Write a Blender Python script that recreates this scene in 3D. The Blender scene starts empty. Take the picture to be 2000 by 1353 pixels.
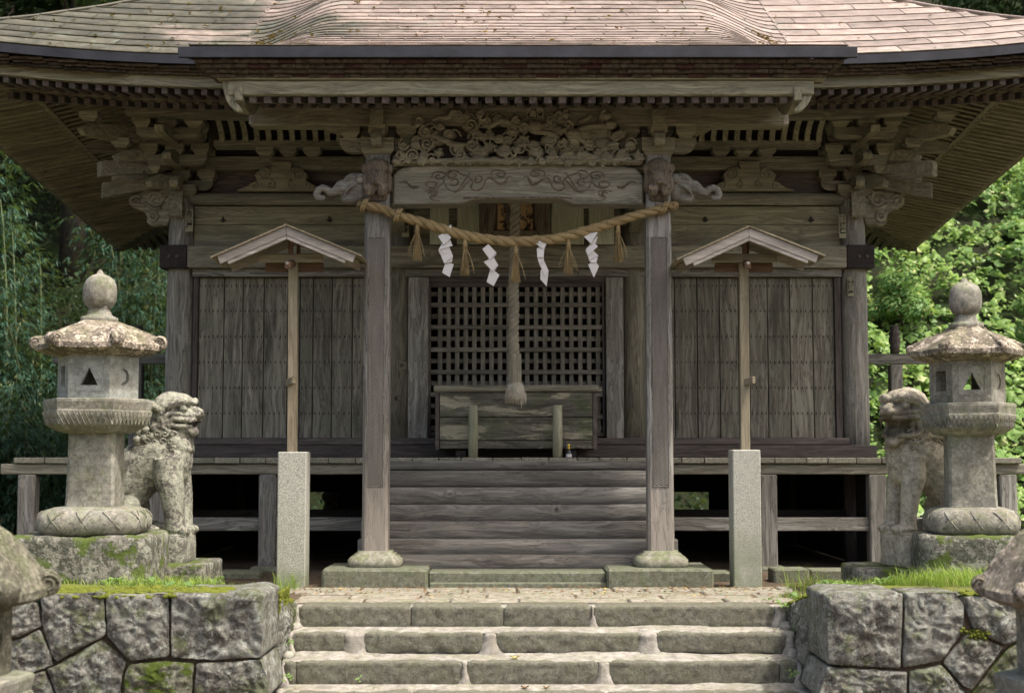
import bpy, math, random
from math import sin, cos, tan, atan, pi, radians, sqrt, exp, atan2
from mathutils import Vector, Matrix, noise, geometry

S = bpy.context.scene
C = S.collection
R = random.Random(11)
# ------------------------------------------------------------------ camera, sky, sun, exposure
FPX, TH, CAMX, CAMZ = 2778.0, radians(4.4), -0.05, 1.06     # 50 mm on 36 mm, 2000 px wide photograph
cam_data = bpy.data.cameras.new('camera')
cam_data.lens = 50; cam_data.sensor_width = 36
cam_data.clip_start = 0.1; cam_data.clip_end = 2000
cam_data.dof.use_dof = True; cam_data.dof.focus_distance = 11.9; cam_data.dof.aperture_fstop = 2.4
cam = bpy.data.objects.new('camera', cam_data); C.objects.link(cam)
cam.location = (CAMX, 0, CAMZ); cam.rotation_euler = (radians(90) + TH, 0, 0)
S.camera = cam

SUN_EL, SUN_AZ = radians(62), radians(60)     # azimuth: from straight behind the camera turned to the right
sun_dir = Vector((sin(SUN_AZ) * cos(SUN_EL), -cos(SUN_AZ) * cos(SUN_EL), sin(SUN_EL)))
W = bpy.data.worlds.new('World'); S.world = W; W.use_nodes = True
wn = W.node_tree
sky = wn.nodes.new('ShaderNodeTexSky'); sky.sky_type = 'NISHITA'; sky.sun_disc = False
sky.sun_elevation = SUN_EL; sky.sun_rotation = pi - SUN_AZ
sky.air_density = 1.0; sky.dust_density = 6.0; sky.ozone_density = 1.0
hz = wn.nodes.new('ShaderNodeMix'); hz.data_type = 'RGBA'; hz.blend_type = 'MULTIPLY'; hz.inputs[0].default_value = 1.0   # thin warm haze
wn.links.new(sky.outputs[0], hz.inputs[6]); hz.inputs[7].default_value = (1.0, 0.95, 0.87, 1)
wn.links.new(hz.outputs[2], wn.nodes['Background'].inputs[0])
wn.nodes['Background'].inputs[1].default_value = 0.15
sd = bpy.data.lights.new('sun', 'SUN'); sd.energy = 2.0; sd.angle = radians(2.5); sd.color = (1.0, 0.965, 0.90)
so = bpy.data.objects.new('sun', sd); C.objects.link(so)
so.rotation_euler = sun_dir.to_track_quat('Z', 'Y').to_euler(); so.location = (10, -10, 30)
S.view_settings.view_transform = 'Standard'; S.view_settings.look = 'None'
S.view_settings.gamma = 1; S.view_settings.use_curve_mapping = False
S.view_settings.exposure = 1.22
S.cycles.max_bounces = 8; S.cycles.diffuse_bounces = 4; S.cycles.transparent_max_bounces = 8
S.cycles.use_denoising = True

def Z(py, Y): return CAMZ + Y * tan(atan((676.5 - py) / FPX) + TH)
def X(px, py, Y):
    yc = (676.5 - py) / FPX
    return CAMX + Y * ((px - 1000) / FPX) / (cos(TH) - yc * sin(TH))
def P(px, py, Y): return Vector((X(px, py, Y), Y, Z(py, Y)))

# ------------------------------------------------------------------ mesh building
def _chamfer_topology():
    idx, sg = {}, []
    for a in range(3):
        for s in [(x, y, z) for x in (-1, 1) for y in (-1, 1) for z in (-1, 1)]:
            idx[(a, s)] = len(sg); sg.append((a, s))
    fs = []
    for a in range(3):
        b, c = (a + 1) % 3, (a + 2) % 3
        for sa in (-1, 1):
            q = []
            for sb, sc in ((-1, -1), (1, -1), (1, 1), (-1, 1)):
                s = [0, 0, 0]; s[a] = sa; s[b] = sb; s[c] = sc; q.append(idx[(a, tuple(s))])
            fs.append(q)
        for sa in (-1, 1):
            for sb in (-1, 1):
                q = []
                for ax, sc in ((a, -1), (a, 1), (b, 1), (b, -1)):
                    s = [0, 0, 0]; s[a] = sa; s[b] = sb; s[c] = sc; q.append(idx[(ax, tuple(s))])
                fs.append(q)
    for s in [(x, y, z) for x in (-1, 1) for y in (-1, 1) for z in (-1, 1)]:
        fs.append([idx[(0, s)], idx[(1, s)], idx[(2, s)]])
    pts = []
    for a, s in sg:
        pts.append(Vector([s[k] * (1.0 if k == a else 0.8) for k in range(3)]))
    out = []
    for f in fs:
        n = (pts[f[1]] - pts[f[0]]).cross(pts[f[2]] - pts[f[0]])
        m = sum((pts[i] for i in f), Vector())
        out.append(f if n.dot(m) > 0 else f[::-1])
    return sg, out
CH_V, CH_F = _chamfer_topology()
AX = (Vector((1, 0, 0)), Vector((0, 1, 0)), Vector((0, 0, 1)))

class MB:
    def __init__(s): s.v = []; s.f = []
    def obox(s, c, ax, h, b=0.004, jit=0.0):
        o = len(s.v); c = Vector(c); b = min(b, min(h) * 0.45)
        for a, sg in CH_V:
            p = c.copy()
            for k in range(3):
                p += ax[k] * (sg[k] * (h[k] if k == a else h[k] - b))
            if jit: p += Vector((R.uniform(-jit, jit), R.uniform(-jit, jit), R.uniform(-jit, jit)))
            s.v.append(p)
        s.f += [[o + i for i in f] for f in CH_F]
        return s
    def box(s, x0, x1, y0, y1, z0, z1, b=0.004, jit=0.0):
        return s.obox(((x0 + x1) / 2, (y0 + y1) / 2, (z0 + z1) / 2), AX, (abs(x1 - x0) / 2, abs(y1 - y0) / 2, abs(z1 - z0) / 2), b, jit)
    def beam(s, p, q, w, h, b=0.004, up=Vector((0, 0, 1))):
        p, q = Vector(p), Vector(q); d = (q - p); L = d.length; d.normalize()
        sx = d.cross(up).normalized(); u = sx.cross(d).normalized()
        return s.obox((p + q) / 2, (d, sx, u), (L / 2, w / 2, h / 2), b)
    def loft(s, rings, cap0=True, cap1=True, closed=True):
        o = len(s.v); n = len(rings[0])
        for r in rings: s.v += [Vector(p) for p in r]
        for i in range(len(rings) - 1):
            for j in range(n if closed else n - 1):
                k = (j + 1) % n
                s.f.append([o + i * n + j, o + i * n + k, o + (i + 1) * n + k, o + (i + 1) * n + j])
        if cap0: s.f.append([o + j for j in range(n)][::-1])
        if cap1: s.f.append([o + (len(rings) - 1) * n + j for j in range(n)])
        return s
    def tube(s, pts, rad, n=8, cap=True, flat=1.0):
        pts = [Vector(p) for p in pts]; m = len(pts)
        if not hasattr(rad, '__len__'): rad = [rad] * m
        t0 = (pts[1] - pts[0]).normalized()
        u = t0.cross(Vector((0, 0, 1)))
        if u.length < 0.1: u = t0.cross(Vector((0, 1, 0)))
        u.normalize(); rings = []
        for i, p in enumerate(pts):
            t = (pts[min(i + 1, m - 1)] - pts[max(i - 1, 0)])
            if t.length < 1e-9: t = t0.copy()
            t.normalize(); u = (u - t * u.dot(t))
            if u.length < 1e-6: u = t.orthogonal()
            u.normalize(); w = t.cross(u)
            rings.append([p + (u * cos(2 * pi * k / n) + w * sin(2 * pi * k / n) * flat) * rad[i] for k in range(n)])
        return s.loft(rings, cap, cap)
    def lathe(s, prof, c=(0, 0, 0), n=24, power=None, ax=None, rot=0.0):
        c = Vector(c); rings = []
        for r, z in prof:
            ring = []
            for k in range(n):
                a = 2 * pi * k / n + rot; q = 1.0
                if power: q = (abs(cos(a)) ** power + abs(sin(a)) ** power) ** (-1.0 / power)
                x, y = r * q * cos(a), r * q * sin(a)
                ring.append(c + (ax[0] * x + ax[1] * y + ax[2] * z if ax else Vector((x, y, z))))
            rings.append(ring)
        return s.loft(rings)
    def ell(s, c, r, n=12, m=8, M=None):
        c = Vector(c)
        if not hasattr(r, '__len__'): r = (r, r, r)
        rings = []
        for i in range(m + 1):
            a = -pi / 2 + pi * (i * 0.98 + m * 0.01) / m
            ring = []
            for k in range(n):
                p = Vector((r[0] * cos(a) * cos(2 * pi * k / n), r[1] * cos(a) * sin(2 * pi * k / n), r[2] * sin(a)))
                ring.append(c + (M @ p if M else p))
            rings.append(ring)
        return s.loft(rings)
    def prism(s, pts, y0, y1, b=0.0):
        """outline [(x, z)] in the XZ plane, extruded from y0 (front) to y1 (back)"""
        A = sum(pts[i][0] * pts[(i + 1) % len(pts)][1] - pts[(i + 1) % len(pts)][0] * pts[i][1] for i in range(len(pts)))
        if A < 0: pts = pts[::-1]
        rings = []
        if b > 0:
            cx = sum(p[0] for p in pts) / len(pts); cz = sum(p[1] for p in pts) / len(pts)
            n = len(pts); ins = []
            for i in range(n):
                p0, p1, p2 = Vector(pts[i - 1]), Vector(pts[i]), Vector(pts[(i + 1) % n])
                e = ((p1 - p0).normalized() + (p2 - p1).normalized())
                if e.length < 1e-6: e = p2 - p1
                e.normalize(); nn = Vector((-e.y, e.x)); ins.append(p1 + nn * b)
            rings.append([(p[0], y0, p[1]) for p in ins])
            rings.append([(p[0], y0 + b, p[1]) for p in pts])
        else: rings.append([(p[0], y0, p[1]) for p in pts])
        rings.append([(p[0], y1, p[1]) for p in pts])
        return s.loft(rings, True, True)
    def grid(s, fn, us, vs):
        o = len(s.v); n = len(vs)
        for u in us:
            for v in vs: s.v.append(Vector(fn(u, v)))
        for i in range(len(us) - 1):
            for j in range(n - 1):
                a = o + i * n + j
                s.f.append([a, a + n, a + n + 1, a + 1])
        return s
    def quad(s, a, b, c, d):
        o = len(s.v); s.v += [Vector(a), Vector(b), Vector(c), Vector(d)]; s.f.append([o, o + 1, o + 2, o + 3]); return s
    def tri(s, a, b, c):
        o = len(s.v); s.v += [Vector(a), Vector(b), Vector(c)]; s.f.append([o, o + 1, o + 2]); return s
    def panel(s, outer, holes, M, th):
        """outline with holes in local XY, thickness along local Z, placed by matrix M"""
        loops = [outer] + holes
        L3 = [[Vector((p[0], p[1], 0)) for p in l] for l in loops]
        tris = geometry.tessellate_polygon(L3)
        flat = [p for l in L3 for p in l]
        o = len(s.v); n = len(flat)
        s.v += [M @ p for p in flat] + [M @ (p + Vector((0, 0, th))) for p in flat]
        for t in tris:
            s.f.append([o + t[0], o + t[1], o + t[2]]); s.f.append([o + n + t[2], o + n + t[1], o + n + t[0]])
        k = 0
        for l in L3:
            m = len(l)
            for i in range(m):
                a, b = k + i, k + (i + 1) % m
                s.f.append([o + a, o + b, o + n + b, o + n + a])
            k += m
        return s
    def mesh(s, name, smooth=False):
        me = bpy.data.meshes.new(name); me.from_pydata([tuple(p) for p in s.v], [], s.f)
        if smooth: me.polygons.foreach_set('use_smooth', [True] * len(me.polygons))
        me.update(); return me

def tag(o, label=None, cat=None, group=None, kind=None):
    if label: o['label'] = label
    if cat: o['category'] = cat
    if group: o['group'] = group
    if kind: o['kind'] = kind
    return o
def thing(name, label, cat, loc=(0, 0, 0), rz=0.0, group=None, sc=1.0):
    o = bpy.data.objects.new(name, None); C.objects.link(o)
    o.location = loc; o.rotation_euler = (0, 0, rz); o.scale = (sc, sc, sc)
    return tag(o, label, cat, group)
def obj(name, mb, mat, parent=None, smooth=False, world=None, label=None, kind=None):
    """one mesh object; world=True: coordinates are the world's although the parent stands elsewhere"""
    me = mb if isinstance(mb, bpy.types.Mesh) else mb.mesh(name, smooth)
    if mat and not len(me.materials): me.materials.append(mat)
    o = bpy.data.objects.new(name, me); C.objects.link(o)
    if parent:
        o.parent = parent
        if world is None: world = parent.get('_w', False)
        if world and parent.type == 'EMPTY':
            o.matrix_parent_inverse = (Matrix.Translation(parent.location) @ Matrix.Rotation(parent.rotation_euler.z, 4, 'Z')).inverted()
    if label: o['label'] = label
    if kind: o['kind'] = kind
    return o
def sculpt(o, voxel, smooth=2, disp=0.0, dscale=0.1):
    m = o.modifiers.new('remesh', 'REMESH'); m.mode = 'VOXEL'; m.voxel_size = voxel; m.use_smooth_shade = True
    if smooth:
        k = o.modifiers.new('smooth', 'SMOOTH'); k.factor = 0.5; k.iterations = smooth
    if disp:
        t = bpy.data.textures.new('rough', 'CLOUDS'); t.noise_scale = dscale; t.noise_depth = 3
        d = o.modifiers.new('disp', 'DISPLACE'); d.texture = t; d.strength = disp; d.mid_level = 0.5
    return o
def fb(v, o=4): return noise.fractal(Vector(v), 1.0, 2.0, o)

# ------------------------------------------------------------------ materials
class NT:
    def __init__(s, name):
        s.m = bpy.data.materials.new(name); s.m.use_nodes = True; s.t = s.m.node_tree
        s.b = s.t.nodes['Principled BSDF']; s.out = s.t.nodes['Material Output']
    def n(s, typ, **kw):
        x = s.t.nodes.new(typ)
        for k, v in kw.items(): setattr(x, k, v)
        return x
    def put(s, inp, v):
        if hasattr(v, 'is_output') or isinstance(v, bpy.types.NodeSocket): s.t.links.new(v, inp)
        else:
            if isinstance(v, tuple) and len(v) == 3 and inp.type == 'RGBA': v = (*v, 1)
            inp.default_value = v
    def co(s, scale=(1, 1, 1), rnd=True, gen='Object'):
        c = s.n('ShaderNodeTexCoord').outputs[gen]
        if rnd:
            oi = s.n('ShaderNodeObjectInfo')
            vm = s.n('ShaderNodeVectorMath', operation='MULTIPLY_ADD')
            s.put(vm.inputs[0], oi.outputs['Random']); vm.inputs[1].default_value = (31, 47, 23); s.put(vm.inputs[2], c)
            c = vm.outputs[0]
        if scale != (1, 1, 1):
            k = s.n('ShaderNodeVectorMath', operation='MULTIPLY'); s.put(k.inputs[0], c); k.inputs[1].default_value = scale; c = k.outputs[0]
        return c
    def noise(s, vec, scale=5, detail=6, rough=0.6, dist=0.0):
        x = s.n('ShaderNodeTexNoise'); s.put(x.inputs['Vector'], vec)
        x.inputs['Scale'].default_value = scale; x.inputs['Detail'].default_value = detail
        x.inputs['Roughness'].default_value = rough; x.inputs['Distortion'].default_value = dist
        return x.outputs['Fac']
    def vor(s, vec, scale=10, feature='F1'):
        x = s.n('ShaderNodeTexVoronoi', feature=feature); s.put(x.inputs['Vector'], vec); x.inputs['Scale'].default_value = scale
        return x.outputs['Distance']
    def mr(s, v, a, b, c=0.0, d=1.0, smooth=False):
        x = s.n('ShaderNodeMapRange'); s.put(x.inputs['Value'], v)
        if smooth: x.interpolation_type = 'SMOOTHSTEP'
        for k, q in zip(('From Min', 'From Max', 'To Min', 'To Max'), (a, b, c, d)): x.inputs[k].default_value = q
        return x.outputs[0]
    def math(s, op, a, b=0.0):
        x = s.n('ShaderNodeMath', operation=op); s.put(x.inputs[0], a); s.put(x.inputs[1], b); return x.outputs[0]
    def ramp(s, fac, stops):
        x = s.n('ShaderNodeValToRGB'); s.put(x.inputs[0], fac); e = x.color_ramp.elements
        while len(e) < len(stops): e.new(0.5)
        for i, (p, c) in enumerate(stops): e[i].position = p; e[i].color = (*c, 1)
        return x.outputs[0]
    def mix(s, fac, a, b, mode='MIX'):
        x = s.n('ShaderNodeMix', data_type='RGBA', blend_type=mode); s.put(x.inputs[0], fac); s.put(x.inputs[6], a); s.put(x.inputs[7], b)
        return x.outputs[2]
    def bump(s, h, strength=0.4, dist=0.01):
        x = s.n('ShaderNodeBump'); x.inputs['Strength'].default_value = strength; x.inputs['Distance'].default_value = dist
        s.put(x.inputs['Height'], h); s.put(s.b.inputs['Normal'], x.outputs[0])
    def fin(s, col, rough=0.8, metal=0.0, spec=0.3):
        s.put(s.b.inputs['Base Color'], col); s.put(s.b.inputs['Roughness'], rough); s.put(s.b.inputs['Metallic'], metal)
        s.b.inputs['Specular IOR Level'].default_value = spec
        return s.m
    def objrand(s, a, b):
        oi = s.n('ShaderNodeObjectInfo'); return s.mr(oi.outputs['Random'], 0, 1, a, b)
    def upness(s):
        g = s.n('ShaderNodeNewGeometry'); x = s.n('ShaderNodeSeparateXYZ'); s.put(x.inputs[0], g.outputs['Normal']); return x.outputs[2]

def wood(name, axis, dark, light, tint, var=(0.8, 1.2), grain=1.0, tint_amt=0.5, crack=0.5, bump=0.5, pale=None, algae=0.0, stain=0.0):
    t = NT(name)
    grey = lambda c: (c[0] * 0.88, c[1] * 0.90, c[2] * 0.90)
    dark, light, tint = grey(dark), grey(light), grey(tint)
    sc = [16.0, 16.0, 16.0]; sc[axis] = 0.9
    fine = [90.0, 90.0, 90.0]; fine[axis] = 2.2
    v0 = t.co(); wsc = [3.0, 3.0, 3.0]; wsc[axis] = 1.1
    wn_ = t.n('ShaderNodeTexNoise'); t.put(wn_.inputs['Vector'], t.co(tuple(wsc))); wn_.inputs['Scale'].default_value = 1.0; wn_.inputs['Detail'].default_value = 2
    kn = t.vor(v0, 2.1); knm = t.mr(kn, 0.03, 0.16, 1, 0, True)
    ws = t.n('ShaderNodeVectorMath', operation='MULTIPLY_ADD'); t.put(ws.inputs[0], wn_.outputs['Color']); ws.inputs[1].default_value = (0.17, 0.17, 0.17); t.put(ws.inputs[2], v0)
    w2 = t.n('ShaderNodeVectorMath', operation='ADD'); t.put(w2.inputs[0], ws.outputs[0]); cb = t.n('ShaderNodeCombineXYZ')
    for i_ in range(3): t.put(cb.inputs[i_], t.math('MULTIPLY', knm, 0.05 if i_ != axis else 0.0))
    t.put(w2.inputs[1], cb.outputs[0])
    def scl(s_):
        k_ = t.n('ShaderNodeVectorMath', operation='MULTIPLY'); t.put(k_.inputs[0], w2.outputs[0]); k_.inputs[1].default_value = s_; return k_.outputs[0]
    v = scl(tuple(sc)); vf = scl(tuple(fine))
    n1 = t.noise(v, 1.0, 5, 0.62, 1.6); n2 = t.noise(vf, 1.0, 3, 0.6, 0.3); n3 = t.noise(v0, 1.7, 4, 0.6)
    g = t.math('ADD', t.math('MULTIPLY', n1, 0.65), t.math('MULTIPLY', n2, 0.45))
    c = t.ramp(g, [(0.42, dark), (0.67, light)])
    c = t.mix(t.mr(n3, 0.42, 0.66, 0, tint_amt, True), c, tint)
    if pale:
        pc = list((7.0, 7.0, 7.0)); pc[axis] = 1.4
        n5 = t.noise(t.co(tuple(pc)), 1.0, 6, 0.7, 0.6)
        c = t.mix(t.mr(n5, 0.53, 0.58, 0, 0.85, True), c, pale)
    if algae:
        n6 = t.noise(v0, 3.3, 5, 0.65)
        c = t.mix(t.mr(n6, 0.53, 0.64, 0, algae, True), c, (0.06, 0.10, 0.03))
    if stain:
        st = [9.0, 9.0, 9.0]; st[axis] = 1.0
        n7 = t.noise(t.co(tuple(st)), 1.0, 4, 0.6, 0.4)
        c = t.mix(t.mr(n7, 0.5, 0.72, 0, stain, True), c, tuple(x * 0.4 for x in dark))
    cr = t.math('ABSOLUTE', t.math('SUBTRACT', n1, 0.5))
    crk = t.mr(cr, 0.0, 0.012, crack, 0.0)
    c = t.mix(t.mr(kn, 0.035, 0.06, 0.75, 0, True), c, tuple(x * 0.4 for x in dark))
    c = t.mix(crk, c, tuple(x * 0.35 for x in dark))
    vmul = t.n('ShaderNodeVectorMath', operation='SCALE'); t.put(vmul.inputs[0], c); t.put(vmul.inputs['Scale'], t.objrand(*var))
    t.bump(t.math('SUBTRACT', t.math('ADD', n2, n1), crk), bump, 0.006 * grain)
    return t.fin(vmul.outputs[0], 0.82, 0, 0.2)

def wood3(name, *a, **k): return [wood(name + s, ax, *a, **k) for ax, s in enumerate(('_x', '_y', '_z'))]

WD = wood3('weathered_wood', (0.105, 0.095, 0.074), (0.32, 0.295, 0.23), (0.21, 0.21, 0.16))
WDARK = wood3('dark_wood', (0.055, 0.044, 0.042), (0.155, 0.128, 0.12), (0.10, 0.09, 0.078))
WEAVE = wood3('eave_wood', (0.115, 0.103, 0.074), (0.325, 0.30, 0.215), (0.22, 0.22, 0.155), var=(0.85, 1.15))
WGREY = wood3('grey_wood', (0.105, 0.098, 0.088), (0.33, 0.315, 0.285), (0.22, 0.205, 0.175), crack=0.8, bump=0.8)
WPLANK = wood('wall_plank_wood', 2, (0.095, 0.082, 0.068), (0.29, 0.27, 0.22), (0.19, 0.19, 0.145), var=(0.72, 1.22), stain=0.55, crack=0.8)
WSTEP = wood('stair_wood', 0, (0.105, 0.092, 0.082), (0.32, 0.295, 0.26), (0.22, 0.21, 0.19), var=(0.78, 1.15), crack=0.5, bump=0.7, stain=0.4)
WDECK = wood3('deck_wood', (0.16, 0.15, 0.12), (0.36, 0.34, 0.27), (0.25, 0.25, 0.19), var=(0.7, 1.15), crack=0.8)
WBOX = wood('offering_box_wood', 0, (0.06, 0.052, 0.045), (0.20, 0.185, 0.15), (0.14, 0.15, 0.10), crack=0.8, pale=(0.34, 0.32, 0.24), algae=0.4, stain=0.5)
WNEW = wood3('pale_new_wood', (0.16, 0.13, 0.09), (0.33, 0.28, 0.20), (0.22, 0.20, 0.145), crack=0.3, bump=0.3)
WROOFB = wood3('grey_pine_wood', (0.21, 0.185, 0.17), (0.44, 0.40, 0.37), (0.34, 0.30, 0.26), crack=0.4, bump=0.3)
WRED = wood3('brown_pine_wood', (0.11, 0.065, 0.045), (0.21, 0.13, 0.09), (0.15, 0.10, 0.07), crack=0.3, bump=0.3)
WPLAQ = wood('plaque_wood', 2, (0.30, 0.30, 0.22), (0.52, 0.52, 0.40), (0.4, 0.41, 0.30), crack=0.3, bump=0.3, var=(0.85, 1.15))
WCARVE = wood('carving_wood', 0, (0.13, 0.115, 0.086), (0.33, 0.30, 0.22), (0.20, 0.19, 0.14), crack=0.3, bump=0.4, var=(0.95, 1.05))
WNOSE = wood('bleached_carving_wood', 0, (0.15, 0.138, 0.12), (0.36, 0.34, 0.295), (0.26, 0.25, 0.21), crack=0.5, bump=0.5)
WNOSEZ = wood('sleeve_wood', 2, (0.15, 0.138, 0.11), (0.32, 0.30, 0.23), (0.22, 0.21, 0.15), crack=0.5, bump=0.5)
WLOG = wood('peeled_log', 2, (0.22, 0.21, 0.15), (0.42, 0.40, 0.30), (0.26, 0.30, 0.18), crack=0.5, bump=0.5, stain=0.4)
WMASK = wood('brown_carving_wood', 2, (0.07, 0.055, 0.045), (0.21, 0.17, 0.13), (0.13, 0.11, 0.08), crack=0.5, bump=0.5)
WLAT = wood3('lattice_wood', (0.10, 0.088, 0.075), (0.27, 0.25, 0.21), (0.19, 0.17, 0.14), var=(0.7, 1.2))
WKOR = wood('rainbow_beam_wood', 0, (0.13, 0.12, 0.095), (0.34, 0.32, 0.255), (0.24, 0.235, 0.185), crack=0.5, bump=0.5)
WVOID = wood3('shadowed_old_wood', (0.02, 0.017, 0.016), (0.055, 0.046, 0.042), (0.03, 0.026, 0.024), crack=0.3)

def pillar_wood():
    m = wood('porch_pillar_wood', 2, (0.105, 0.098, 0.090), (0.33, 0.315, 0.29), (0.22, 0.205, 0.18), crack=0.8, bump=0.8)
    nt = m.node_tree; b = nt.nodes['Principled BSDF']; src = b.inputs['Base Color'].links[0].from_socket
    tc = nt.nodes.new('ShaderNodeTexCoord'); sx = nt.nodes.new('ShaderNodeSeparateXYZ'); nt.links.new(tc.outputs['Object'], sx.inputs[0])
    ns = nt.nodes.new('ShaderNodeTexNoise'); k = nt.nodes.new('ShaderNodeVectorMath'); k.operation = 'MULTIPLY'; k.inputs[1].default_value = (14, 14, 1.6)
    nt.links.new(tc.outputs['Object'], k.inputs[0]); nt.links.new(k.outputs[0], ns.inputs['Vector']); ns.inputs['Scale'].default_value = 1; ns.inputs['Detail'].default_value = 5
    a = nt.nodes.new('ShaderNodeMath'); a.operation = 'MULTIPLY_ADD'; nt.links.new(ns.outputs['Fac'], a.inputs[0]); a.inputs[1].default_value = 2.6; nt.links.new(sx.outputs[2], a.inputs[2])
    r = nt.nodes.new('ShaderNodeMapRange'); nt.links.new(a.outputs[0], r.inputs[0])
    for i, v in zip((1, 2, 3, 4), (1.75, 2.5, 0.8, 0.0)): r.inputs[i].default_value = v
    mx = nt.nodes.new('ShaderNodeMix'); mx.data_type = 'RGBA'; nt.links.new(r.outputs[0], mx.inputs[0]); nt.links.new(src, mx.inputs[6]); mx.inputs[7].default_value = (0.30, 0.265, 0.23, 1)
    nt.links.new(mx.outputs[2], b.inputs['Base Color']); return m
WPIL = pillar_wood()   # bare rubbed wood near the foot, grey above

def stone(name, base, dark, lichen, moss=0.0, lich=0.5, drk=0.6, sc=1.0, bump=0.7, mossc=(0.10, 0.15, 0.025), warm=(0.25, 0.215, 0.155), speck=0.25, th=0.0):
    t = NT(name); v = t.co()
    big = t.noise(v, 2.6 * sc, 6, 0.65, 0.3); med = t.noise(v, 9 * sc, 8, 0.72, 0.4); fine = t.noise(v, 60 * sc, 4, 0.7); mot = t.noise(v, 22 * sc, 6, 0.7)
    c = t.mix(t.mr(med, 0.38, 0.62), tuple(x * 0.62 for x in base), tuple(min(1, x * 1.35) for x in base))
    c = t.mix(t.mr(big, 0.45, 0.7, 0, 0.35, True), c, warm)
    dk = t.math('ADD', t.math('MULTIPLY', big, 0.5), t.math('MULTIPLY', mot, 0.5))
    c = t.mix(t.mr(dk, 0.495 + th, 0.535 + th, 0, drk, True), c, dark)
    v2 = t.n('ShaderNodeVectorMath', operation='ADD'); t.put(v2.inputs[0], v); v2.inputs[1].default_value = (13.1, 7.7, 3.3)
    l1 = t.noise(v2.outputs[0], 5.5 * sc, 7, 0.75, 0.5); l2 = t.noise(v2.outputs[0], 26 * sc, 5, 0.7)
    lf = t.math('ADD', t.math('MULTIPLY', l1, 0.62), t.math('MULTIPLY', l2, 0.38))
    lm = t.mr(lf, 0.525, 0.548, 0, lich, True)
    c = t.mix(lm, c, lichen)
    sp = t.noise(v, 130 * sc, 2, 0.6)
    c = t.mix(t.mr(sp, 0.55, 0.7, 0, speck, True), c, tuple(min(1, x * 1.7) for x in base))
    c = t.mix(t.mr(sp, 0.3, 0.42, speck, 0, True), c, tuple(x * 0.3 for x in base))
    if moss:
        mn = t.noise(v2.outputs[0], 3.4 * sc, 6, 0.7)
        mm = t.math('ADD', mn, t.math('MULTIPLY', t.upness(), 0.07))
        c = t.mix(t.mr(mm, 0.54, 0.60, 0, moss, True), c, mossc)
    h = t.math('ADD', t.math('ADD', t.math('MULTIPLY', med, 1.0), t.math('MULTIPLY', fine, 0.35)), t.math('MULTIPLY', lm, 0.15))
    t.bump(h, bump, 0.03 / sc)
    return t.fin(c, 0.9, 0, 0.2)

ST_LANT = stone('lantern_stone', (0.215, 0.21, 0.18), (0.11, 0.105, 0.085), (0.42, 0.39, 0.32), moss=0.25, lich=0.35, drk=0.5, sc=1.6, bump=0.5)
ST_LBLUE = stone('firebox_stone', (0.27, 0.285, 0.26), (0.18, 0.185, 0.16), (0.36, 0.36, 0.29), moss=0.0, lich=0.2, drk=0.25, sc=2.0, bump=0.25)
ST_LROOF = stone('lichened_roof_stone', (0.22, 0.19, 0.145), (0.075, 0.065, 0.055), (0.50, 0.43, 0.36), moss=0.15, lich=0.9, drk=0.8, sc=1.7, bump=0.6, th=-0.02)
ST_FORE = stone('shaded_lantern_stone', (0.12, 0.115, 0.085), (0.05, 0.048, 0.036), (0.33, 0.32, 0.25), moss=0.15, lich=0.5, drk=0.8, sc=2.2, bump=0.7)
ST_BASE = stone('mossy_base_stone', (0.20, 0.19, 0.165), (0.055, 0.06, 0.045), (0.38, 0.38, 0.32), moss=0.9, lich=0.6, drk=0.85, sc=1.3, bump=1.0, mossc=(0.085, 0.12, 0.022), th=-0.03)
ST_LION = stone('statue_stone', (0.25, 0.255, 0.205), (0.08, 0.07, 0.068), (0.46, 0.45, 0.38), moss=0.0, lich=0.5, drk=0.85, sc=1.8, bump=0.7, th=0.005)
ST_LION2 = stone('statue_stone_pale', (0.345, 0.32, 0.255), (0.16, 0.135, 0.10), (0.58, 0.52, 0.43), moss=0.0, lich=0.5, drk=0.5, sc=1.8, bump=0.8, th=0.03)
ST_WALL = stone('retaining_stone', (0.19, 0.19, 0.168), (0.07, 0.064, 0.055), (0.35, 0.375, 0.335), moss=0.45, lich=0.62, drk=0.8, sc=1.5, bump=1.0, mossc=(0.07, 0.095, 0.02))
ST_WALLM = stone('mossy_retaining_stone', (0.15, 0.15, 0.11), (0.06, 0.07, 0.035), (0.33, 0.34, 0.27), moss=1.0, lich=0.4, drk=0.8, sc=1.2, bump=1.0, mossc=(0.055, 0.078, 0.012))
ST_STEP = stone('step_stone', (0.135, 0.132, 0.106), (0.072, 0.072, 0.052), (0.23, 0.225, 0.18), moss=0.1, lich=0.3, drk=0.5, sc=3.5, bump=1.0, speck=0.4)
ST_PLINTH = stone('plinth_stone', (0.125, 0.13, 0.095), (0.085, 0.095, 0.06), (0.26, 0.27, 0.23), moss=0.35, lich=0.35, drk=0.4, sc=3.0, bump=0.3, mossc=(0.11, 0.14, 0.07))
ST_PBASE = stone('pillar_base_stone', (0.22, 0.21, 0.165), (0.17, 0.18, 0.12), (0.42, 0.41, 0.36), moss=0.35, lich=0.3, drk=0.4, sc=2.2, bump=0.3)
ST_PAVE = stone('paving_stone', (0.27, 0.25, 0.205), (0.19, 0.175, 0.14), (0.34, 0.315, 0.265), moss=0.2, lich=0.3, drk=0.3, sc=1.5, bump=0.5)
MORTAR = stone('mortar', (0.27, 0.255, 0.23), (0.16, 0.15, 0.12), (0.37, 0.355, 0.325), moss=0.15, lich=0.3, drk=0.35, sc=1.6, bump=0.4, warm=(0.32, 0.28, 0.21), speck=0.1)

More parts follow.
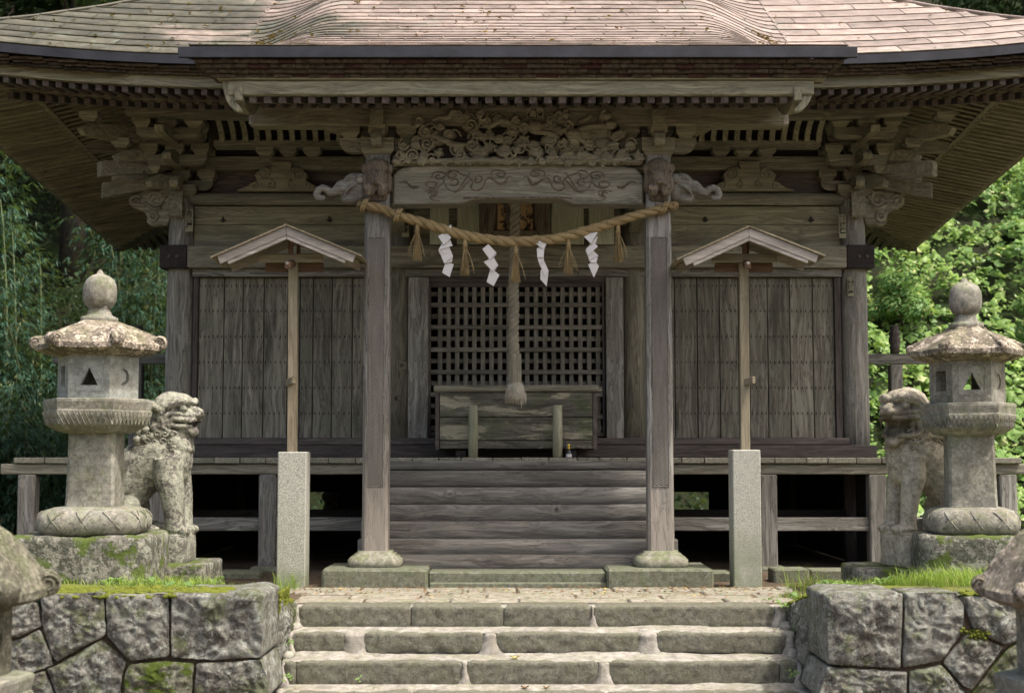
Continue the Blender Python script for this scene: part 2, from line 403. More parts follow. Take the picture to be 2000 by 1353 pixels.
def stain_and_shade_face(m):
    nt = m.node_tree; b = nt.nodes['Principled BSDF']; src = b.inputs['Base Color'].links[0].from_socket
    tc = nt.nodes.new('ShaderNodeTexCoord'); ns = nt.nodes.new('ShaderNodeTexNoise'); nt.links.new(tc.outputs['Object'], ns.inputs['Vector']); ns.inputs['Scale'].default_value = 9; ns.inputs['Detail'].default_value = 6
    d = nt.nodes.new('ShaderNodeVectorMath'); d.operation = 'DISTANCE'; nt.links.new(tc.outputs['Object'], d.inputs[0]); d.inputs[1].default_value = (0.22, 0.07, 0.84)
    a = nt.nodes.new('ShaderNodeMath'); a.operation = 'MULTIPLY_ADD'; nt.links.new(ns.outputs['Fac'], a.inputs[0]); a.inputs[1].default_value = 0.16; nt.links.new(d.outputs['Value'], a.inputs[2])
    r = nt.nodes.new('ShaderNodeMapRange'); nt.links.new(a.outputs[0], r.inputs[0])
    for i, v in zip((1, 2, 3, 4), (0.22, 0.29, 0.85, 0.0)): r.inputs[i].default_value = v
    mx = nt.nodes.new('ShaderNodeMix'); mx.data_type = 'RGBA'; nt.links.new(r.outputs[0], mx.inputs[0]); nt.links.new(src, mx.inputs[6]); mx.inputs[7].default_value = (0.085, 0.072, 0.045, 1)
    nt.links.new(mx.outputs[2], b.inputs['Base Color'])
stain_and_shade_face(ST_LION2)      # brown dirt stain on the open-mouthed lion's muzzle, colour deepened to shade the mouth

def granite():
    t = NT('granite'); v = t.co()
    a = t.vor(v, 150); b = t.noise(v, 240, 2, 0.7); g = t.noise(v, 2.5, 5, 0.6)
    c = t.ramp(t.math('ADD', t.math('MULTIPLY', a, 0.6), t.math('MULTIPLY', b, 0.6)), [(0.36, (0.09, 0.09, 0.083)), (0.52, (0.27, 0.27, 0.24)), (0.74, (0.46, 0.455, 0.40))])
    sx = t.n('ShaderNodeSeparateXYZ'); t.put(sx.inputs[0], t.co(rnd=False))
    low = t.math('MULTIPLY', t.mr(sx.outputs[2], 0.0, 0.75, 1, 0, True), t.mr(g, 0.35, 0.6, 0.15, 0.9, True))
    c = t.mix(t.math('MULTIPLY', low, 0.75), c, (0.14, 0.17, 0.085))
    t.bump(b, 0.15, 0.002); return t.fin(c, 0.7, 0, 0.3)
GRANITE = granite()

def copper():
    t = NT('copper_roof_sheet'); v = t.co(rnd=False); vr = t.co()
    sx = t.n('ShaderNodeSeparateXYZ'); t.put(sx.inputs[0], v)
    n1 = t.noise(v, 1.1, 5, 0.6); n2 = t.noise(vr, 7, 6, 0.65, 0.3); n3 = t.noise(v, 38, 4, 0.7)
    c = t.mix(t.mr(n2, 0.3, 0.7), (0.16, 0.125, 0.106), (0.33, 0.272, 0.24))
    c = t.mix(t.mr(n3, 0.56, 0.68, 0, 0.4), c, (0.45, 0.25, 0.15))
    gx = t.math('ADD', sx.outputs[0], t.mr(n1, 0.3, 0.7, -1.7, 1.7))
    c = t.mix(t.mr(gx, -2.9, -1.0, 0.9, 0.0, True), c, t.mix(t.mr(n2, 0.35, 0.65), (0.034, 0.038, 0.024), (0.078, 0.076, 0.050)))  # left side darkened and greened in the colour to stand in for tree shade
    pg = t.noise(v, 2.4, 5, 0.7)
    c = t.mix(t.mr(pg, 0.56, 0.7, 0, 0.5, True), c, (0.17, 0.20, 0.16))
    rr = t.objrand(0.74, 1.2)
    vm = t.n('ShaderNodeVectorMath', operation='SCALE'); t.put(vm.inputs[0], c); t.put(vm.inputs['Scale'], rr)
    t.bump(t.math('ADD', n2, t.math('MULTIPLY', t.noise(v, 4, 2, 0.5), 2.0)), 0.18, 0.005)
    return t.fin(vm.outputs[0], t.mr(n2, 0.3, 0.7, 0.44, 0.62), 0.06, 0.22)
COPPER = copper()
def simple(name, col, rough=0.8, metal=0.0, spec=0.3, ns=20, amt=0.25, bump=0.2, bd=0.004, isl=0.0):
    t = NT(name); v = t.co(); n1 = t.noise(v, ns, 6, 0.65)
    c = t.mix(t.mr(n1, 0.3, 0.7), tuple(x * (1 - amt) for x in col), tuple(min(1, x * (1 + amt)) for x in col))
    if bump: t.bump(n1, bump, bd)
    return t.fin(c, rough, metal, spec)
FASCIA = simple('dark_metal_fascia', (0.022, 0.023, 0.030), 0.55, 0.2, 0.4, 6, 0.45, 0.15)
SHING = simple('cedar_shingle', (0.06, 0.045, 0.03), 0.9, ns=25, amt=0.8, bump=0.4)
SHINGR = simple('reddish_cedar_shingle', (0.05, 0.022, 0.018), 0.9, ns=25, amt=0.7, bump=0.4)
PAPER = simple('white_paper', (0.55, 0.54, 0.545), 0.8, ns=6, amt=0.03, bump=0.05)
STICK = simple('old_paper_label', (0.27, 0.26, 0.18), 0.9, ns=15, amt=0.1)
INK = simple('black_ink', (0.012, 0.010, 0.012), 0.7, ns=15, amt=0.2, bump=0)
IRON = simple('blackened_metal', (0.03, 0.024, 0.024), 0.7, 0.3, 0.3, 12, 0.5)
GOLD = None
def goldboard():
    t = NT('gilded_board'); v = t.co(); n = t.noise(v, 14, 6, 0.7, 0.6); n2 = t.noise(v, 5, 4, 0.6)
    c = t.mix(t.mr(n2, 0.3, 0.7), (0.34, 0.22, 0.10), (0.46, 0.32, 0.15))
    c = t.mix(t.mr(n, 0.53, 0.57), c, (0.02, 0.014, 0.012))
    t.bump(n, 0.4, 0.004); return t.fin(c, 0.5, 0.2, 0.4)
GOLD = goldboard()
def straw(name, a, b, sc=(120, 120, 6)):
    t = NT(name); n1 = t.noise(t.co(), 90, 4, 0.7); n2 = t.noise(t.co(), 9, 4, 0.6)
    g = t.n('ShaderNodeNewGeometry').outputs['Random Per Island']
    c = t.mix(t.math('ADD', t.math('MULTIPLY', n1, 0.6), t.math('MULTIPLY', g, 0.4)), a, b)
    c = t.mix(t.mr(n2, 0.45, 0.7, 0, 0.45), c, tuple(x * 0.55 for x in a))
    t.bump(n1, 0.9, 0.01); return t.fin(c, 0.85, 0, 0.2)
STRAW = straw('rice_straw', (0.13, 0.095, 0.045), (0.44, 0.335, 0.175))
HEMPL = straw('pale_hemp', (0.26, 0.24, 0.19), (0.62, 0.58, 0.48))
HEMP = straw('old_hemp', (0.17, 0.155, 0.12), (0.44, 0.41, 0.33))
def herring():
    t = NT('herringbone_carving'); c0 = t.co(rnd=False)
    sx = t.n('ShaderNodeSeparateXYZ'); t.put(sx.inputs[0], c0)
    col = t.math('PINGPONG', t.math('ADD', sx.outputs[0], 20.0), 0.0205)
    w = t.math('PINGPONG', t.math('ADD', t.math('ADD', sx.outputs[2], 20.0), t.math('MULTIPLY', col, 1.0)), 0.0095)
    h = t.mr(w, 0, 0.0095)
    n1 = t.noise(t.co((40, 40, 3)), 1, 5, 0.6); n2 = t.noise(c0, 3, 4, 0.6)
    c = t.mix(n1, (0.09, 0.083, 0.075), (0.25, 0.23, 0.21))
    c = t.mix(t.mr(h, 0.0, 0.5, 0.8, 0.0), c, (0.03, 0.028, 0.028))
    c = t.mix(t.mr(n2, 0.5, 0.7, 0, 0.5), c, (0.17, 0.155, 0.13))
    t.bump(h, 0.7, 0.006); return t.fin(c, 0.85, 0, 0.2)
HERR = herring()
def leafmat(name, a, b, c3=None, trans=0.35, rough=0.5, nsc=0.8):
    t = NT(name)
    g = t.n('ShaderNodeNewGeometry').outputs['Random Per Island']
    n = t.noise(t.co(rnd=False), nsc, 4, 0.6)
    f = t.math('ADD', t.math('MULTIPLY', g, 0.6), t.math('MULTIPLY', t.mr(n, 0.3, 0.7), 0.4))
    c = t.mix(f, a, b)
    if c3: c = t.mix(t.mr(g, 0.93, 0.95), c, c3)
    t.fin(c, rough, 0, 0.25)
    tr = t.n('ShaderNodeBsdfTranslucent'); t.put(tr.inputs[0], t.mix(0.5, c, (0.30, 0.42, 0.06), 'MIX'))
    mx = t.n('ShaderNodeMixShader'); mx.inputs[0].default_value = trans
    t.t.links.new(t.b.outputs[0], mx.inputs[1]); t.t.links.new(tr.outputs[0], mx.inputs[2]); t.t.links.new(mx.outputs[0], t.out.inputs[0])
    return t.m
KUDZU = leafmat('kudzu_leaf', (0.08, 0.19, 0.06), (0.33, 0.48, 0.12), (0.50, 0.55, 0.26), trans=0.4, rough=0.38)
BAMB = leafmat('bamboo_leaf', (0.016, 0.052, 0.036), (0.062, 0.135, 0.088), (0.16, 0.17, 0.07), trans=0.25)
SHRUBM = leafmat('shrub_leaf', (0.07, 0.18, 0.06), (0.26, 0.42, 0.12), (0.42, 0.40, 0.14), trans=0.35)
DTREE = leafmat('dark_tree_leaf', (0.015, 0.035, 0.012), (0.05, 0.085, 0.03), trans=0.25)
GRASSM = leafmat('grass_blade', (0.15, 0.25, 0.04), (0.34, 0.46, 0.09), (0.40, 0.38, 0.15), trans=0.4, nsc=2)
WEED = leafmat('weed_leaf', (0.10, 0.20, 0.05), (0.26, 0.36, 0.14), trans=0.35)
DEADL = leafmat('dead_leaf', (0.10, 0.045, 0.022), (0.32, 0.16, 0.06), (0.55, 0.40, 0.08), trans=0.1, rough=0.8)
YELL = leafmat('yellow_leaf', (0.50, 0.36, 0.10), (0.60, 0.47, 0.18), trans=0.2, rough=0.7)
def ground(name, cols, moss=0.0, sc=1.0):
    t = NT(name); v = t.co(rnd=False)
    n1 = t.noise(v, 1.5 * sc, 6, 0.65); n2 = t.noise(v, 16 * sc, 7, 0.7); n3 = t.noise(v, 90 * sc, 3, 0.7)
    c = t.mix(t.mr(n2, 0.3, 0.7), cols[0], cols[1])
    c = t.mix(t.mr(n1, 0.42, 0.6, 0, 1, True), c, t.mix(t.mr(n2, 0.35, 0.65), cols[2], cols[3]))
    t.bump(t.math('ADD', n2, n3), 0.7, 0.03); return t.fin(c, 0.95, 0, 0.1)
BANK = ground('mossy_earth', [(0.10, 0.13, 0.025), (0.22, 0.24, 0.05), (0.15, 0.12, 0.07), (0.13, 0.17, 0.035)])
SOIL = ground('leaf_littered_soil', [(0.09, 0.065, 0.045), (0.20, 0.155, 0.11), (0.06, 0.05, 0.035), (0.13, 0.10, 0.07)])
HILLM = ground('forest_floor', [(0.012, 0.02, 0.008), (0.03, 0.045, 0.015), (0.015, 0.018, 0.01), (0.03, 0.03, 0.018)])
MOSSM = ground('bright_moss', [(0.13, 0.16, 0.02), (0.25, 0.27, 0.05), (0.19, 0.21, 0.035), (0.10, 0.135, 0.025)], sc=3)
# ------------------------------------------------------------------ the ground
XL, XR, YF, YS = -1.62, 1.93, 9.0, 10.26      # inner faces of the two retaining walls, their front, top step edge
def sst(a, b, x):
    t = max(0.0, min(1.0, (x - a) / (b - a))); return t * t * (3 - 2 * t)
def bank_z(x, y):
    """height of the terrace behind the retaining walls"""
    side = sst(1.62, 2.1, -x) if x < 0 else sst(1.93, 2.4, x)
    z = side * 0.195 * (1 - sst(9.6, 12.0, y))
    z += 0.018 * fb((x * 1.3, y * 1.3, 1.0)) * side
    return z - 0.012
def hill_z(x, y):
    z = max(0.0, (y - 20.5) * 0.85)
    z = max(z, (abs(x) - 9.5) * 0.6 * sst(12, 20, y))
    z = min(z, 17 + 0.1 * z)
    return z + (0.35 * fb((x * 0.35, y * 0.35, 5.0), 3) * sst(0, 1.5, z))
def terrace_z(x, y): return max(bank_z(x, y), -0.012 + hill_z(x, y)) if y > 12 else bank_z(x, y)

m = MB()
us = [-30 + i for i in range(24)] + [-6 + 0.15 * i for i in range(81)] + [7 + i for i in range(24)]
vs = [9.12 + 0.12 * i for i in range(26)] + [12.4 + 0.5 * i for i in range(18)] + [22 + i * 1.2 for i in range(24)]
us = sorted(set([u for u in us if not (XL - 0.1 < u < XR + 0.12)] + [XL - 0.02, XR + 0.02, -1.0, 0.0, 1.0]))
m.grid(lambda u, v: (u, v, terrace_z(u, v)), us, vs)
m.f = [f for f in m.f if not (all(XL - 0.03 <= m.v[i].x <= XR + 0.03 for i in f) and sum(m.v[i].y for i in f) / 4 < 10.45)]
terr = obj('terrace_ground', m, BANK, smooth=True, kind='structure')
terr.data.materials.append(SOIL); terr.data.materials.append(HILLM)
for p in terr.data.polygons:
    c = p.center
    if c.y > 18.5 or abs(c.x) > 12: p.material_index = 2
    elif c.y > 11.55 or (-2.0 < c.x < 2.2): p.material_index = 1
m = MB(); m.quad((-300, -200, -1.28), (300, -200, -1.28), (300, 9.4, -1.28), (-300, 9.4, -1.28))
obj('lower_ground', m, SOIL, kind='structure')
m = MB(); m.quad((-600, 45, 15), (600, 45, 15), (600, 900, 30), (-600, 900, 30))
m.quad((-600, 9.4, -1.29), (600, 9.4, -1.29), (600, 900, -1.29), (-600, 900, -1.29))
obj('far_ground', m, HILLM, kind='structure')

# ------------------------------------------------------------------ stones
def chaikin(p, k=2, q=0.18):
    for _ in range(k):
        o = []
        for i in range(len(p)):
            a, b = Vector(p[i]), Vector(p[(i + 1) % len(p)])
            o += [a.lerp(b, q), a.lerp(b, 1 - q)]
        p = o; q = 0.25
    return p
def resample(p, n):
    L = [0.0]
    for i in range(len(p)): L.append(L[-1] + (Vector(p[(i + 1) % len(p)]) - Vector(p[i])).length)
    out, j = [], 0
    for k in range(n):
        d = L[-1] * k / n
        while L[j + 1] < d: j += 1
        t = (d - L[j]) / max(1e-9, L[j + 1] - L[j])
        out.append(Vector(p[j]).lerp(Vector(p[(j + 1) % len(p)]), t))
    return out
def rock(poly, place, depth=0.35, bulge=0.010, n=96, rough=0.031, gap=0.0008, seed=0.0, round_=1, q=0.035, nr=14, sidr=3, edge=0.007):
    """a squared field stone: outline in a plane, rounded edges, uneven face; place(u, v, d) gives the world point, d outwards"""
    A = sum(poly[i][0] * poly[(i + 1) % len(poly)][1] - poly[(i + 1) % len(poly)][0] * poly[i][1] for i in range(len(poly)))
    if A < 0: poly = poly[::-1]
    o = resample(chaikin([Vector(p) for p in poly], round_, q), n)
    o = [p + Vector((fb((p.x * 14, p.y * 14, seed)), fb((p.x * 14, p.y * 14, seed + 4)))) * 0.0045 for p in o]
    c = sum(o, Vector((0, 0))) / n
    def sh(p, g):
        d = p - c; L = d.length
        return c + d * max(0.0, (L - g) / L)
    def rn(p, d, k): return fb((p.x * k + seed, p.y * k, d * k + seed), 5)
    rings = []
    for i in range(sidr + 1):
        d = -depth + (depth - edge) * i / sidr
        rings.append([place(*sh(p, gap + rough * 0.25 * abs(rn(p, d, 9))), d) for p in o])
    rings.append([place(*sh(p, gap + edge * 0.25), -edge * 0.35) for p in o])
    for j in range(nr):
        t = (j / nr) ** 1.15
        ring = []
        for p in o:
            q_ = c + (sh(p, gap + edge * 0.8) - c) * (1 - t)
            h = bulge * (1 - (1 - min(1, t * 2.5)) ** 2) + rough * (rn(q_, 0, 4) * 1.0 + abs(rn(q_, 3, 9)) * 0.9 + rn(q_, 5, 26) * 0.35 - 0.2) * min(1, 0.35 + t * 5)
            ring.append(place(q_.x, q_.y, h))
        rings.append(ring)
    m = MB(); m.loft(rings, True, False)
    k = len(m.v); m.v.append(place(c.x, c.y, bulge + rough * rn(c, 0, 4)))
    b = k - n
    for i in range(n): m.f.append([b + i, b + (i + 1) % n, k])
    return m
def front(Y): return lambda u, v, d: Vector((u, Y - d, v))
def sideL(x): return lambda u, v, d: Vector((x + d, u, v))
def sideR(x): return lambda u, v, d: Vector((x - d, u, v))
def pxpoly(pts, Y): return [(X(a, b, Y), Z(b, Y)) for a, b in pts]

def stones_of_wall(wall, traced, sides, gx0, gx1, right):
    k = 0
    for pts, mat, kw in traced:
        k += 1
        o = obj('stone', rock(pxpoly(pts, YF), front(YF), seed=k * 3.1 + (50 if right else 0), **kw), mat, wall, True)
    for pts, mat, kw in sides:
        k += 1
        obj('stone', rock(pts, (sideR(XR) if right else sideL(XL)), seed=k * 5.3 + (80 if right else 20), **kw), mat, wall, True)
    # the lower courses and the run of wall outside the picture
    rr = random.Random(5 if right else 3)
    zs = [-0.44, -0.86, -1.32]
    for a, b in ((0, 1), (1, 2)):
        x = gx0
        while x < gx1 - 0.15:
            w = min(rr.uniform(0.45, 0.75), gx1 - x)
            if gx1 - x - w < 0.25: w = gx1 - x
            j = [rr.uniform(-0.04, 0.04) for _ in range(4)]
            if b == 2: j[0] = j[1] = 0
            obj('stone', rock([(x, zs[b] + j[0]), (x + w, zs[b] + j[1]), (x + w, zs[a] + (j[2] if a else 0)), (x, zs[a] + (j[3] if a else 0))], front(YF), n=36, nr=5, seed=x * 7 + b), ST_WALL, wall, True); x += w
    ex0, ex1 = (gx0, X(-42, 1250, YF)) if not right else (X(2042, 1250, YF), gx1)
    for z0, z1 in ((-0.13, 0.16), (-0.44, -0.13)):
        x = ex0
        while x < ex1 - 0.1:
            w = min(rr.uniform(0.4, 0.65), ex1 - x)
            if ex1 - x - w < 0.2: w = ex1 - x
            obj('stone', rock([(x, z0), (x + w, z0), (x + w, z1), (x, z1)], front(YF), n=36, nr=5, seed=x * 9 + z0), ST_WALL, wall, True); x += w

wl = thing('retaining_wall', 'fitted grey stone retaining wall with mossy top edge under the lantern with the moon window', 'retaining wall', (-2.5, 9.3, -1.4)); wl['_w'] = True
m = MB(); m.box(-7, XL - 0.07, YF + 0.035, YF + 0.5, -1.32, 0.10, 0.02); m.box(XL - 0.45, XL - 0.05, YF + 0.3, 10.6, -1.32, 0.0, 0.02)
obj('core', m, SOIL, wl)
K = {}
stones_of_wall(wl, [
    ([(-42, 1172), (72, 1176), (81, 1222), (40, 1243), (-42, 1262)], ST_WALL, {}),
    ([(78, 1160), (202, 1156), (206, 1240), (160, 1264), (110, 1292), (99, 1278), (82, 1222)], ST_WALL, dict(bulge=0.015)),
    ([(206, 1160), (329, 1158), (330, 1284), (252, 1290), (208, 1241)], ST_WALL, dict(bulge=0.014)),
    ([(333, 1157), (440, 1158), (458, 1153), (492, 1152), (514, 1160), (513, 1284), (420, 1290), (333, 1285)], ST_WALL, dict(bulge=0.016, depth=0.62, sidr=9, edge=0.010)),
    ([(-42, 1266), (40, 1247), (77, 1228), (103, 1284), (104, 1298), (48, 1318), (-42, 1336)], ST_WALL, {}),
    ([(90, 1306), (106, 1300), (198, 1248), (246, 1292), (236, 1326), (236, 1362), (112, 1362)], ST_WALL, dict(bulge=0.018)),
    ([(251, 1296), (330, 1290), (378, 1296), (374, 1362), (240, 1362), (240, 1328)], ST_WALLM, dict(bulge=0.015)),
    ([(383, 1294), (420, 1293), (509, 1288), (521, 1320), (524, 1362), (378, 1362)], ST_WALL, dict(bulge=0.014, depth=0.62, sidr=8)),
    ([(-42, 1340), (46, 1321), (88, 1309), (108, 1362), (-42, 1362)], ST_WALL, {}),
], [
    ([(9.64, -0.34), (10.02, -0.33), (10.02, 0.10), (9.64, 0.15)], ST_WALL, dict(depth=0.4, bulge=0.03)),
    ([(10.03, -0.28), (10.42, -0.26), (10.42, 0.02), (10.03, 0.09)], ST_WALLM, dict(depth=0.4, bulge=0.02)),
    ([(9.60, -0.80), (10.1, -0.80), (10.1, -0.36), (9.60, -0.36)], ST_WALL, dict(depth=0.4)),
    ([(9.05, -1.32), (9.9, -1.32), (9.9, -0.84), (9.05, -0.84)], ST_WALL, dict(depth=0.4)),
    ([(9.14, -0.83), (9.58, -0.83), (9.58, -0.46), (9.14, -0.46)], ST_WALL, dict(depth=0.4)),
], -6.9, XL - 0.02, False)
wr = thing('retaining_wall', 'fitted grey stone retaining wall with bright grass on top beside the open-mouthed lion', 'retaining wall', (2.8, 9.3, -1.4)); wr['_w'] = True
m = MB(); m.box(XR + 0.07, 7, YF + 0.035, YF + 0.5, -1.32, 0.10, 0.02); m.box(XR + 0.05, XR + 0.45, YF + 0.3, 10.6, -1.32, 0.0, 0.02)
obj('core', m, SOIL, wr)
stones_of_wall(wr, [
    ([(1614, 1163), (1636, 1155), (1700, 1157), (1764, 1156), (1760, 1306), (1690, 1302), (1618, 1297)], ST_WALL, dict(bulge=0.016, depth=0.62, sidr=9, edge=0.010)),
    ([(1768, 1156), (1868, 1156), (1882, 1180), (1884, 1196), (1880, 1234), (1840, 1290), (1800, 1298), (1763, 1304)], ST_WALL, dict(bulge=0.015)),
    ([(1886, 1166), (1960, 1160), (2042, 1165), (2042, 1228), (1964, 1260), (1904, 1232), (1889, 1200)], ST_WALL, {}),
    ([(1886, 1238), (1905, 1238), (1960, 1264), (1900, 1346), (1882, 1340), (1843, 1294)], ST_WALL, dict(bulge=0.015)),
    ([(1616, 1302), (1690, 1306), (1772, 1311), (1771, 1362), (1598, 1362)], ST_WALL, dict(bulge=0.015, depth=0.62, sidr=8)),
    ([(1776, 1310), (1838, 1297), (1886, 1350), (1888, 1362), (1775, 1362)], ST_WALL, dict(bulge=0.015)),
    ([(1967, 1265), (2042, 1231), (2042, 1362), (1892, 1362), (1902, 1350)], ST_WALLM, {}),
], [
    ([(9.64, -0.36), (10.05, -0.34), (10.05, 0.06), (9.64, 0.12)], ST_WALL, dict(depth=0.4, bulge=0.03)),
    ([(10.06, -0.28), (10.42, -0.26), (10.42, -0.02), (10.06, 0.05)], ST_WALL, dict(depth=0.4, bulge=0.02)),
    ([(9.60, -0.82), (10.1, -0.82), (10.1, -0.38), (9.60, -0.38)], ST_WALLM, dict(depth=0.4)),
    ([(9.05, -1.32), (9.9, -1.32), (9.9, -0.84), (9.05, -0.84)], ST_WALL, dict(depth=0.4)),
    ([(9.14, -0.83), (9.58, -0.83), (9.58, -0.46), (9.14, -0.46)], ST_WALL, dict(depth=0.4)),
], XR + 0.02, 6.9, True)

# ------------------------------------------------------------------ the stone steps
stp = thing('stone_steps', 'broad steps of rough olive stone blocks set in pale mortar', 'steps', (0.15, 9.3, -1.4)); stp['_w'] = True
RISE, TREAD = 0.16, 0.26
m = MB()
for k in range(8):
    y = YS - TREAD * k; z = -RISE * k
    m.box(XL + 0.01, XR - 0.01, y + 0.03, y + 0.6, z - 0.4, z - 0.012, 0.01)
obj('mortar_bed', m, MORTAR, stp)
blocks = [
    [(584, 802, 2), (804, 983, 3), (985, 1155, 4), (1161, 1512, 5)],
    [(572, 672, 20), (712, 944, 18), (970, 1248, 18), (1284, 1534, 12)],
    [(556, 578, 5), (580, 902, 5), (913, 1168, 5), (1190, 1520, 5), (1523, 1556, 8)],
    [(552, 575, 4), (577, 800, 4), (806, 1180, 4), (1188, 1520, 4), (1524, 1560, 6)]]
rr = random.Random(9)
for k in range(8):
    y = YS - TREAD * k; z = -RISE * k
    if k < 4: row = [(X(a, 1200 + 50 * k, y), X(b, 1200 + 50 * k, y), c) for a, b, c in blocks[k]]
    else:
        xs = [XL + 0.04] + [XL + 3.55 * (i + rr.uniform(-0.12, 0.12)) / 4 for i in range(1, 4)] + [XR - 0.04]
        row = [(xs[i] + 0.01, xs[i + 1] - 0.01, 4) for i in range(4)]
    for x0, x1, lift in row:
        x0 = max(x0, XL + 0.03); x1 = min(x1, XR - 0.03)
        L = x1 - x0; NX = max(6, int(L / 0.022)); NZ = 9; lf = lift * 0.0021; m = MB(); sd_ = x0 * 5 + k * 3.3
        def pnt(i, j, x0=x0, x1=x1, L=L, NX=NX, z=z, y=y, k=k, lf=lf, sd_=sd_):
            u = i / NX; x = x0 + L * u; e_ = min(1, min(u, 1 - u) * L / 0.03)
            zt_ = z - 0.004 - 0.012 * (1 - e_) ** 2 + 0.005 * fb((x * 2.3, k, 0)) + 0.003 * fb((x * 14, k, 5))
            zb_ = z - RISE + 0.001 + (lf if lift > 9 else lf * 0.5) * (0.45 + 1.1 * abs(fb((x * 3.1, k * 3.0, 2)))) + 0.03 * (1 - e_) * (lift > 9) + 0.006 * fb((x * 17, k, 8))
            if j < 0: return (x, y + 0.27, zt_ - 0.002)
            if j == 0: return (x, y + 0.10, zt_)
            if j == 1: return (x, y + 0.009, zt_ - 0.001)
            v = (j - 2) / (NZ - 2); zz = zt_ - 0.007 + (zb_ - zt_ + 0.007) * v
            d = 0.012 * (abs(fb((x * 9 + sd_, zz * 11, 1))) + 0.6 * fb((x * 24 + sd_, zz * 26, 2), 5)) + 0.010 * e_ - 0.006 * (v > 0.95)
            return (x, y + 0.006 - d, zz)
        m.grid(pnt, list(range(NX + 1)), [-1] + list(range(NZ + 1)))
        m.f = [f[::-1] for f in m.f]
        for u in (0, NX):
            c_ = len(m.v); m.v += [Vector(pnt(u, j)) for j in range(0, NZ + 1)] + [Vector((pnt(u, 0)[0], y + 0.1, pnt(u, NZ)[2]))]
            m.f.append([c_ + q for q in range(NZ + 2)])
        obj('step_block', m, ST_STEP, stp, True)
    # mortar fillet at the foot of the riser
    m = MB(); N = 90; zt = z - RISE
    def prof(u, v, y=y, zt=zt, k=k):
        x = XL + 0.01 + (XR - XL - 0.02) * u
        h = 0.004 + 0.022 * max(0, fb((x * 1.4, k * 2.7, 4)) + 0.05) + 0.005 * fb((x * 9, k, 1))
        if k in (1,): h += 0.035 * max(0, fb((x * 0.9, 8, 4)) + 0.4)
        w = 0.05 + 0.06 * abs(fb((x * 1.1, k, 9)))
        pt = [(y + 0.03, zt + h + 0.004), (y - 0.012, zt + h), (y - 0.024, zt + h * 0.55), (y - 0.045, zt + 0.014), (y - w - 0.04, zt + 0.004), (y - w - 0.16, zt - 0.008)][v]
        return (x, pt[0], pt[1] + (0.002 * fb((x * 14, v, k)) if v > 1 else 0))
    m.grid(prof, [i / N for i in range(N + 1)], list(range(6)))
    obj('mortar_fillet', m, MORTAR, stp, True)
# mortar smeared over the upright joints and spreading at their feet
for k in range(8):
    y = YS - TREAD * k; z = -RISE * k
    row = [(X(a, 1200 + 50 * k, y), X(b, 1200 + 50 * k, y)) for a, b, c in blocks[k]] if k < 4 else []
    ends = [(XL + 0.012, row[0][0])] + [(row[i][1], row[i + 1][0]) for i in range(len(row) - 1)] + [(row[-1][1], XR - 0.012)] if row else []
    for a, b in ends:
        if b - a < 0.012: continue
        m = MB(); nu, nv = 14, 10
        def jt(u, v, a=a, b=b, y=y, z=z, k=k):
            t = v / (nv - 1); flare = 0.055 * t ** 2.5 * (0.6 + 0.8 * abs(fb((a * 5, k, 3)))) - 0.004
            xa = max(XL + 0.01, a - flare + 0.012 * fb((a * 9, t * 5, k))); xb = min(XR - 0.01, b + flare * 1.1 + 0.012 * fb((b * 9, t * 5, k + 7)))
            s_ = u / (nu - 1); x = xa + (xb - xa) * s_; d = (0.020 + 0.018 * t) * (1 - abs(2 * s_ - 1) ** 3) + 0.004 * fb((x * 20, t * 6, k))
            if v == 0: return (x, y + 0.05, z - 0.006)
            return (x, y + 0.010 - d, z - 0.012 - (RISE - 0.016) * (v - 1) / (nv - 2))
        m.grid(jt, list(range(nu)), list(range(nv))); m.f = [f[::-1] for f in m.f]
        obj('mortar_joint', m, MORTAR, stp, True)
# rubble along both ends of the flight
for k in range(6):
    y = YS - TREAD * k; z = -RISE * k
    for sx in (XL + 0.03, XR - 0.04):
        m = MB(); m.ell((sx, y - 0.07 + rr.uniform(-0.03, 0.03), z - RISE + 0.01), (0.05, 0.07, 0.035 + rr.uniform(0, 0.02)), 10, 6)
        for p in m.v: p += Vector((0, 0, 1)) * 0.012 * fb(p * 20)
        obj('packing_stone', m, MORTAR, stp, True)

# ------------------------------------------------------------------ the paving
pv = thing('stone_paving', 'worn beige paving slabs littered with dead leaves at the head of the steps', 'paving', (0.1, 11, 0)); pv['_w'] = True
pv['kind'] = 'structure'; del pv['category']
rows = [(10.535, 10.80), (10.815, 11.08), (11.095, 11.36), (11.375, 11.66)]
for r_, (y0, y1) in enumerate(rows):
    x = -1.85 + (0.0 if r_ % 2 else -0.1)
    while x < 2.1:
        w = rr.uniform(0.5, 0.85); w = min(w, 2.2 - x)
        m = MB(); m.box(x + 0.006, x + w - 0.006, y0 + 0.004, y1 - 0.004, -0.12, 0.0 + rr.uniform(-0.008, 0.006), 0.012, 0.003)
        obj('paving_slab', m, ST_PAVE, pv); x += w
# ------------------------------------------------------------------ the shrine hall
hall = thing('shrine_hall', 'weathered timber shrine hall with copper roof, carved porch and lattice doors', 'shrine', (0, 14.3, 0)); hall['_w'] = True
def hp(name, mb, mat, smooth=False, parent=None, **k): return obj(name, mb, mat, parent or hall, smooth, **k)
def B(x0, x1, y0, y1, z0, z1, b=0.004, jit=0.0): return MB().box(x0, x1, y0, y1, z0, z1, b, jit)
Y0, YV, YP, YB = 14.3, 13.35, 12.0, 17.3        # wall plane, veranda edge, porch pillars, rear wall
CX, IX, PX = 3.40, 1.18, 1.19
DECK = 1.045

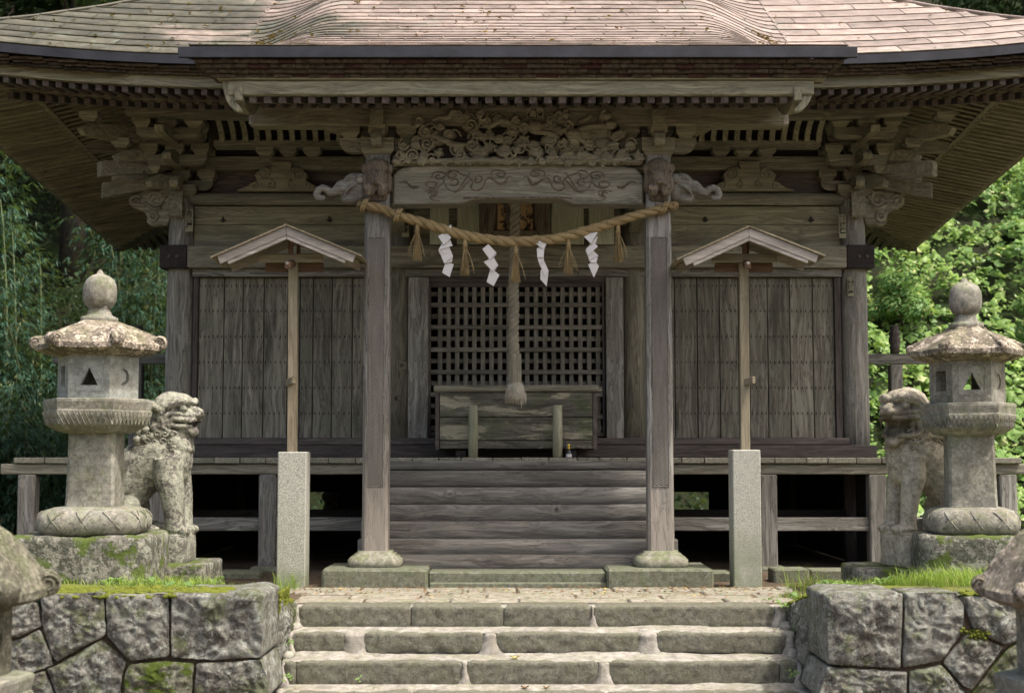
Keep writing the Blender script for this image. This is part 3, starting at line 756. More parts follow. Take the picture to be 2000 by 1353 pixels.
# --- columns
for sx in (-1, 1):
    for x, y in ((CX, Y0), (CX, YB)):
        m = MB(); m.lathe([(0.135, 0.30 if y > 15 else DECK), (0.14, 1.6), (0.137, 2.6), (0.125, 3.62), (0.12, 3.74)], (sx * x, y, 0), 28)
        hp('column', m, WGREY[2], True)
    m = MB(); m.lathe([(0.135, DECK), (0.135, 3.7)], (sx * IX, Y0, 0), 24); hp('column', m, WD[2], True)
# --- sill, long tie beams, boards above
m = B(-3.30, 3.30, Y0 - 0.16, Y0 + 0.1, Z(868, 14.14), Z(855, 14.14), 0.006); hp('sill', m, WDARK[0])
m = B(-3.55, 3.55, Y0 - 0.24, Y0 + 0.1, DECK + 0.002, Z(869, 14.06), 0.006); hp('sill', m, WDARK[0])
zA, zB = Z(522, 14.1), Z(479, 14.1)
m = B(-3.30, 3.30, Y0 - 0.19, Y0 - 0.02, zA, zB, 0.008); hp('tie_beam', m, WD[0])
for sx in (-1, 1):
    x0, x1 = sorted((sx * 3.302, sx * 3.575))
    m = B(x0, x1, Y0 - 0.195, Y0 - 0.0, zA - 0.006, zB + 0.006, 0.006); e = hp('beam_end', m, IRON, label='blackened beam end wrapping the corner column')
    m = MB()
    for dx in (-0.03, 0.05):
        m.lathe([(0.018, 0), (0.014, 0.012)], (sx * 3.45 + dx, Y0 - 0.195, (zA + zB) / 2), 8, ax=(AX[0], AX[2], -AX[1]))
    hp('stud', m, WDARK[0], parent=e)
    m = B(min(sx * 3.4, sx * 3.575) + (0.0), max(sx * 3.4, sx * 3.575), Y0 + 0.01, YB + 0.1, zA, zB, 0.006); hp('tie_beam', m, WDARK[1])
m = B(-3.26, 3.26, Y0 - 0.12, Y0 - 0.02, Z(540, 14.18), zA - 0.002, 0.005); hp('lintel', m, WGREY[0])
zr = Z(400, 14.2); zt_ = Z(376, 14.2)
for za, zb_ in ((zB + 0.002, Z(440, 14.3)), (Z(440, 14.3) + 0.003, zr - 0.002)):
    hp('wall_board', B(-3.27, 3.27, Y0 - 0.03, Y0 + 0.03, za, zb_, 0.006), WEAVE[0])
m = MB(); m.tube([(-3.30, Y0 - 0.06, (zr + zt_) / 2), (3.30, Y0 - 0.06, (zr + zt_) / 2)], (zt_ - zr) / 2, 20); hp('head_tie_beam', m, WD[0], True)
hp('recess_board', B(-3.3, 3.3, Y0 + 0.06, Y0 + 0.1, zt_, Z(300, 14.3), 0.002), WDARK[0])
hp('upper_beam', B(-3.15, 3.15, Y0 - 0.10, Y0 + 0.05, Z(331, 14.2), Z(305, 14.2), 0.006), WD[0])
hp('upper_back_board', B(-3.3, 3.3, Y0 - 0.04, Y0, Z(305, 14.2) + 0.002, 4.62, 0.002), WVOID[0])
hp('bracket_purlin', B(-3.0, 3.0, 13.86, 14.0, Z(289, 13.9), Z(275, 13.9), 0.005), WD[0])
# curved battens between the purlins
zb0, zb1 = Z(277, 13.85), Z(228, 13.6)
for px in list(range(425, 720, 23)) + list(range(1298, 1600, 23)):
    x = X(px + 5.5, 250, 13.75); m = MB(); rings = []
    for i in range(6):
        t = i / 5; y = 13.86 - 0.30 * (t ** 1.7); z = zb0 + (zb1 - zb0) * (t ** 0.8); w = 0.026
        rings.append([(x - w, y - 0.03, z), (x + w, y - 0.03, z), (x + w, y + 0.02, z), (x - w, y + 0.02, z)])
    m.loft(rings); hp('curved_batten', m, WEAVE[2])
hp('batten_backing', B(-3.05, 3.05, 13.93, 13.97, zb0, 4.5, 0.002), WVOID[0])
def bearing_block(c, w=0.15, h=0.09, d=None):
    d = d or w; x, y, z = c; rings = []
    for s, t in ((0.62, 0.0), (0.68, 0.12), (0.85, 0.32), (1.0, 0.46), (1.0, 1.0)):
        a, b = w / 2 * s, d / 2 * s
        rings.append([(x - a, y - b, z + h * t), (x + a, y - b, z + h * t), (x + a, y + b, z + h * t), (x - a, y + b, z + h * t)])
    return MB().loft(rings)
for px in (519, 565, 611, 1406, 1451, 1496):
    x = X(px, 296, 13.95); hp('bearing_block', bearing_block((x, 13.93, Z(304, 13.9)), 0.17, Z(289, 13.9) - Z(304, 13.9), 0.14), WD[0])

# iron nail covers shaped like small crosses on the upper boards
for px in (700 - 57, 435, 1378, 1585):
    x, z = X(px, 430, 14.25), Z(430, 14.25); m = MB()
    m.box(x - 0.028, x + 0.028, Y0 - 0.045, Y0 - 0.028, z - 0.008, z + 0.008, 0.003); m.box(x - 0.009, x + 0.009, Y0 - 0.05, Y0 - 0.028, z - 0.020, z + 0.036, 0.003)
    hp('nail_cover', m, IRON)
# --- frog-leg struts in the recess
def spiral(cx, cz, r, turns, a0, dirn, y, r0=0.12, n=22):
    out = []
    for i in range(n):
        t = i / (n - 1); rad = r * (1 - t * (1 - r0)); a = a0 + dirn * turns * 2 * pi * t
        out.append((cx + rad * cos(a), y, cz + rad * sin(a)))
    return out
def strut(pxc):
    half = [(21, 316), (19, 330), (24, 327), (40, 330), (52, 342), (48, 354), (58, 358), (70, 366), (86, 371)]
    o = [(-a, b) for a, b in half[::-1]] + half
    o = o[:9] + o[9:]
    pts = [(X(pxc + a, b, 14.2), Z(b, 14.2)) for a, b in o] + [(X(pxc + 86, 374, 14.2), Z(374, 14.2)), (X(pxc - 86, 374, 14.2), Z(374, 14.2))]
    m = MB(); m.prism(pts, Y0 - 0.13, Y0 + 0.05, 0.008); s = hp('frog_leg_strut', m, WCARVE)
    for sg in (-1, 1):
        for dx, py, r, tr in ((34, 341, 13, 1.5), (20, 362, 9, 1.3), (52, 364, 8, 1.0)):
            q = MB(); c = X(pxc + sg * dx, py, 14.2), Z(py, 14.2)
            q.tube(spiral(c[0], c[1], r * 0.0051, tr, 0.5 * pi, sg, Y0 - 0.132), [0.011 * (1 - 0.4 * i / 21) for i in range(22)], 6, flat=1)
            hp('scroll', q, WCARVE, True, parent=s)
strut(550); strut(1463)

# --- plank walls of the two side bays
def plank_bay(px, xend, name_lbl):
    zb, zt2 = Z(855, 14.2), Z(541, 14.2)
    lo, hi = X(px[0], 700, 14.22), X(px[-1], 700, 14.22)
    w = hp('plank_wall', B(lo - 0.03, hi + 0.03, Y0 + 0.02, Y0 + 0.06, zb, zt2, 0.002), WVOID[2], label=name_lbl)
    nails = MB()
    for a, b in zip(px[:-1], px[1:]):
        x0, x1 = X(a, 700, 14.22), X(b, 700, 14.22)
        dy = R.uniform(-0.004, 0.004)
        obj('plank', B(x0 + 0.004, x1 - 0.004, Y0 - 0.045 + dy, Y0 + 0.018, zb, zt2 - 0.002, 0.005), WPLANK, w)
        for py in (557, 606, 656, 706, 756, 806):
            n = max(2, int((x1 - x0) / 0.042))
            for i in range(n):
                x = x0 + (x1 - x0) * (i + 0.5) / n; z = Z(py, 14.22)
                nails.box(x - 0.004, x + 0.004, Y0 - 0.05 + dy, Y0 - 0.03, z - 0.012 - R.uniform(0, 0.008), z + 0.008, 0.001)
    obj('nail_rows', nails, IRON, w, kind='stuff')
    return w
plank_bay([385, 435, 472, 513, 560, 584, 610, 647, 687, 724, 752], 0, 'vertical plank wall of the bay toward the closed-mouthed lion')
plank_bay([1270, 1319, 1363, 1407, 1444, 1465, 1501, 1545, 1590, 1632], 0, 'vertical plank wall of the bay toward the open-mouthed lion')
for sx, p0, p1 in ((-1, 375, 384), (1, 1633, 1645)):
    hp('jamb', B(X(p0, 700, 14.2), X(p1, 700, 14.2), Y0 - 0.08, Y0 + 0.02, Z(855, 14.2), Z(541, 14.2), 0.004), WDARK[2])

# --- middle bay: jambs and the two lattice doors
for p0, p1, y in ((797, 836, 14.16), (1184, 1218, 14.16)):
    hp('door_jamb', B(X(p0, 700, y), X(p1, 700, y), y, y + 0.08, Z(868, y), Z(541, y), 0.006), WGREY[2])
Yd = 14.24
hp('door_head', B(X(836, 540, Yd), X(1184, 540, Yd), Yd - 0.04, Yd + 0.05, Z(552, Yd), Z(541, Yd), 0.004), WDARK[0])
def lattice(p0, p1, nv, ph):
    x0, x1 = X(p0, 700, Yd), X(p1, 700, Yd); z0, z1 = Z(852, Yd), Z(552, Yd)
    d = hp('lattice_door', B(x0, x0 + 0.022, Yd - 0.02, Yd + 0.03, z0, z1, 0.003), WDARK[2])
    obj('stile', B(x1 - 0.022, x1, Yd - 0.02, Yd + 0.03, z0, z1, 0.003), WDARK[2], d)
    obj('rail', B(x0 + 0.023, x1 - 0.023, Yd - 0.02, Yd + 0.03, z0, z0 + 0.04, 0.003), WDARK[0], d)
    obj('rail', B(x0 + 0.023, x1 - 0.023, Yd - 0.02, Yd + 0.03, z1 - 0.045, z1, 0.003), WDARK[0], d)
    pit = (x1 - x0 - 0.044 - 0.05) / nv
    for i in range(nv):
        x = x0 + 0.022 + 0.05 + pit * (i + 0.5) - 0.0
        obj('upright_bar', B(x - 0.022, x + 0.022, Yd - 0.008, Yd + 0.012, z0 + 0.04, z1 - 0.045, 0.002), WLAT[2], d)
    py = 574; k = 0
    while py < 848:
        z = Z(py, Yd)
        if k % 2: obj('cross_bar', B(x0 + 0.023, x1 - 0.023, Yd - 0.026, Yd - 0.0085, z - 0.022, z + 0.022, 0.002), WLAT[0], d)
        else: obj('cross_bar', B(x0 + 0.023, x1 - 0.023, Yd + 0.0125, Yd + 0.03, z - 0.022, z + 0.022, 0.002), WLAT[0], d)
        py += 21.8; k += 1
lattice(837, 1006, 9, 0); lattice(1007, 1181, 9, 1)
# --- the rest of the body: side and rear walls, floor, ceiling
for sx in (-1, 1):
    a, b = sorted((sx * 3.33, sx * 3.37))
    hp('side_wall', B(a, b, Y0 + 0.12, YB - 0.1, DECK, 4.3, 0.003), WDARK[1])
hp('rear_wall', B(-3.3, 3.3, YB, YB + 0.04, DECK, 4.3, 0.003), WDARK[0])
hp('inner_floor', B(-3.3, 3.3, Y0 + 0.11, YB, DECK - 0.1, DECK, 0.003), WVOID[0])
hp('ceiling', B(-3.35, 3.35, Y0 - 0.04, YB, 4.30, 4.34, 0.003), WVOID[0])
# --- under the floor: sleepers, a boarded rear side with gaps, footing stones
zlo = 0.0
for x0, x1 in ((-3.4, -2.72), (-2.15, -1.05), (-0.95, 0.95), (1.05, 1.75), (2.33, 3.4)):
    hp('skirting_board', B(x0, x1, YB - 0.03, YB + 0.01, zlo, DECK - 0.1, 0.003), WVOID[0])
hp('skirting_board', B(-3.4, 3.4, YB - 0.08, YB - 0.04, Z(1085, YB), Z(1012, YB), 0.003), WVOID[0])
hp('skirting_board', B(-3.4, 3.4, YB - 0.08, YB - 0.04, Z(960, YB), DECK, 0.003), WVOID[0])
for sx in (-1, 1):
    hp('skirting_board', B(min(sx * 3.36, sx * 3.39), max(sx * 3.36, sx * 3.39), Y0 - 0.7, YB - 0.1, 0.0, DECK - 0.1, 0.003), WVOID[1])  # extended forward under the veranda to keep sun off the underfloor
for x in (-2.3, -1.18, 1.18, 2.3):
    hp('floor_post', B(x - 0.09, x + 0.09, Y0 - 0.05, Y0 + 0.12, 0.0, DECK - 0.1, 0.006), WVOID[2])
for sx in (-1, 1):
    m = MB(); m.lathe([(0.13, 0), (0.135, DECK - 0.05)], (sx * CX, Y0, 0), 20); hp('column_foot', m, WDARK[2], True)

# --- veranda
Yb = 13.45
x = -4.72
while x < 4.70:
    w = R.uniform(0.2, 0.3)
    if x + w > 4.6: w = 4.72 - x
    y0 = YV + R.uniform(-0.012, 0.012)
    hp('deck_board', B(x + 0.0025, x + w - 0.0025, y0, Y0 - 0.245, DECK - 0.055, DECK, 0.008, 0.002), WDECK[1]); x += w
for sx in (-1, 1):
    y = Y0 - 0.24
    while y < YB + 0.8:
        w = R.uniform(0.2, 0.28); a, b = sorted((sx * (3.38 if y < YB else 0.2), sx * (4.74 + R.uniform(0, 0.02))))
        hp('deck_board', B(a, b, y + 0.0025, y + w - 0.0025, DECK - 0.055, DECK, 0.008), WDECK[0]); y += w
zb2 = Z(926, Yb)
hp('veranda_beam', B(-4.85, -1.42, Yb - 0.06, Yb + 0.06, zb2, DECK - 0.057, 0.01), WD[0])
hp('veranda_beam', B(1.42, 4.85, Yb - 0.06, Yb + 0.06, zb2, DECK - 0.057, 0.01), WD[0])
for sx in (-1, 1):
    a, b = sorted((sx * 4.50, sx * 4.62))
    hp('veranda_beam', B(a, b, Yb + 0.065, YB + 0.8, zb2, DECK - 0.057, 0.01), WD[1])
for px in (55, 310, 524, 1499, 1712, 1966):
    x = X(px, 1000, Yb); hp('veranda_post', B(x - 0.08, x + 0.08, Yb - 0.078, Yb + 0.078, -0.02, zb2 - 0.002, 0.012, 0.002), WGREY[2])
    m = MB(); m.box(x - 0.15, x + 0.15, Yb - 0.15, Yb + 0.15, -0.1, 0.035, 0.02, 0.004); hp('footing_stone', m, ST_PLINTH)
for sx in (-1, 1):
    for y in (15.2, 16.9):
        x = sx * 4.56; hp('veranda_post', B(x - 0.08, x + 0.08, y - 0.08, y + 0.08, -0.02, zb2 - 0.002, 0.012), WGREY[2])
    a, b = sorted((sx * 1.43, sx * 4.55))
    hp('brace_rail', B(a, b, Yb - 0.03, Yb + 0.03, Z(1036, Yb), Z(1010, Yb), 0.006), WGREY[0])
    a, b = sorted((sx * 1.43, sx * 3.3))
    hp('brace_rail', B(a, b, 14.25, 14.31, Z(1010, 14.2), Z(995, 14.2), 0.006), WVOID[0])
    # side railing end post with carved head and cross rail
    yq = 15.3; x = X(1748, 700, yq) if sx > 0 else -X(1748, 700, yq) + 2 * CAMX + 0.09
    p = hp('railing_post', B(x - 0.065, x + 0.065, yq - 0.065, yq + 0.065, DECK, Z(712, yq), 0.008), WGREY[2])
    m = MB(); h0 = Z(690, yq); sc_ = 1.0
    m.lathe([(0.05, 0), (0.05, 0.05), (0.058, 0.06), (0.058, 0.075), (0.045, 0.085), (0.062, 0.12), (0.062, 0.16), (0.05, 0.19), (0.062, 0.205), (0.062, 0.225), (0.045, 0.24), (0.05, 0.29), (0.02, 0.30)], (x, yq, h0), 16)
    obj('post_head', m, WDARK[2], p, True)
    a, b = sorted((sx * 3.45, x + sx * 0.9))
    hp('railing_rail', B(a, b, yq - 0.035, yq + 0.035, Z(711, yq), Z(691, yq), 0.006), WGREY[0])

# --- wooden stair between the porch pillars
ys = [(1115, 1084), (1083, 1053), (1052, 1018), (1017, 985), (984, 951), (950, 918), (917, 899)]
stair = hp('stair', B(-1.33, 1.33, 12.6, 13.34, 0.1, 0.2, 0.01), WVOID[0])
for k, (pb, pt) in enumerate(ys):
    y = 12.16 + 0.2 * k
    if k == 6: y = 13.34
    z0, z1 = Z(pb, y), Z(pt, y)
    hw = 1.385 - 0.004 * k
    m = MB(); n = 24; rings = []
    for i in range(n + 1):
        x = -hw + 2 * hw * i / n; j = 0.004 * fb((x * 1.5, k * 5.0, 0)); jj = 0.004 * fb((x * 1.5, k * 5.0, 7))
        rings.append([(x, y + 0.006 + j, z0 + 0.001), (x, y + j, z0 + 0.006), (x, y - 0.002 + j, (z0 + z1) / 2), (x, y + j, z1 - 0.007 + jj), (x, y + 0.006 + j, z1 - 0.002 + jj), (x, y + 0.24, z1 - 0.003 + jj), (x, y + 0.24, z0 + 0.003)])
    m.loft(rings, True, True); obj('stair_board', m, WSTEP, stair, True)
for sx in (-1, 1):   # stepped cheek of the stair
    for k in range(6):
        a, b = sorted((sx * 1.26, sx * 1.33)); y = 12.16 + 0.2 * k
        obj('stringer', B(a, b, y + 0.245, 13.33, Z(ys[k][0], y) + 0.004, Z(ys[k][1], y) - 0.006, 0.003), WVOID[1], stair)

# --- porch plinths and pillars
for p0, p1 in ((628, 835), (1186, 1395)):
    y = 11.65; m = MB(); m.box(X(p0, 1125, y), X(p1, 1125, y), y, y + 0.72, -0.05, Z(1111, y), 0.018, 0.004); hp('plinth', m, ST_PLINTH)
m = MB(); m.box(X(836, 1125, 11.78), X(1185, 1125, 11.78), 11.78, 12.1, -0.05, Z(1116, 11.78), 0.015, 0.004); hp('threshold_stone', m, ST_PLINTH)
m = MB(); m.box(X(838, 1140, 11.70), X(1188, 1140, 11.70), 11.69, 11.775, -0.05, Z(1137, 11.72), 0.01, 0.003); hp('threshold_stone', m, ST_PLINTH)
for p0, p1, y, pt in ((425, 506, 12.6, 1117), (1375, 1430, 12.3, 1118), (1512, 1582, 12.2, 1111), (1584, 1690, 12.35, 1113)):
    m = MB(); m.box(X(p0, 1125, y), X(p1, 1125, y), y, y + 0.3, -0.1, Z(pt, y), 0.012, 0.004); hp('kerb_stone', m, ST_PLINTH)
for sx in (-1, 1):
    zc = Z(1108, 11.8); r = 0.185
    m = MB(); m.lathe([(r * 0.85, 0), (r * 1.12, 0.012), (r * 1.22, 0.045), (r * 1.2, 0.085), (r * 1.06, 0.112), (r * 0.93, 0.122), (r * 0.92, 0.134), (r * 0.8, 0.136), (r * 0.78, 0.155), (0.1, 0.157)], (sx * PX, YP, 0.12), 40, power=4.5)
    hp('pillar_base', m, ST_PBASE, True)
    z0, z1 = 0.272, 3.62; w = 0.108
    m = MB(); rings = []
    for z, s in ((z0, 1.0), (1.5, 0.995), (3.0, 0.98), (z1, 0.96)):
        a, c_ = w * s, 0.022
        rings.append([(sx * PX + u, YP + v, z) for u, v in ((-a + c_, -a), (a - c_, -a), (a, -a + c_), (a, a - c_), (a - c_, a), (-a + c_, a), (-a, a - c_), (-a, -a + c_))])
    m.loft(rings); pil = hp('porch_pillar', m, WPIL)
    xa = sx * PX
    zp0, zp1 = Z(948, 11.9), Z(466, 11.9); hw = 0.062
    obj('herringbone_panel', B(xa - hw, xa + hw, YP - w - 0.003, YP - w + 0.02, zp0, zp1, 0.002), HERR, pil)
    m = MB()
    for a, b in ((-hw - 0.008, -hw - 0.001), (hw + 0.001, hw + 0.008)): m.box(xa + a, xa + b, YP - w - 0.006, YP - w + 0.02, zp0 - 0.01, zp1 + 0.01, 0.002)
    m.box(xa - hw, xa + hw, YP - w - 0.006, YP - w + 0.02, zp0 - 0.012, zp0 - 0.003, 0.002); m.box(xa - hw, xa + hw, YP - w - 0.006, YP - w + 0.02, zp1 + 0.003, zp1 + 0.012, 0.002)
    obj('panel_moulding', m, WGREY[2], pil)

# --- rainbow beam with carved scrolls
yk = 11.93
def kp(a, b): return (X(a, b, yk), Z(b, yk))
top = [(768, 342), (775, 334), (786, 328), (805, 324), (840, 322), (1010, 321), (1180, 322), (1220, 324), (1240, 329), (1250, 336), (1256, 344)]
bot = [(1256, 400), (1120, 399), (1108, 394), (1095, 389), (925, 389), (912, 394), (900, 398), (768, 400)]
m = MB(); m.prism([kp(*p) for p in top + bot], yk, yk + 0.20, 0.012); kb = hp('rainbow_beam', m, WKOR)
def carve(path, r=0.0075, par=kb, y=None):
    pts = [Vector((kp(a, b)[0], (y or yk) - 0.001, kp(a, b)[1])) for a, b in path]
    P2 = []
    for i in range(len(pts) - 1):
        p0, p1, p2, p3 = pts[max(i - 1, 0)], pts[i], pts[i + 1], pts[min(i + 2, len(pts) - 1)]
        for k in range(5):
            t = k / 5; P2.append(0.5 * ((2 * p1) + (p2 - p0) * t + (2 * p0 - 5 * p1 + 4 * p2 - p3) * t * t + (3 * p1 - p0 - 3 * p2 + p3) * t ** 3))
    P2.append(pts[-1]); n = len(P2)
    m = MB(); m.tube(P2, [r * (0.45 + 0.55 * sin(pi * min(1, max(0.08, i / n)))) for i in range(n)], 6)
    obj('scroll_carving', m, WMASK, par, True)
cr = lambda L: [(760 + a / 4.0, 200 + b / 4.0) for a, b in L]
half = [
    [(962, 582), (935, 578), (915, 600), (890, 630), (850, 625), (820, 600), (790, 590), (755, 605), (740, 650), (705, 685), (660, 685), (640, 655), (655, 625), (620, 585), (590, 610), (560, 660), (520, 695), (470, 685), (442, 650), (425, 600)],
    [(930, 600), (900, 640), (860, 640), (825, 612), (795, 605)], [(640, 600), (600, 640), (560, 685), (510, 705)],
    [(800, 575), (800, 545), (840, 532), (890, 540), (905, 565), (880, 580), (845, 570), (850, 552), (872, 555)],
    [(635, 545), (610, 575), (560, 560), (530, 540), (500, 535), (465, 550), (462, 580), (490, 592), (520, 580), (520, 562), (498, 560)],
    [(330, 590), (350, 550), (400, 545), (440, 560), (425, 590), (380, 598), (360, 582), (385, 568), (400, 578)],
    [(285, 640), (310, 620), (355, 622), (372, 640), (350, 660), (310, 662)], [(285, 640), (320, 668), (370, 668), (410, 640), (430, 610)],
    [(670, 590), (700, 575), (725, 590), (715, 620), (680, 625), (670, 605), (695, 600)],
    [(480, 620), (520, 600), (540, 625), (515, 650), (480, 640)], [(80, 630), (130, 620), (160, 650), (200, 660), (235, 655)],
    [(100, 620), (150, 635), (180, 670), (230, 668)], [(270, 700), (300, 690), (340, 690), (375, 700), (360, 730), (320, 740), (345, 765), (400, 768)],
    [(300, 712), (330, 702), (352, 715), (330, 728)], [(590, 755), (620, 745), (1000, 745)]]
for L in half:
    carve(cr(L)); carve([(2 * 1011.5 - a, b) for a, b in cr(L)])
hp('carving_backboard', B(X(772, 300, 12.1), X(1252, 300, 12.1), 12.02, 12.05, Z(324, 12.1), Z(248, 12.1), 0.003), WDARK[0])

# --- dragon and cloud carving between the porch pillars
dg = MB()
def dp(a, b): return X(760 + a / 4.0, 200 + b / 4.0, 11.95), Z(200 + b / 4.0, 11.95)
base = [(25, 470), (30, 420), (80, 390), (110, 400), (200, 395), (260, 400), (330, 440), (480, 450), (520, 420), (640, 430), (820, 430), (1000, 420), (1200, 440), (1400, 450), (1600, 430), (1750, 380), (1900, 385), (1960, 420), (1985, 470), (1960, 492), (60, 500)]
dg.prism([dp(*p) for p in base], 11.93, 12.05)
for a, b, r in [(60 + 95 * i_, 478 - 8 * (i_ % 2), 34) for i_ in range(20)] + [(235, 160, 46), (290, 245, 60), (400, 215, 38), (470, 265, 52), (540, 112, 42), (612, 125, 36), (710, 108, 36), (640, 195, 62), (760, 160, 50), (850, 150, 40), (905, 165, 46), (1000, 170, 52), (960, 245, 52), (1050, 215, 44),
                (1140, 200, 60), (1230, 200, 50), (1300, 235, 60), (1250, 312, 62), (1320, 115, 40), (1375, 110, 36), (1260, 150, 34), (1400, 190, 40), (1690, 120, 52), (1725, 185, 48), (1640, 240, 90), (1520, 265, 85), (1440, 260, 60), (1770, 275, 48),
                (1800, 260, 30), (1660, 330, 70), (1560, 350, 50), (120, 350, 46), (210, 350, 42), (90, 430, 48), (190, 430, 60), (280, 425, 40), (300, 340, 60), (390, 410, 36), (380, 300, 60), (540, 380, 44), (560, 420, 50), (680, 275, 46), (740, 285, 40), (650, 350, 60), (700, 400, 70),
                (780, 370, 42), (860, 300, 46), (920, 315, 44), (900, 390, 60), (1000, 380, 34), (1040, 330, 62), (1130, 345, 50), (1150, 400, 60), (1270, 390, 44), (1440, 345, 50), (1340, 350, 44), (1620, 410, 36), (1740, 355, 44), (1880, 360, 46), (1940, 430, 40), (1820, 430, 55), (1400, 420, 70), (1520, 430, 60), (1260, 460, 36), (1700, 440, 60), (1320, 460, 30)]:
    x, z = dp(a, b); k = 12.0 / 2778 / 4
    dg.ell((x, 11.925 + R.uniform(-0.02, 0.02), z), (r * k * 1.2, 0.05 + R.uniform(0, 0.03), r * k * 0.85), 12, 8)
    if r < 64:
        dr = R.choice((-1, 1)); a0 = R.uniform(0, 6.28); yy = 11.868 + R.uniform(-0.015, 0.01)
        dg.tube(spiral(x, z, r * k * 0.86, R.uniform(1.1, 1.7), a0, dr, yy, 0.15, 20), [0.012 * (1 - 0.45 * i / 19) for i in range(20)], 6)
        dg.tube([(p[0], p[1] + 0.01, z + (p[2] - z) * 1.25) for p in spiral(x + r * k * R.uniform(-0.8, 0.8), z + r * k * R.uniform(-0.4, 0.4), r * k * 1.1, 0.55, a0 + 2, -dr, yy, 0.6, 14)], [0.011 * (1 - 0.5 * i / 13) for i in range(14)], 6)
for path in ([(190, 330), (250, 290), (340, 280), (420, 310), (520, 340), (620, 350), (700, 330)], [(440, 250), (430, 300), (480, 340), (560, 350), (620, 345)], [(340, 160), (400, 130), (470, 130), (500, 90), (560, 95)],
             [(700, 120), (740, 190), (800, 200), (880, 160), (980, 190), (1060, 180)], [(1060, 190), (1120, 240), (1200, 250), (1280, 270), (1330, 300)], [(1330, 230), (1430, 240), (1540, 210), (1640, 200), (1700, 200)],
             [(1480, 170), (1530, 150), (1580, 115)], [(1350, 320), (1440, 310), (1500, 310), (1550, 350), (1610, 360)], [(1340, 430), (1420, 455), (1500, 420), (1580, 440), (1640, 430)], [(620, 300), (640, 250), (700, 250), (730, 290), (800, 290)], [(1360, 380), (1450, 370), (1520, 380)],
             [(760, 250), (790, 240), (800, 290), (870, 300)], [(30, 470), (200, 478), (400, 472), (700, 470), (1000, 475), (1300, 478), (1600, 470), (1950, 478)], [(1640, 380), (1680, 390), (1720, 350), (1790, 340)], [(1215, 465), (1235, 440), (1260, 470), (1290, 440), (1300, 475)]):
    P2 = [Vector((dp(*p)[0], 11.88 + 0.02 * sin(i * 1.7), dp(*p)[1])) for i, p in enumerate(path)]
    Q = []
    for i in range(len(P2) - 1):
        p0, p1, p2, p3 = P2[max(i - 1, 0)], P2[i], P2[i + 1], P2[min(i + 2, len(P2) - 1)]
        for k in range(5):
            t = k / 5; Q.append(0.5 * ((2 * p1) + (p2 - p0) * t + (2 * p0 - 5 * p1 + 4 * p2 - p3) * t * t + (3 * p1 - p0 - 3 * p2 + p3) * t ** 3))
    Q.append(P2[-1]); dg.tube(Q, [0.022 * (0.5 + 0.6 * sin(pi * (i + 1) / (len(Q) + 1))) for i in range(len(Q))], 7)
sculpt(hp('dragon_carving', dg, WCARVE, True), 0.0048, 0, 0.006, 0.015)

# --- heads carved at the pillar tops
def mask(x, y, z):
    m = MB()
    m.ell((x, y + 0.02, z + 0.10), (0.105, 0.10, 0.085)); m.ell((x, y, z), (0.10, 0.11, 0.10)); m.ell((x, y - 0.05, z - 0.03), (0.055, 0.07, 0.055))
    for s in (-1, 1):
        m.ell((x + s * 0.055, y - 0.06, z - 0.10), (0.05, 0.055, 0.06)); m.ell((x + s * 0.045, y - 0.075, z + 0.045), (0.032, 0.025, 0.018))
        m.ell((x + s * 0.11, y + 0.01, z + 0.09), (0.028, 0.035, 0.045)); m.ell((x + s * 0.10, y + 0.02, z - 0.03), (0.03, 0.05, 0.09))
        m.tube(spiral(x + s * 0.075, z - 0.085, 0.03, 1.2, 0, s, y - 0.115), 0.008, 5)
    m.tube([(x - 0.045, y - 0.11, z - 0.055), (x, y - 0.13, z - 0.045), (x + 0.045, y - 0.11, z - 0.055)], 0.016, 6)
    m.box(x - 0.085, x + 0.085, y + 0.0, y + 0.12, z - 0.19, z - 0.1, 0.02)
    return m
def elephant(s, px0, py0):
    """carved beast with a curling trunk; s = side it points to"""
    def ex(a, b):
        v = X(a, b, 11.95)
        return v if s < 0 else -v
    m = MB(); sx = s
    def pt(a, b, y=11.98): return Vector((ex(a, b), y, Z(b, 11.95)))
    m.ell(pt(692, 360), (0.11, 0.085, 0.105)); m.ell(pt(668, 366), (0.07, 0.07, 0.07)); m.ell(pt(684, 388), (0.085, 0.06, 0.045)); m.ell(pt(706, 368), (0.07, 0.09, 0.12))
    tr = [(664, 366), (654, 374), (645, 377), (638, 370), (630, 367), (622, 371), (618, 380), (621, 387), (630, 388), (634, 383)]
    m.tube([pt(a, b, 11.95) for a, b in tr], [0.05, 0.042, 0.036, 0.034, 0.033, 0.033, 0.032, 0.029, 0.024, 0.016], 8)
    m.tube([pt(700, 360, 11.90), pt(688, 366, 11.89), pt(678, 374, 11.9), (pt(672, 384, 11.92))], [0.012, 0.018, 0.016, 0.008], 6)
    m.tube([pt(694, 348, 11.89), pt(684, 350, 11.89), pt(676, 356, 11.9)], [0.008, 0.012, 0.008], 6)
    m.ell(pt(706, 352, 11.88), (0.04, 0.03, 0.045)); m.ell(pt(683, 358, 11.905), (0.012, 0.012, 0.010))
    return m
for sx in (-1, 1):
    sculpt(hp('lion_mask', mask(sx * PX, 11.87, Z(350, 11.87)), WMASK, True), 0.009, 1, 0.012, 0.05)
    sculpt(hp('elephant_nosing', elephant(sx, 0, 0), WNOSE, True), 0.009, 1)

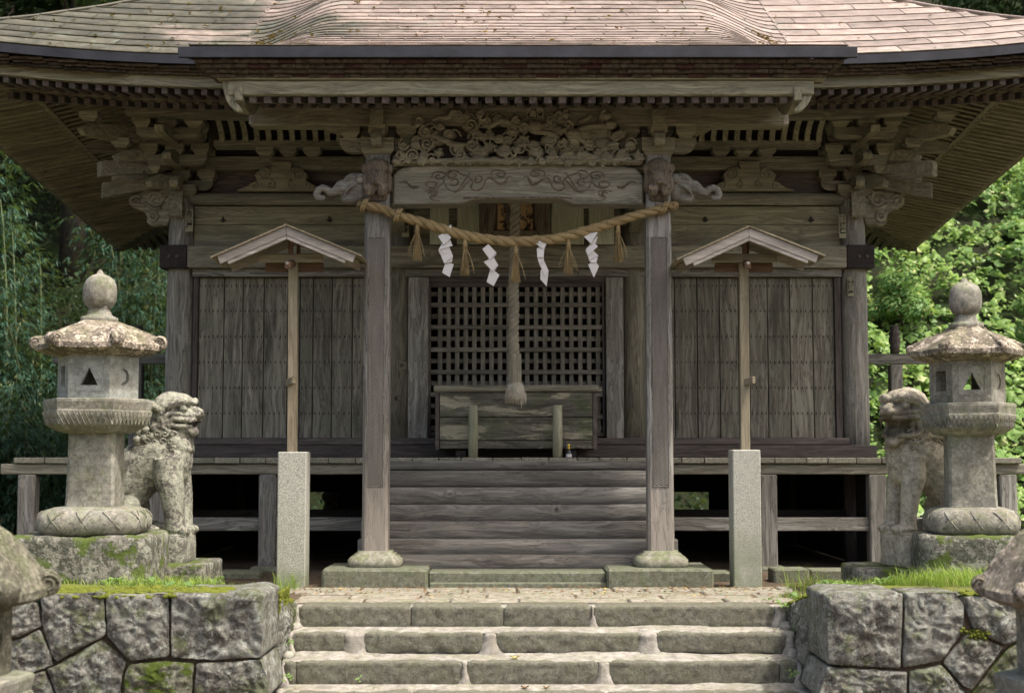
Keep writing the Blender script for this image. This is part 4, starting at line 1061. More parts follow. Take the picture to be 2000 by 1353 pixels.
# --- brackets on the porch pillars, the porch purlin
def arm(c, ax, L, h, w, b=0.4):
    """bracket arm along axis ax: flat top, rounded lower ends"""
    c = Vector(c); side = AX[2].cross(ax); rings = []
    pr = []
    n = 6
    for i in range(n + 1):
        a = pi / 2 * i / n; pr.append((-L / 2 + h * b * 1.4 * (1 - sin(a)), h * b * (1 - cos(a)) if False else h * 0.75 * (1 - sin(a)) * 0 + h * 0.72 * (1 - sin(a)) ** 1.2))
    low = [(-L / 2 + 0.0 + h * 0.9 * (1 - cos(pi / 2 * i / n)), h * 0.75 * (1 - sin(pi / 2 * i / n))) for i in range(n + 1)]
    prof = [(-L / 2, h)] + low + [(-u, v) for u, v in low[::-1]] + [(L / 2, h)]
    m = MB()
    for s in (-1, 1): rings.append([c + ax * u + AX[2] * v + side * (s * w / 2) for u, v in prof])
    m.loft(rings); return m
def nose(c, d, L, h, w):
    """nose piece pointing along d with a drooping rounded end"""
    c = Vector(c); d = Vector(d).normalized(); side = AX[2].cross(d); prof = [(0, 0), (L * 0.55, 0), (L * 0.8, -h * 0.12), (L, -h * 0.05), (L * 1.04, h * 0.4), (L * 0.95, h * 0.75), (L * 0.8, h), (0, h)]
    m = MB(); m.loft([[c + d * u + AX[2] * v + side * (s * w / 2) for u, v in prof] for s in (-1, 1)]); return m
zP = [Z(p, 11.98) for p in (313, 292, 274, 249, 207)]
for sx in (-1, 1):
    x = sx * PX
    big = hp('bracket_set', bearing_block((x, YP, zP[0] - 0.02), 0.28, zP[2] - zP[0] + 0.02, 0.26), WEAVE[0])
    obj('bracket_arm', arm((x, YP, zP[1] - 0.03), AX[0], 0.66, zP[2] - zP[1] + 0.04, 0.10), WEAVE[0], big)
    for dx in (-0.24, 0, 0.24):
        obj('bearing_block', bearing_block((x + dx, YP, zP[2] + 0.012), 0.17, zP[3] - zP[2] - 0.014, 0.17), WEAVE[0], big)
    obj('bracket_nose', nose((x, YP - 0.08, zP[1]), (0, -1, 0), 0.16, 0.12, 0.09), WEAVE[1], big)
    obj('bracket_nose', nose((x, YP - 0.06, zP[3] - 0.01), (0, -1, 0), 0.14, 0.16, 0.11), WEAVE[1], big)
    obj('bearing_block', bearing_block((x, YP - 0.13, zP[2] + 0.0), 0.14, 0.10, 0.12), WEAVE[0], big)
    # carved shoulder under the purlin outside the pillar
    q = [(X(a, b, YP), Z(b, YP)) for a, b in ((600, 246), (632, 250), (642, 258), (654, 259), (662, 267), (676, 268), (684, 246))]
    if sx > 0: q = [(-u, v) for u, v in q]
    m = MB(); m.prism(q, YP - 0.05, YP + 0.05, 0.006); hp('carved_shoulder', m, WEAVE[0])
zk0, zk1 = Z(247, 11.93), Z(205, 11.93)
for a, b, dz in ((X(497, 220, YP), X(1529, 220, YP), 0.0),):
    hp('porch_purlin', B(a, b, 11.90, 12.08, zk0, zk1, 0.012), WEAVE[0])
    for e0, e1 in ((a - 0.035, a - 0.002), (b + 0.002, b + 0.035)): hp('purlin_cap', B(e0, e1, 11.93, 12.05, zk0 + 0.02, zk1 - 0.04, 0.004), WROOFB[0])

# --- brackets on the corner columns
def corner_set(sx):
    x, y = sx * CX, Y0; z = 3.64; T = 0.205
    root = hp('corner_bracket_set', bearing_block((x, y, z), 0.34, 0.14), WD[0])
    o = lambda n, m, mt: obj(n, m, mt, root)
    z += 0.10
    dgn = Vector((sx, -1, 0)).normalized()
    for t in range(3):
        zz = z + T * t
        for p in range(t + 1):
            yy = y - 0.30 * p
            o('bracket_arm', arm((x, yy, zz), AX[0], 0.63, 0.10, 0.10), WD[0])
            for dx in (-0.255, 0.0, 0.255): o('bearing_block', bearing_block((x + dx, yy, zz + 0.098), 0.178, 0.108), WEAVE[0] if p else WD[0])
            if p:
                xx = x + sx * 0.30 * p
                o('bracket_arm', arm((xx, y + 0.1, zz), AX[1], 0.60, 0.115, 0.10), WD[1])
                for dy in (-0.24, 0.0): o('bearing_block', bearing_block((xx, y + 0.1 + dy, zz + 0.115), 0.165, 0.088), WD[1])
        L = 0.30 * (t + 1)
        o('bracket_nose', nose((x, y, zz - 0.01), (0, -1, 0), L + 0.08, 0.12, 0.085), WEAVE[1])
        o('bracket_nose', nose((x, y, zz), (sx, 0, 0), L + 0.06, 0.11, 0.10), WD[0])
        o('bracket_nose', nose((x, y, zz), dgn, (L + 0.02) * 1.2, 0.13, 0.10), WEAVE[0])
        e = Vector((x, y, zz + 0.13)) + dgn * (L * 1.15)
        o('bearing_block', bearing_block(e, 0.18, 0.09), WD[0])
    # two tail rafters pushing out diagonally and along the flank
    for dv, zz, L in ((Vector((sx, -0.35, 0)).normalized(), z + 0.16, 0.78), (dgn, z + 0.30, 0.92), (Vector((sx, 0.1, 0)).normalized(), z + 0.32, 0.72)):
        p = Vector((x, y, zz)); q = p + dv * L + Vector((0, 0, -0.20)); mid = p + dv * L * 0.5 + Vector((0, 0, -0.12))
        m = MB(); side = dv.cross(AX[2]).normalized(); rings = []
        for c_, h, w in ((p, 0.12, 0.10), (mid, 0.12, 0.10), (q, 0.15, 0.10), (q + dv * 0.012, 0.13, 0.09)):
            rings.append([c_ + side * w / 2 + AX[2] * h / 2, c_ - side * w / 2 + AX[2] * h / 2, c_ - side * w / 2 - AX[2] * h / 2, c_ + side * w / 2 - AX[2] * h / 2])
        m.loft(rings); o('tail_rafter', m, WD[0])
    # nosing on the column front and cloud-shaped nosing on its flank
    m = nose((x + sx * 0.02, y - 0.08, 3.47), (0, -1, 0), 0.14, 0.24, 0.14); hp('column_nosing', m, WD[1])
    def ex(a, b): v = X(a, b, 14.25); return v if sx < 0 else -v + 0.0
    out = [(334, 372), (318, 368), (306, 374), (292, 368), (276, 378), (262, 380), (252, 392), (258, 406), (272, 410), (284, 415), (290, 424), (288, 436), (298, 444), (314, 440), (330, 443), (336, 420), (334, 395)]
    m = MB(); pts = [(ex(a, b), Z(b, 14.25)) for a, b in out]; pts = [tuple(v) for v in chaikin(pts, 2, 0.25)]
    m.prism(pts, 14.20, 14.30, 0.010); cl = hp('cloud_nosing', m, WD[0])
    for a, b, r, tr, a0, dd in ((308, 392, 17, 1.5, 2.8, -1), (268, 394, 12, 1.3, 0.4, 1), (301, 425, 11, 1.4, 2.0, -1), (322, 384, 10, 1.0, 1.0, 1)):
        q = MB(); q.tube(spiral(ex(a, b), Z(b, 14.25), r * 0.0051, tr, a0 if sx < 0 else pi - a0, dd if sx < 0 else -dd, 14.198, 0.2), 0.019, 6); obj('scroll', q, WD[0], cl, True)
    q = MB(); q.tube([Vector((ex(a, b), 14.198, Z(b, 14.25))) for a, b in ((272, 400), (280, 404), (288, 398), (294, 405), (304, 410), (318, 407))], 0.018, 6); obj('scroll', q, WD[0], cl, True)
corner_set(-1); corner_set(1)
for x, px in ((-IX, 0), (IX, 0)):   # inner column brackets, seen in slivers behind the porch
    z = 3.64
    r_ = hp('inner_bracket_set', bearing_block((x, Y0, z), 0.30, 0.14), WDARK[0])
    for t in range(3):
        obj('bracket_arm', arm((x, Y0 - 0.30 * t, z + 0.10 + 0.205 * t), AX[0], 0.7, 0.115, 0.10), WDARK[0], r_)
        for dx in (-0.3, 0, 0.3): obj('bearing_block', bearing_block((x + dx, Y0 - 0.30 * t, z + 0.215 + 0.205 * t), 0.165, 0.088), WDARK[0], r_)
for sx in (-1, 1):
    m = MB(); pts = [Vector((sx * PX, YP + 0.1 + (Y0 - YP - 0.2) * i / 8, 3.30 + 0.16 * sin(pi * i / 8) + 0.1 * i / 8)) for i in range(9)]
    rings = [[p + Vector((u, 0, v)) for u, v in ((-0.07, -0.11), (0.07, -0.11), (0.07, 0.11), (-0.07, 0.11))] for p in pts]
    m.loft(rings); hp('linking_beam', m, WD[1])
# ------------------------------------------------------------------ eaves
YE = 12.25                                           # front eave edge of the main roof
def up(x): return 0.24 * (max(0.0, abs(x) - 2.4) / 3.1) ** 2
def eave_strip(name, x0, x1, y0, y1, pz0, pz1, mat, Yr, b=0.0, n=20):
    """a long member that follows the upswept front eave; z from photograph rows read at the middle"""
    z0, z1 = Z(pz0, Yr), Z(pz1, Yr); m = MB(); rings = []
    for i in range(n + 1):
        x = x0 + (x1 - x0) * i / n; u = up(x)
        rings.append([(x, y0, z0 + u), (x, y1, z0 + u), (x, y1, z1 + u), (x, y0, z1 + u)])
    m.loft(rings); return hp(name, m, mat)
def side_z(y): return 4.56 - 0.094 * (y - YE)         # height of the flank eave's lower edge
XE = 5.5
ze_low = Z(189, 12.4)
for sx in (-1, 1):
    a, b = sx * 2.25, sx * (XE + 0.02)
    eave_strip('eave_fascia', a, b, YE, YE + 0.03, 126, 109, FASCIA, YE)
    eave_strip('eave_board', a, b, YE + 0.16, YE + 0.24, 171, 145, WEAVE[0], YE + 0.16)
    eave_strip('eave_board', a, b, YE + 0.13, YE + 0.18, 145, 138, WEAVE[0], YE + 0.13)
    eave_strip('eave_underside', a, b, YE + 0.031, YE + 0.4, 126, 124, SHING, YE + 0.03)
    eave_strip('second_eave_board', a, b * 0.93, 12.95, 13.02, 203, 190, WEAVE[0], 12.95)
    eave_strip('main_purlin', sx * 0.2, sx * 3.75, 13.36, 13.50, 232, 206, WD[0], 13.4)
    # layered shingle ends under the metal edge
    m = MB()
    for k in range(3):
        x = a
        while abs(x) < XE:
            w = R.uniform(0.10, 0.2); y = YE + 0.035 + 0.03 * k + R.uniform(0, 0.02); z1 = Z(126, YE) - 0.024 * k + up(x); xx = x + sx * w
            m.box(min(x, xx) + 0.001, max(x, xx) - 0.001, y, y + 0.15, z1 - 0.022, z1, 0.002); x = xx
    hp('shingle_courses', m, SHING, kind='stuff')
# porch eave
YK = 10.93
hp('porch_fascia', B(X(347, 98, YK), X(1675, 98, YK), YK, YK + 0.03, Z(112, YK), Z(91, YK), 0.003), FASCIA)
for sx in (-1, 1):
    xx = sx * 2.59; m = MB(); m.loft([[(xx + u, YK + 0.031, Z(112, YK)), (xx + u, YE, Z(112, YK) + 0.27), (xx + u, YE, Z(91, YK) + 0.27), (xx + u, YK + 0.031, Z(91, YK))] for u in (-0.015, 0.015)]); hp('porch_fascia', m, FASCIA)
m1, m2 = MB(), MB()
for k in range(4):
    x = -2.55 + 0.04 * k
    while x < 2.55 - 0.04 * k:
        w = min(R.uniform(0.09, 0.20), 2.56 - 0.04 * k - x); y = YK + 0.035 + 0.035 * k + R.uniform(0, 0.018); z1 = Z(112, YK) - 0.031 * k
        (m2 if R.random() < 0.14 else m1).box(x + 0.001, x + w - 0.001, y, y + 0.2, z1 - 0.029, z1 - 0.001, 0.003, 0.002); x += w
hp('shingle_courses', m1, SHING, kind='stuff'); hp('red_shingle_courses', m2, SHINGR, kind='stuff')
for sx in (-1, 1):      # the tapering underside at the porch eave's ends
    m = MB(); a = sx * 2.56; b = sx * 2.25
    m.loft([[(a, y, Z(112, YK) + dz), (b, y, Z(112, YK) + dz), (b, y, Z(150, YK + 0.2) + dz), (b + sx * 0.1, y, Z(146, YK + 0.2) + dz)] for y, dz in ((YK + 0.2, 0.0), (YE + 0.3, 0.25))]); hp('eave_return', m, SHING)
yb_ = 11.12
hp('porch_eave_board', B(X(445, 160, yb_), X(1590, 160, yb_), yb_, yb_ + 0.07, Z(185, yb_), Z(157, yb_), 0.006), WEAVE[0])
hp('porch_eave_board', B(X(425, 152, yb_), X(1612, 152, yb_), yb_ - 0.03, yb_ + 0.07, Z(157, yb_) + 0.002, Z(149, yb_), 0.004), WEAVE[0])
zs0 = Z(186, 11.15)
SL = 0.235
def soff(y): return zs0 + SL * (y - 11.15)
m = MB(); m.loft([[(-2.2, 11.2, soff(11.2) + 0.002), (2.2, 11.2, soff(11.2) + 0.002), (2.2, 11.2, soff(11.2) + 0.02), (-2.2, 11.2, soff(11.2) + 0.02)], [(-2.2, 13.3, soff(13.3)), (2.2, 13.3, soff(13.3)), (2.2, 13.3, soff(13.3) + 0.02), (-2.2, 13.3, soff(13.3) + 0.02)]]); hp('porch_soffit', m, WEAVE[1])
def rafter_mesh(L, w=0.055, h=0.06):
    m = MB(); m.box(-w / 2, w / 2, 0, L, -h, 0, 0.004); me = m.mesh('rafter'); return me
def put_rafter(me, p, q, mat):
    """share one mesh: local Y runs from p to q"""
    p, q = Vector(p), Vector(q); d = (q - p).normalized()
    if not len(me.materials): me.materials.append(mat)
    o = bpy.data.objects.new('rafter', me); C.objects.link(o)
    sx_ = d.cross(AX[2]).normalized(); u = sx_.cross(d)
    M = Matrix((sx_, d, u)).transposed().to_4x4(); M.translation = p
    o.parent = hall; o.matrix_parent_inverse = Matrix.Translation(hall.location).inverted(); o.matrix_basis = M
    return o
rm1, rm2 = rafter_mesh(1.0, 0.06, 0.064), rafter_mesh(1.5, 0.06, 0.06)
n = 37
for i in range(n):
    x = -2.12 + 4.24 * i / (n - 1)
    put_rafter(rm1, (x, 11.16, soff(11.16) - 0.0), (x, 12.16, soff(12.16)), WDARK[1])
    x2 = x + 0.02
    if abs(x2) < 2.12: put_rafter(rm2, (x2, 11.62, soff(11.62) - 0.035), (x2, 13.1, soff(13.1) - 0.035), WDARK[1])
# main front rafters, two tiers
rm3, rm4 = rafter_mesh(0.66, 0.055, 0.065), rafter_mesh(1.2, 0.06, 0.065)
for sx in (-1, 1):
    x = 2.32
    while x < XE - 0.05:
        u = up(x); xa = sx * x
        if x < 5.35: put_rafter(rm3, (xa, YE + 0.20, Z(172, YE + 0.2) + u), (xa, YE + 0.86, Z(172, YE + 0.2) + u * 0.9 + 0.10), WDARK[1])
        if x < 4.7: put_rafter(rm4, (xa, 12.90, Z(189, 12.9) + u * 0.8 - 0.06), (xa, 14.1, Z(189, 12.9) + 0.30 + u * 0.5 - 0.06), WDARK[1])
        x += 0.118
    m = MB(); m.grid(lambda i, j: (sx * i, j, Z(171, YE + 0.2) + up(i) * (1 - 0.4 * (j - YE) / 2) + 0.135 * (j - YE) + 0.004), [2.2 + 0.35 * k for k in range(10)], [YE + 0.2, 13.0, 14.3])
    hp('front_soffit', m, WDARK[1])
# flank soffits
ZIN = lambda y: side_z(y) + 0.50
YR_ = 19.34
rm5 = rafter_mesh(0.95, 0.046, 0.095)
inner = MB()
for sx in (-1, 1):
    y = 12.65
    while y < YR_ - 0.05:
        zo = side_z(y)
        # the eave lines slant a little as in fan-jointed old eaves
        if y > 13.1: put_rafter(rm5, (sx * 5.42, y, zo + 0.04), (sx * 4.5, y, zo + 0.22), WEAVE[1])
        else: inner.beam((sx * 5.42, y, zo + 0.04), (sx * (5.55 - (y - YE)), y, zo + 0.04 + 0.2 * (y - YE - 0.13)), 0.046, 0.09)
        lo = max(3.42, 3.42 + max(0, 13.9 - y) * 1.0)
        if lo < 4.5: inner.beam((sx * 4.72, y, zo + 0.11), (sx * lo, y, zo + 0.11 + (4.72 - lo) * 0.24), 0.046, 0.10)
        y += 0.118
    m = MB(); m.grid(lambda i, j: (sx * (5.45 - 2.0 * i), j, min(side_z(j) + 0.045 + 0.42 * i, Z(171, YE + 0.2) + up(5.45 - 2 * i) + 0.135 * (j - YE) + 0.06 + 0.3 * max(0, j - 13.6))), [0, 0.2, 0.35, 0.5, 0.75, 1], [12.3 + 0.5 * k for k in range(15)]); hp('flank_soffit', m, WVOID[0])  # darker boards, colour deepened for the missing shade between the rafters
    for xx, hh, dz in ((5.44, 0.10, 0.03), (4.66, 0.05, 0.10), (4.70, 0.05, 0.13)):
        m = MB(); m.loft([[(sx * xx + u, y, side_z(y) + dz - hh * 0.5 + v) for u, v in ((-0.03, 0), (0.03, 0), (0.03, hh), (-0.03, hh))] for y in (12.35, 14, 16, 18, YR_ + 0.05)]); hp('flank_eave_board', m, WEAVE[1])
    m = MB(); m.loft([[(sx * 5.50 + u, y, side_z(y) + 0.09 + v) for u, v in ((-0.02, 0), (0.10, 0.06), (0.10, 0.24), (-0.02, 0.24))] for y in (YE + 0.02, 14, 16, 18, YR_ + 0.1)]); hp('flank_fascia', m, FASCIA)
    m = MB(); m.beam((sx * 3.45, 14.15, 4.60), (sx * 5.46, 12.33, Z(172, YE + 0.2) + up(5.4) - 0.05), 0.13, 0.14); hp('hip_rafter', m, WEAVE[0])
    m = MB(); m.beam((sx * 3.45, 17.4, 4.42), (sx * 5.44, YR_ - 0.05, side_z(YR_) + 0.02), 0.13, 0.14); hp('hip_rafter', m, WDARK[0])
hp('inner_rafters', inner, WEAVE[0], kind='stuff')
# rear eave with its row of rafter ends
m = MB(); m.grid(lambda i, j: (i, YR_ - 2.0 * j, 3.97 - 0.06 + 0.5 * j + 0.0), [-5.4 + 0.6 * k for k in range(19)], [0, 0.5, 1]); hp('rear_soffit', m, WDARK[0])
m = MB()
for i in range(88):
    x = -5.2 + 0.12 * i; m.beam((x, YR_, 3.90), (x, YR_ - 1.2, 4.19), 0.055, 0.07)
hp('rear_rafters', m, WDARK[1], kind='stuff')
m = MB(); m.box(-5.5, 5.5, YR_ - 0.02, YR_ + 0.08, 3.93, 4.2, 0.01); hp('rear_fascia', m, FASCIA)
# curved barge boards closing the porch eave
for sx in (-1, 1):
    def ex(a): return sx * a
    m = MB(); prof = []
    for i in range(9):
        t = i / 8; y = 11.10 + 1.3 * t; prof.append((y, soff(y) + 0.02 + 0.05 * (1 - t), soff(y) - 0.04 - 0.12 * sin(pi * min(1, t * 1.5))))
    x = 2.22; rings = [[(ex(x - 0.03), y, b), (ex(x + 0.03), y, b), (ex(x + 0.03), y, a), (ex(x - 0.03), y, a)] for y, a, b in prof]
    m.loft(rings); hp('barge_board', m, WEAVE[1])
    pts = [(X(a, b, 11.2), Z(b, 11.2)) for a, b in ((1562, 157), (1588, 157), (1586, 180), (1578, 205), (1562, 222), (1546, 222), (1558, 205), (1566, 185))]
    if sx < 0: pts = [(-u, v) for u, v in pts]
    m = MB(); m.prism([tuple(v) for v in chaikin(pts, 1, 0.25)], 11.14, 11.20, 0.006); hp('barge_board_end', m, WEAVE[2])

# ------------------------------------------------------------------ the copper roof
zE = Z(109.5, YE) + 0.004
def z_main(x, y):
    d = y - YE; ds = XE + 0.1 - abs(x)
    d2 = min(d, max(0, ds)); 
    return zE + 0.56 * d2 + 0.018 * d2 * d2 + up(x) * max(0.0, 1 - 0.25 * d)
zK = Z(91, YK) + 0.004
def z_kp(y):
    d = y - YK
    z = zK + 0.36 * d + 0.062 * d * d
    return z
def z_roof(x, y):
    s = 1 - sst(1.62, 2.42, abs(x))
    if y < YE:
        t = (y - YK) / (YE - YK); side = zK + (zE - zK) * t ** 1.3
        return side * (1 - s) + z_kp(y) * s
    m_ = z_main(x, y)
    if y > 13.2:
        base = z_main(0, 13.2); k = z_kp(13.2) - base; top_ = z_main(x, y) + k * max(0, 1 - (y - 13.2) / 1.6)
    else: top_ = max(m_, z_kp(y))
    return m_ * (1 - s) + top_ * s
ridge_y = 15.8
sag = lambda x, y: 0.004 * fb((x * 1.3, y * 1.1, 3))
rf = MB(); xs = [-5.6 + 0.2 * i for i in range(57)]
rf.grid(lambda x, y: (x, y, z_roof(x, y) - 0.02), xs, [YE + 0.02 + 0.2 * i for i in range(18)])
rf.grid(lambda x, t: (x, ridge_y + (YR_ + 0.1 - ridge_y) * t, (z_main(x, ridge_y) - 0.02) * (1 - t) + t * min(z_main(x, ridge_y), 4.25)), xs, [i / 10 for i in range(11)])
rf.grid(lambda x, y: (x, y, z_roof(x, y) - 0.02), [-2.56 + 0.16 * i for i in range(33)], [YK + 0.03, 11.4, 11.9, YE + 0.03])
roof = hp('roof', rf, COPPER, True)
def sheet(x0, x1, y0, y1, lip=0.017):
    m = MB(); n = max(3, int((x1 - x0) / 0.09)); rings = []
    for i in range(n + 1):
        x = x0 + (x1 - x0) * i / n
        if i == 0: x += 0.0015
        za = z_roof(x, y0) + sag(x, y0) + lip + 0.003 * fb((x * 4, y0 * 3, 9)); zb = z_roof(x, y1 + 0.01) + sag(x, y1) + 0.004
        zm = (za + zb) / 2 - 0.001 + 0.002 * fb((x * 5, y0 * 5, 2))
        rings.append([(x, y0 + 0.034, za - lip - 0.001), (x, y0 + 0.001, za - 0.004), (x, y0, za), (x, (y0 + y1) / 2, zm), (x, y1 + 0.012, zb)])
    o = len(m.v); m.loft(rings, False, False, closed=False)
    # a thin folded seam standing at the sheet's end
    a = rings[0]
    for k in range(2, 4):
        p, q = Vector(a[k]), Vector(a[k + 1]); u = Vector((0, 0, 0.006)); w = Vector((0.008, 0, 0))
        m.quad(p, q, q + u, p + u); m.quad(p + u, q + u, q + u + w, p + u + w); m.quad(p + w, p + u + w, q + u + w, q + w)
    return m
cnt = 0
rest = MB()
e = 0.128; j = 0; y = YK
while y < 14.35:
    lim = 2.585 if y < YE - 0.02 else 2.475
    w0 = 0.78; x = -lim; off = ((j * 0.37) % 1.0) * w0
    cuts = [-lim] + [c for c in [-lim + off + w0 * i + R.uniform(-0.03, 0.03) for i in range(8)] if -lim + 0.12 < c < lim - 0.12] + [lim]
    for a, b in zip(cuts[:-1], cuts[1:]):
        if j >= 18 and b <= 1.1 and a >= -1.1: continue
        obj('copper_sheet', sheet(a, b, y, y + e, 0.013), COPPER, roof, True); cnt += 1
    y += e * (1 + 0.006 * j); j += 1
yk_end = y
e = 0.205
for sx in (-1, 1):
    y = YE; j = 0
    while y < 14.4:
        lim = 5.58 - max(0, y - YE - 0.0) * 1.0
        w0 = 0.80; off = ((j * 0.41 + (0.2 if sx > 0 else 0)) % 1.0) * w0
        cuts = [2.44] + [c for c in [2.44 + off + w0 * i + R.uniform(-0.03, 0.03) for i in range(8)] if 2.6 < c < lim - 0.12] + [lim]
        for a, b in zip(cuts[:-1], cuts[1:]):
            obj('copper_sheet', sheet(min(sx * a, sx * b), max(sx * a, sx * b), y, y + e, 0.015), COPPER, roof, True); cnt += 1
        y += e; j += 1
print('sheets', cnt)
# hip ridges and main ridge
for sx in (-1, 1):
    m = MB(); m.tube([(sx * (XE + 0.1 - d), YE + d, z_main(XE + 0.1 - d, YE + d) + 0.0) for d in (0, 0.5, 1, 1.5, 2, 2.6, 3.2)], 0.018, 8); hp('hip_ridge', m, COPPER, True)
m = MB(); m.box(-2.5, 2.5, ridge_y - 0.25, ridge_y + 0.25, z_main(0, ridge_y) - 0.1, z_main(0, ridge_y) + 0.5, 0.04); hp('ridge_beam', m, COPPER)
# fallen leaves on the roof
m = MB()
def dead(m, x, y, z, s):
    a = R.uniform(0, 6.28); u = Vector((cos(a), sin(a), R.uniform(-0.2, 0.3))) * s; v = Vector((-sin(a), cos(a), R.uniform(-0.1, 0.4))) * s * 0.55
    c = Vector((x, y, z + s * 0.25)); n_ = Vector((0, 0, s * 0.3))
    o = len(m.v); m.v += [c - u, c - v + n_, c + u, c + v + n_ * 0.5]; m.f.append([o, o + 1, o + 2]); m.f.append([o, o + 2, o + 3])
for i in range(240):
    sx = R.choice((-1, -1, -1, 1))
    x = sx * R.uniform(0, 4.6) if R.random() < 0.75 else R.uniform(-2.4, 1.9); y = R.uniform(11.0, 14.0)
    if y < YE and abs(x) > 2.5: continue
    dead(m, x, y, z_roof(x, y) + 0.02, R.uniform(0.014, 0.036))
for sx in (-1, 1):
    for i in range(70):
        t = R.random(); x = sx * (2.42 - 0.25 * t + R.gauss(0, 0.04)); y = YE + 0.12 + 0.35 * t + R.gauss(0, 0.03); dead(m, x, y, z_roof(x, y) + 0.02, R.uniform(0.012, 0.028))
obj('roof_leaves', m, DEADL, kind='stuff')
# ------------------------------------------------------------------ lettering and labels stuck on the timber
TEXTS = []
def label_text(parent, chars, x, y, z, size, mat=INK, vertical=True, name='lettering', bold=0.012):
    for i, ch in enumerate(chars):
        cu = bpy.data.curves.new(name, 'FONT'); cu.body = ch; cu.size = size; cu.align_x = 'CENTER'; cu.extrude = 0.0008; cu.offset = size * bold
        cu.materials.append(mat); o = bpy.data.objects.new(name, cu); C.objects.link(o)
        zz = z - (i * size * 1.02 if vertical else 0); xx = x + (0 if vertical else i * size * 1.05)
        o.parent = parent
        if parent.type == 'EMPTY' and parent.get('_w'): o.matrix_parent_inverse = Matrix.Translation(parent.location).inverted()
        o.location = (xx, y, zz); o.rotation_euler = (radians(90), 0, 0); TEXTS.append(o)
x, z = X(1045, 221, 11.89), Z(221, 11.89)
m = MB(); m.prism([(x - 0.077, z - 0.058), (x + 0.077, z - 0.058), (x + 0.077, z + 0.045), (x, z + 0.060), (x - 0.077, z + 0.045)], 11.894, 11.899)
lb = hp('paper_label', m, STICK, label='old shrine-visitor label with an arched black border on the porch purlin')
m = MB()
for a, b in (((-0.074, -0.055), (0.074, -0.055)), ((0.074, -0.055), (0.074, 0.043)), ((0.074, 0.043), (0, 0.056)), ((0, 0.056), (-0.074, 0.043)), ((-0.074, 0.043), (-0.074, -0.055))):
    m.beam((x + a[0], 11.893, z + a[1]), (x + b[0], 11.893, z + b[1]), 0.002, 0.006, 0.0005, up=Vector((0, 1, 0.001)))
obj('label_border', m, INK, lb)
label_text(lb, '仁渡', x - 0.034, 11.8925, z - 0.042, 0.064, vertical=False, bold=0.035)
label_text(lb, '村金', x - 0.022, 11.8925, z + 0.020, 0.024, vertical=False, bold=0.02)
def col_label(px, py0, chars, size, Y, w, h, lbl, small=None):
    x, z = X(px, py0, Y), Z(py0, Y)
    m = MB(); m.box(x - w / 2, x + w / 2, Y, Y + 0.004, z - h, z, 0.001); l = hp('paper_label', m, STICK, label=lbl)
    zz = z - size * 0.95
    if small:
        for k, s in enumerate(small): label_text(l, s, x + (k - 0.5) * 0.035, Y - 0.002, z - 0.03, 0.03)
        zz -= 0.03 * len(small[0]) + 0.005
    label_text(l, chars, x, Y - 0.002, zz, size, bold=0.04)
col_label(370, 409, '古奈屋', 0.062, 14.15, 0.075, 0.225, 'narrow paper label lettered in black on the corner column by the cloud nosing')
col_label(1645, 419, '渡仁', 0.062, 14.15, 0.07, 0.24, 'narrow paper label with two large characters beside the right tail of the cross beam', ('木川', '村吉'))
col_label(1661, 541, '遊歩', 0.058, 14.148, 0.062, 0.19, 'narrow paper label below the blackened beam end', ('三番', '六組'))
col_label(792, 432, '鈴木', 0.06, 14.14, 0.07, 0.16, 'paper label half hidden behind the straw rope')

# ------------------------------------------------------------------ offering box, bottles
bx = thing('offering_box', 'long mossy wooden offering box in front of the lattice doors', 'offering box', (0, 13.75, DECK)); bx['_w'] = True
yb0 = 13.58
bs = [(876, 860), (859, 815), (814, 766)]
for a, b in bs: obj('front_board', B(X(859, 800, yb0), X(1157, 800, yb0), yb0, yb0 + 0.03, Z(a, yb0) + 0.001, Z(b, yb0) - 0.001, 0.004), WBOX, bx)
for p0, p1 in ((850, 858), (1158, 1166)):
    obj('end_board', B(X(p0, 800, yb0), X(p1, 800, yb0), yb0 + 0.012, yb0 + 0.42, Z(878, yb0), Z(767, yb0), 0.004), WDARK[1], bx)
obj('back_board', B(X(859, 800, yb0), X(1157, 800, yb0), yb0 + 0.39, yb0 + 0.42, Z(878, yb0), Z(767, yb0), 0.004), WDARK[0], bx)
obj('rim', B(X(847, 760, yb0), X(1168, 760, yb0), yb0 - 0.03, yb0 + 0.05, Z(765, yb0), Z(752, yb0), 0.012), WD[0], bx)
obj('rim', B(X(847, 760, yb0), X(1168, 760, yb0), yb0 + 0.37, yb0 + 0.45, Z(765, yb0), Z(752, yb0), 0.01), WD[0], bx)
for i in range(12):
    x = X(870, 760, yb0) + i * 0.132; obj('slat', B(x, x + 0.05, yb0 + 0.052, yb0 + 0.368, Z(764, yb0), Z(754, yb0), 0.004), WD[1], bx)
for p in (900, 1115): obj('runner', B(X(p, 800, yb0) - 0.05, X(p, 800, yb0) + 0.05, yb0 + 0.03, yb0 + 0.40, DECK, Z(879, yb0) - 0.001, 0.004), WVOID[1], bx)
for px in (924, 1089):
    x = X(px, 840, 13.44); zt3 = Z(791, 13.44)
    t_ = thing('log_stake', 'pale peeled log stake before the offering box, %s' % ('the one away from the bottle' if px < 1000 else 'the one beside the bottle'), 'stake', (x, 13.44, DECK), group='log stakes in front of the offering box')
    m = MB(); m.lathe([(0.045, 0), (0.046, 0.2), (0.044, zt3 - DECK - 0.01), (0.036, zt3 - DECK)], n=16); obj('log', m, WNOSE if False else WLOG, t_, True)
DG = simple('dark_glass', (0.008, 0.006, 0.004), 0.12, spec=0.6, bump=0)
YC = simple('yellow_cap', (0.75, 0.50, 0.06), 0.5, ns=60, bump=0)
bt = thing('bottle', 'small dark bottle with yellow cap and white label at the foot of a stake', 'bottle', (X(1111, 888, 13.40), 13.40, DECK))
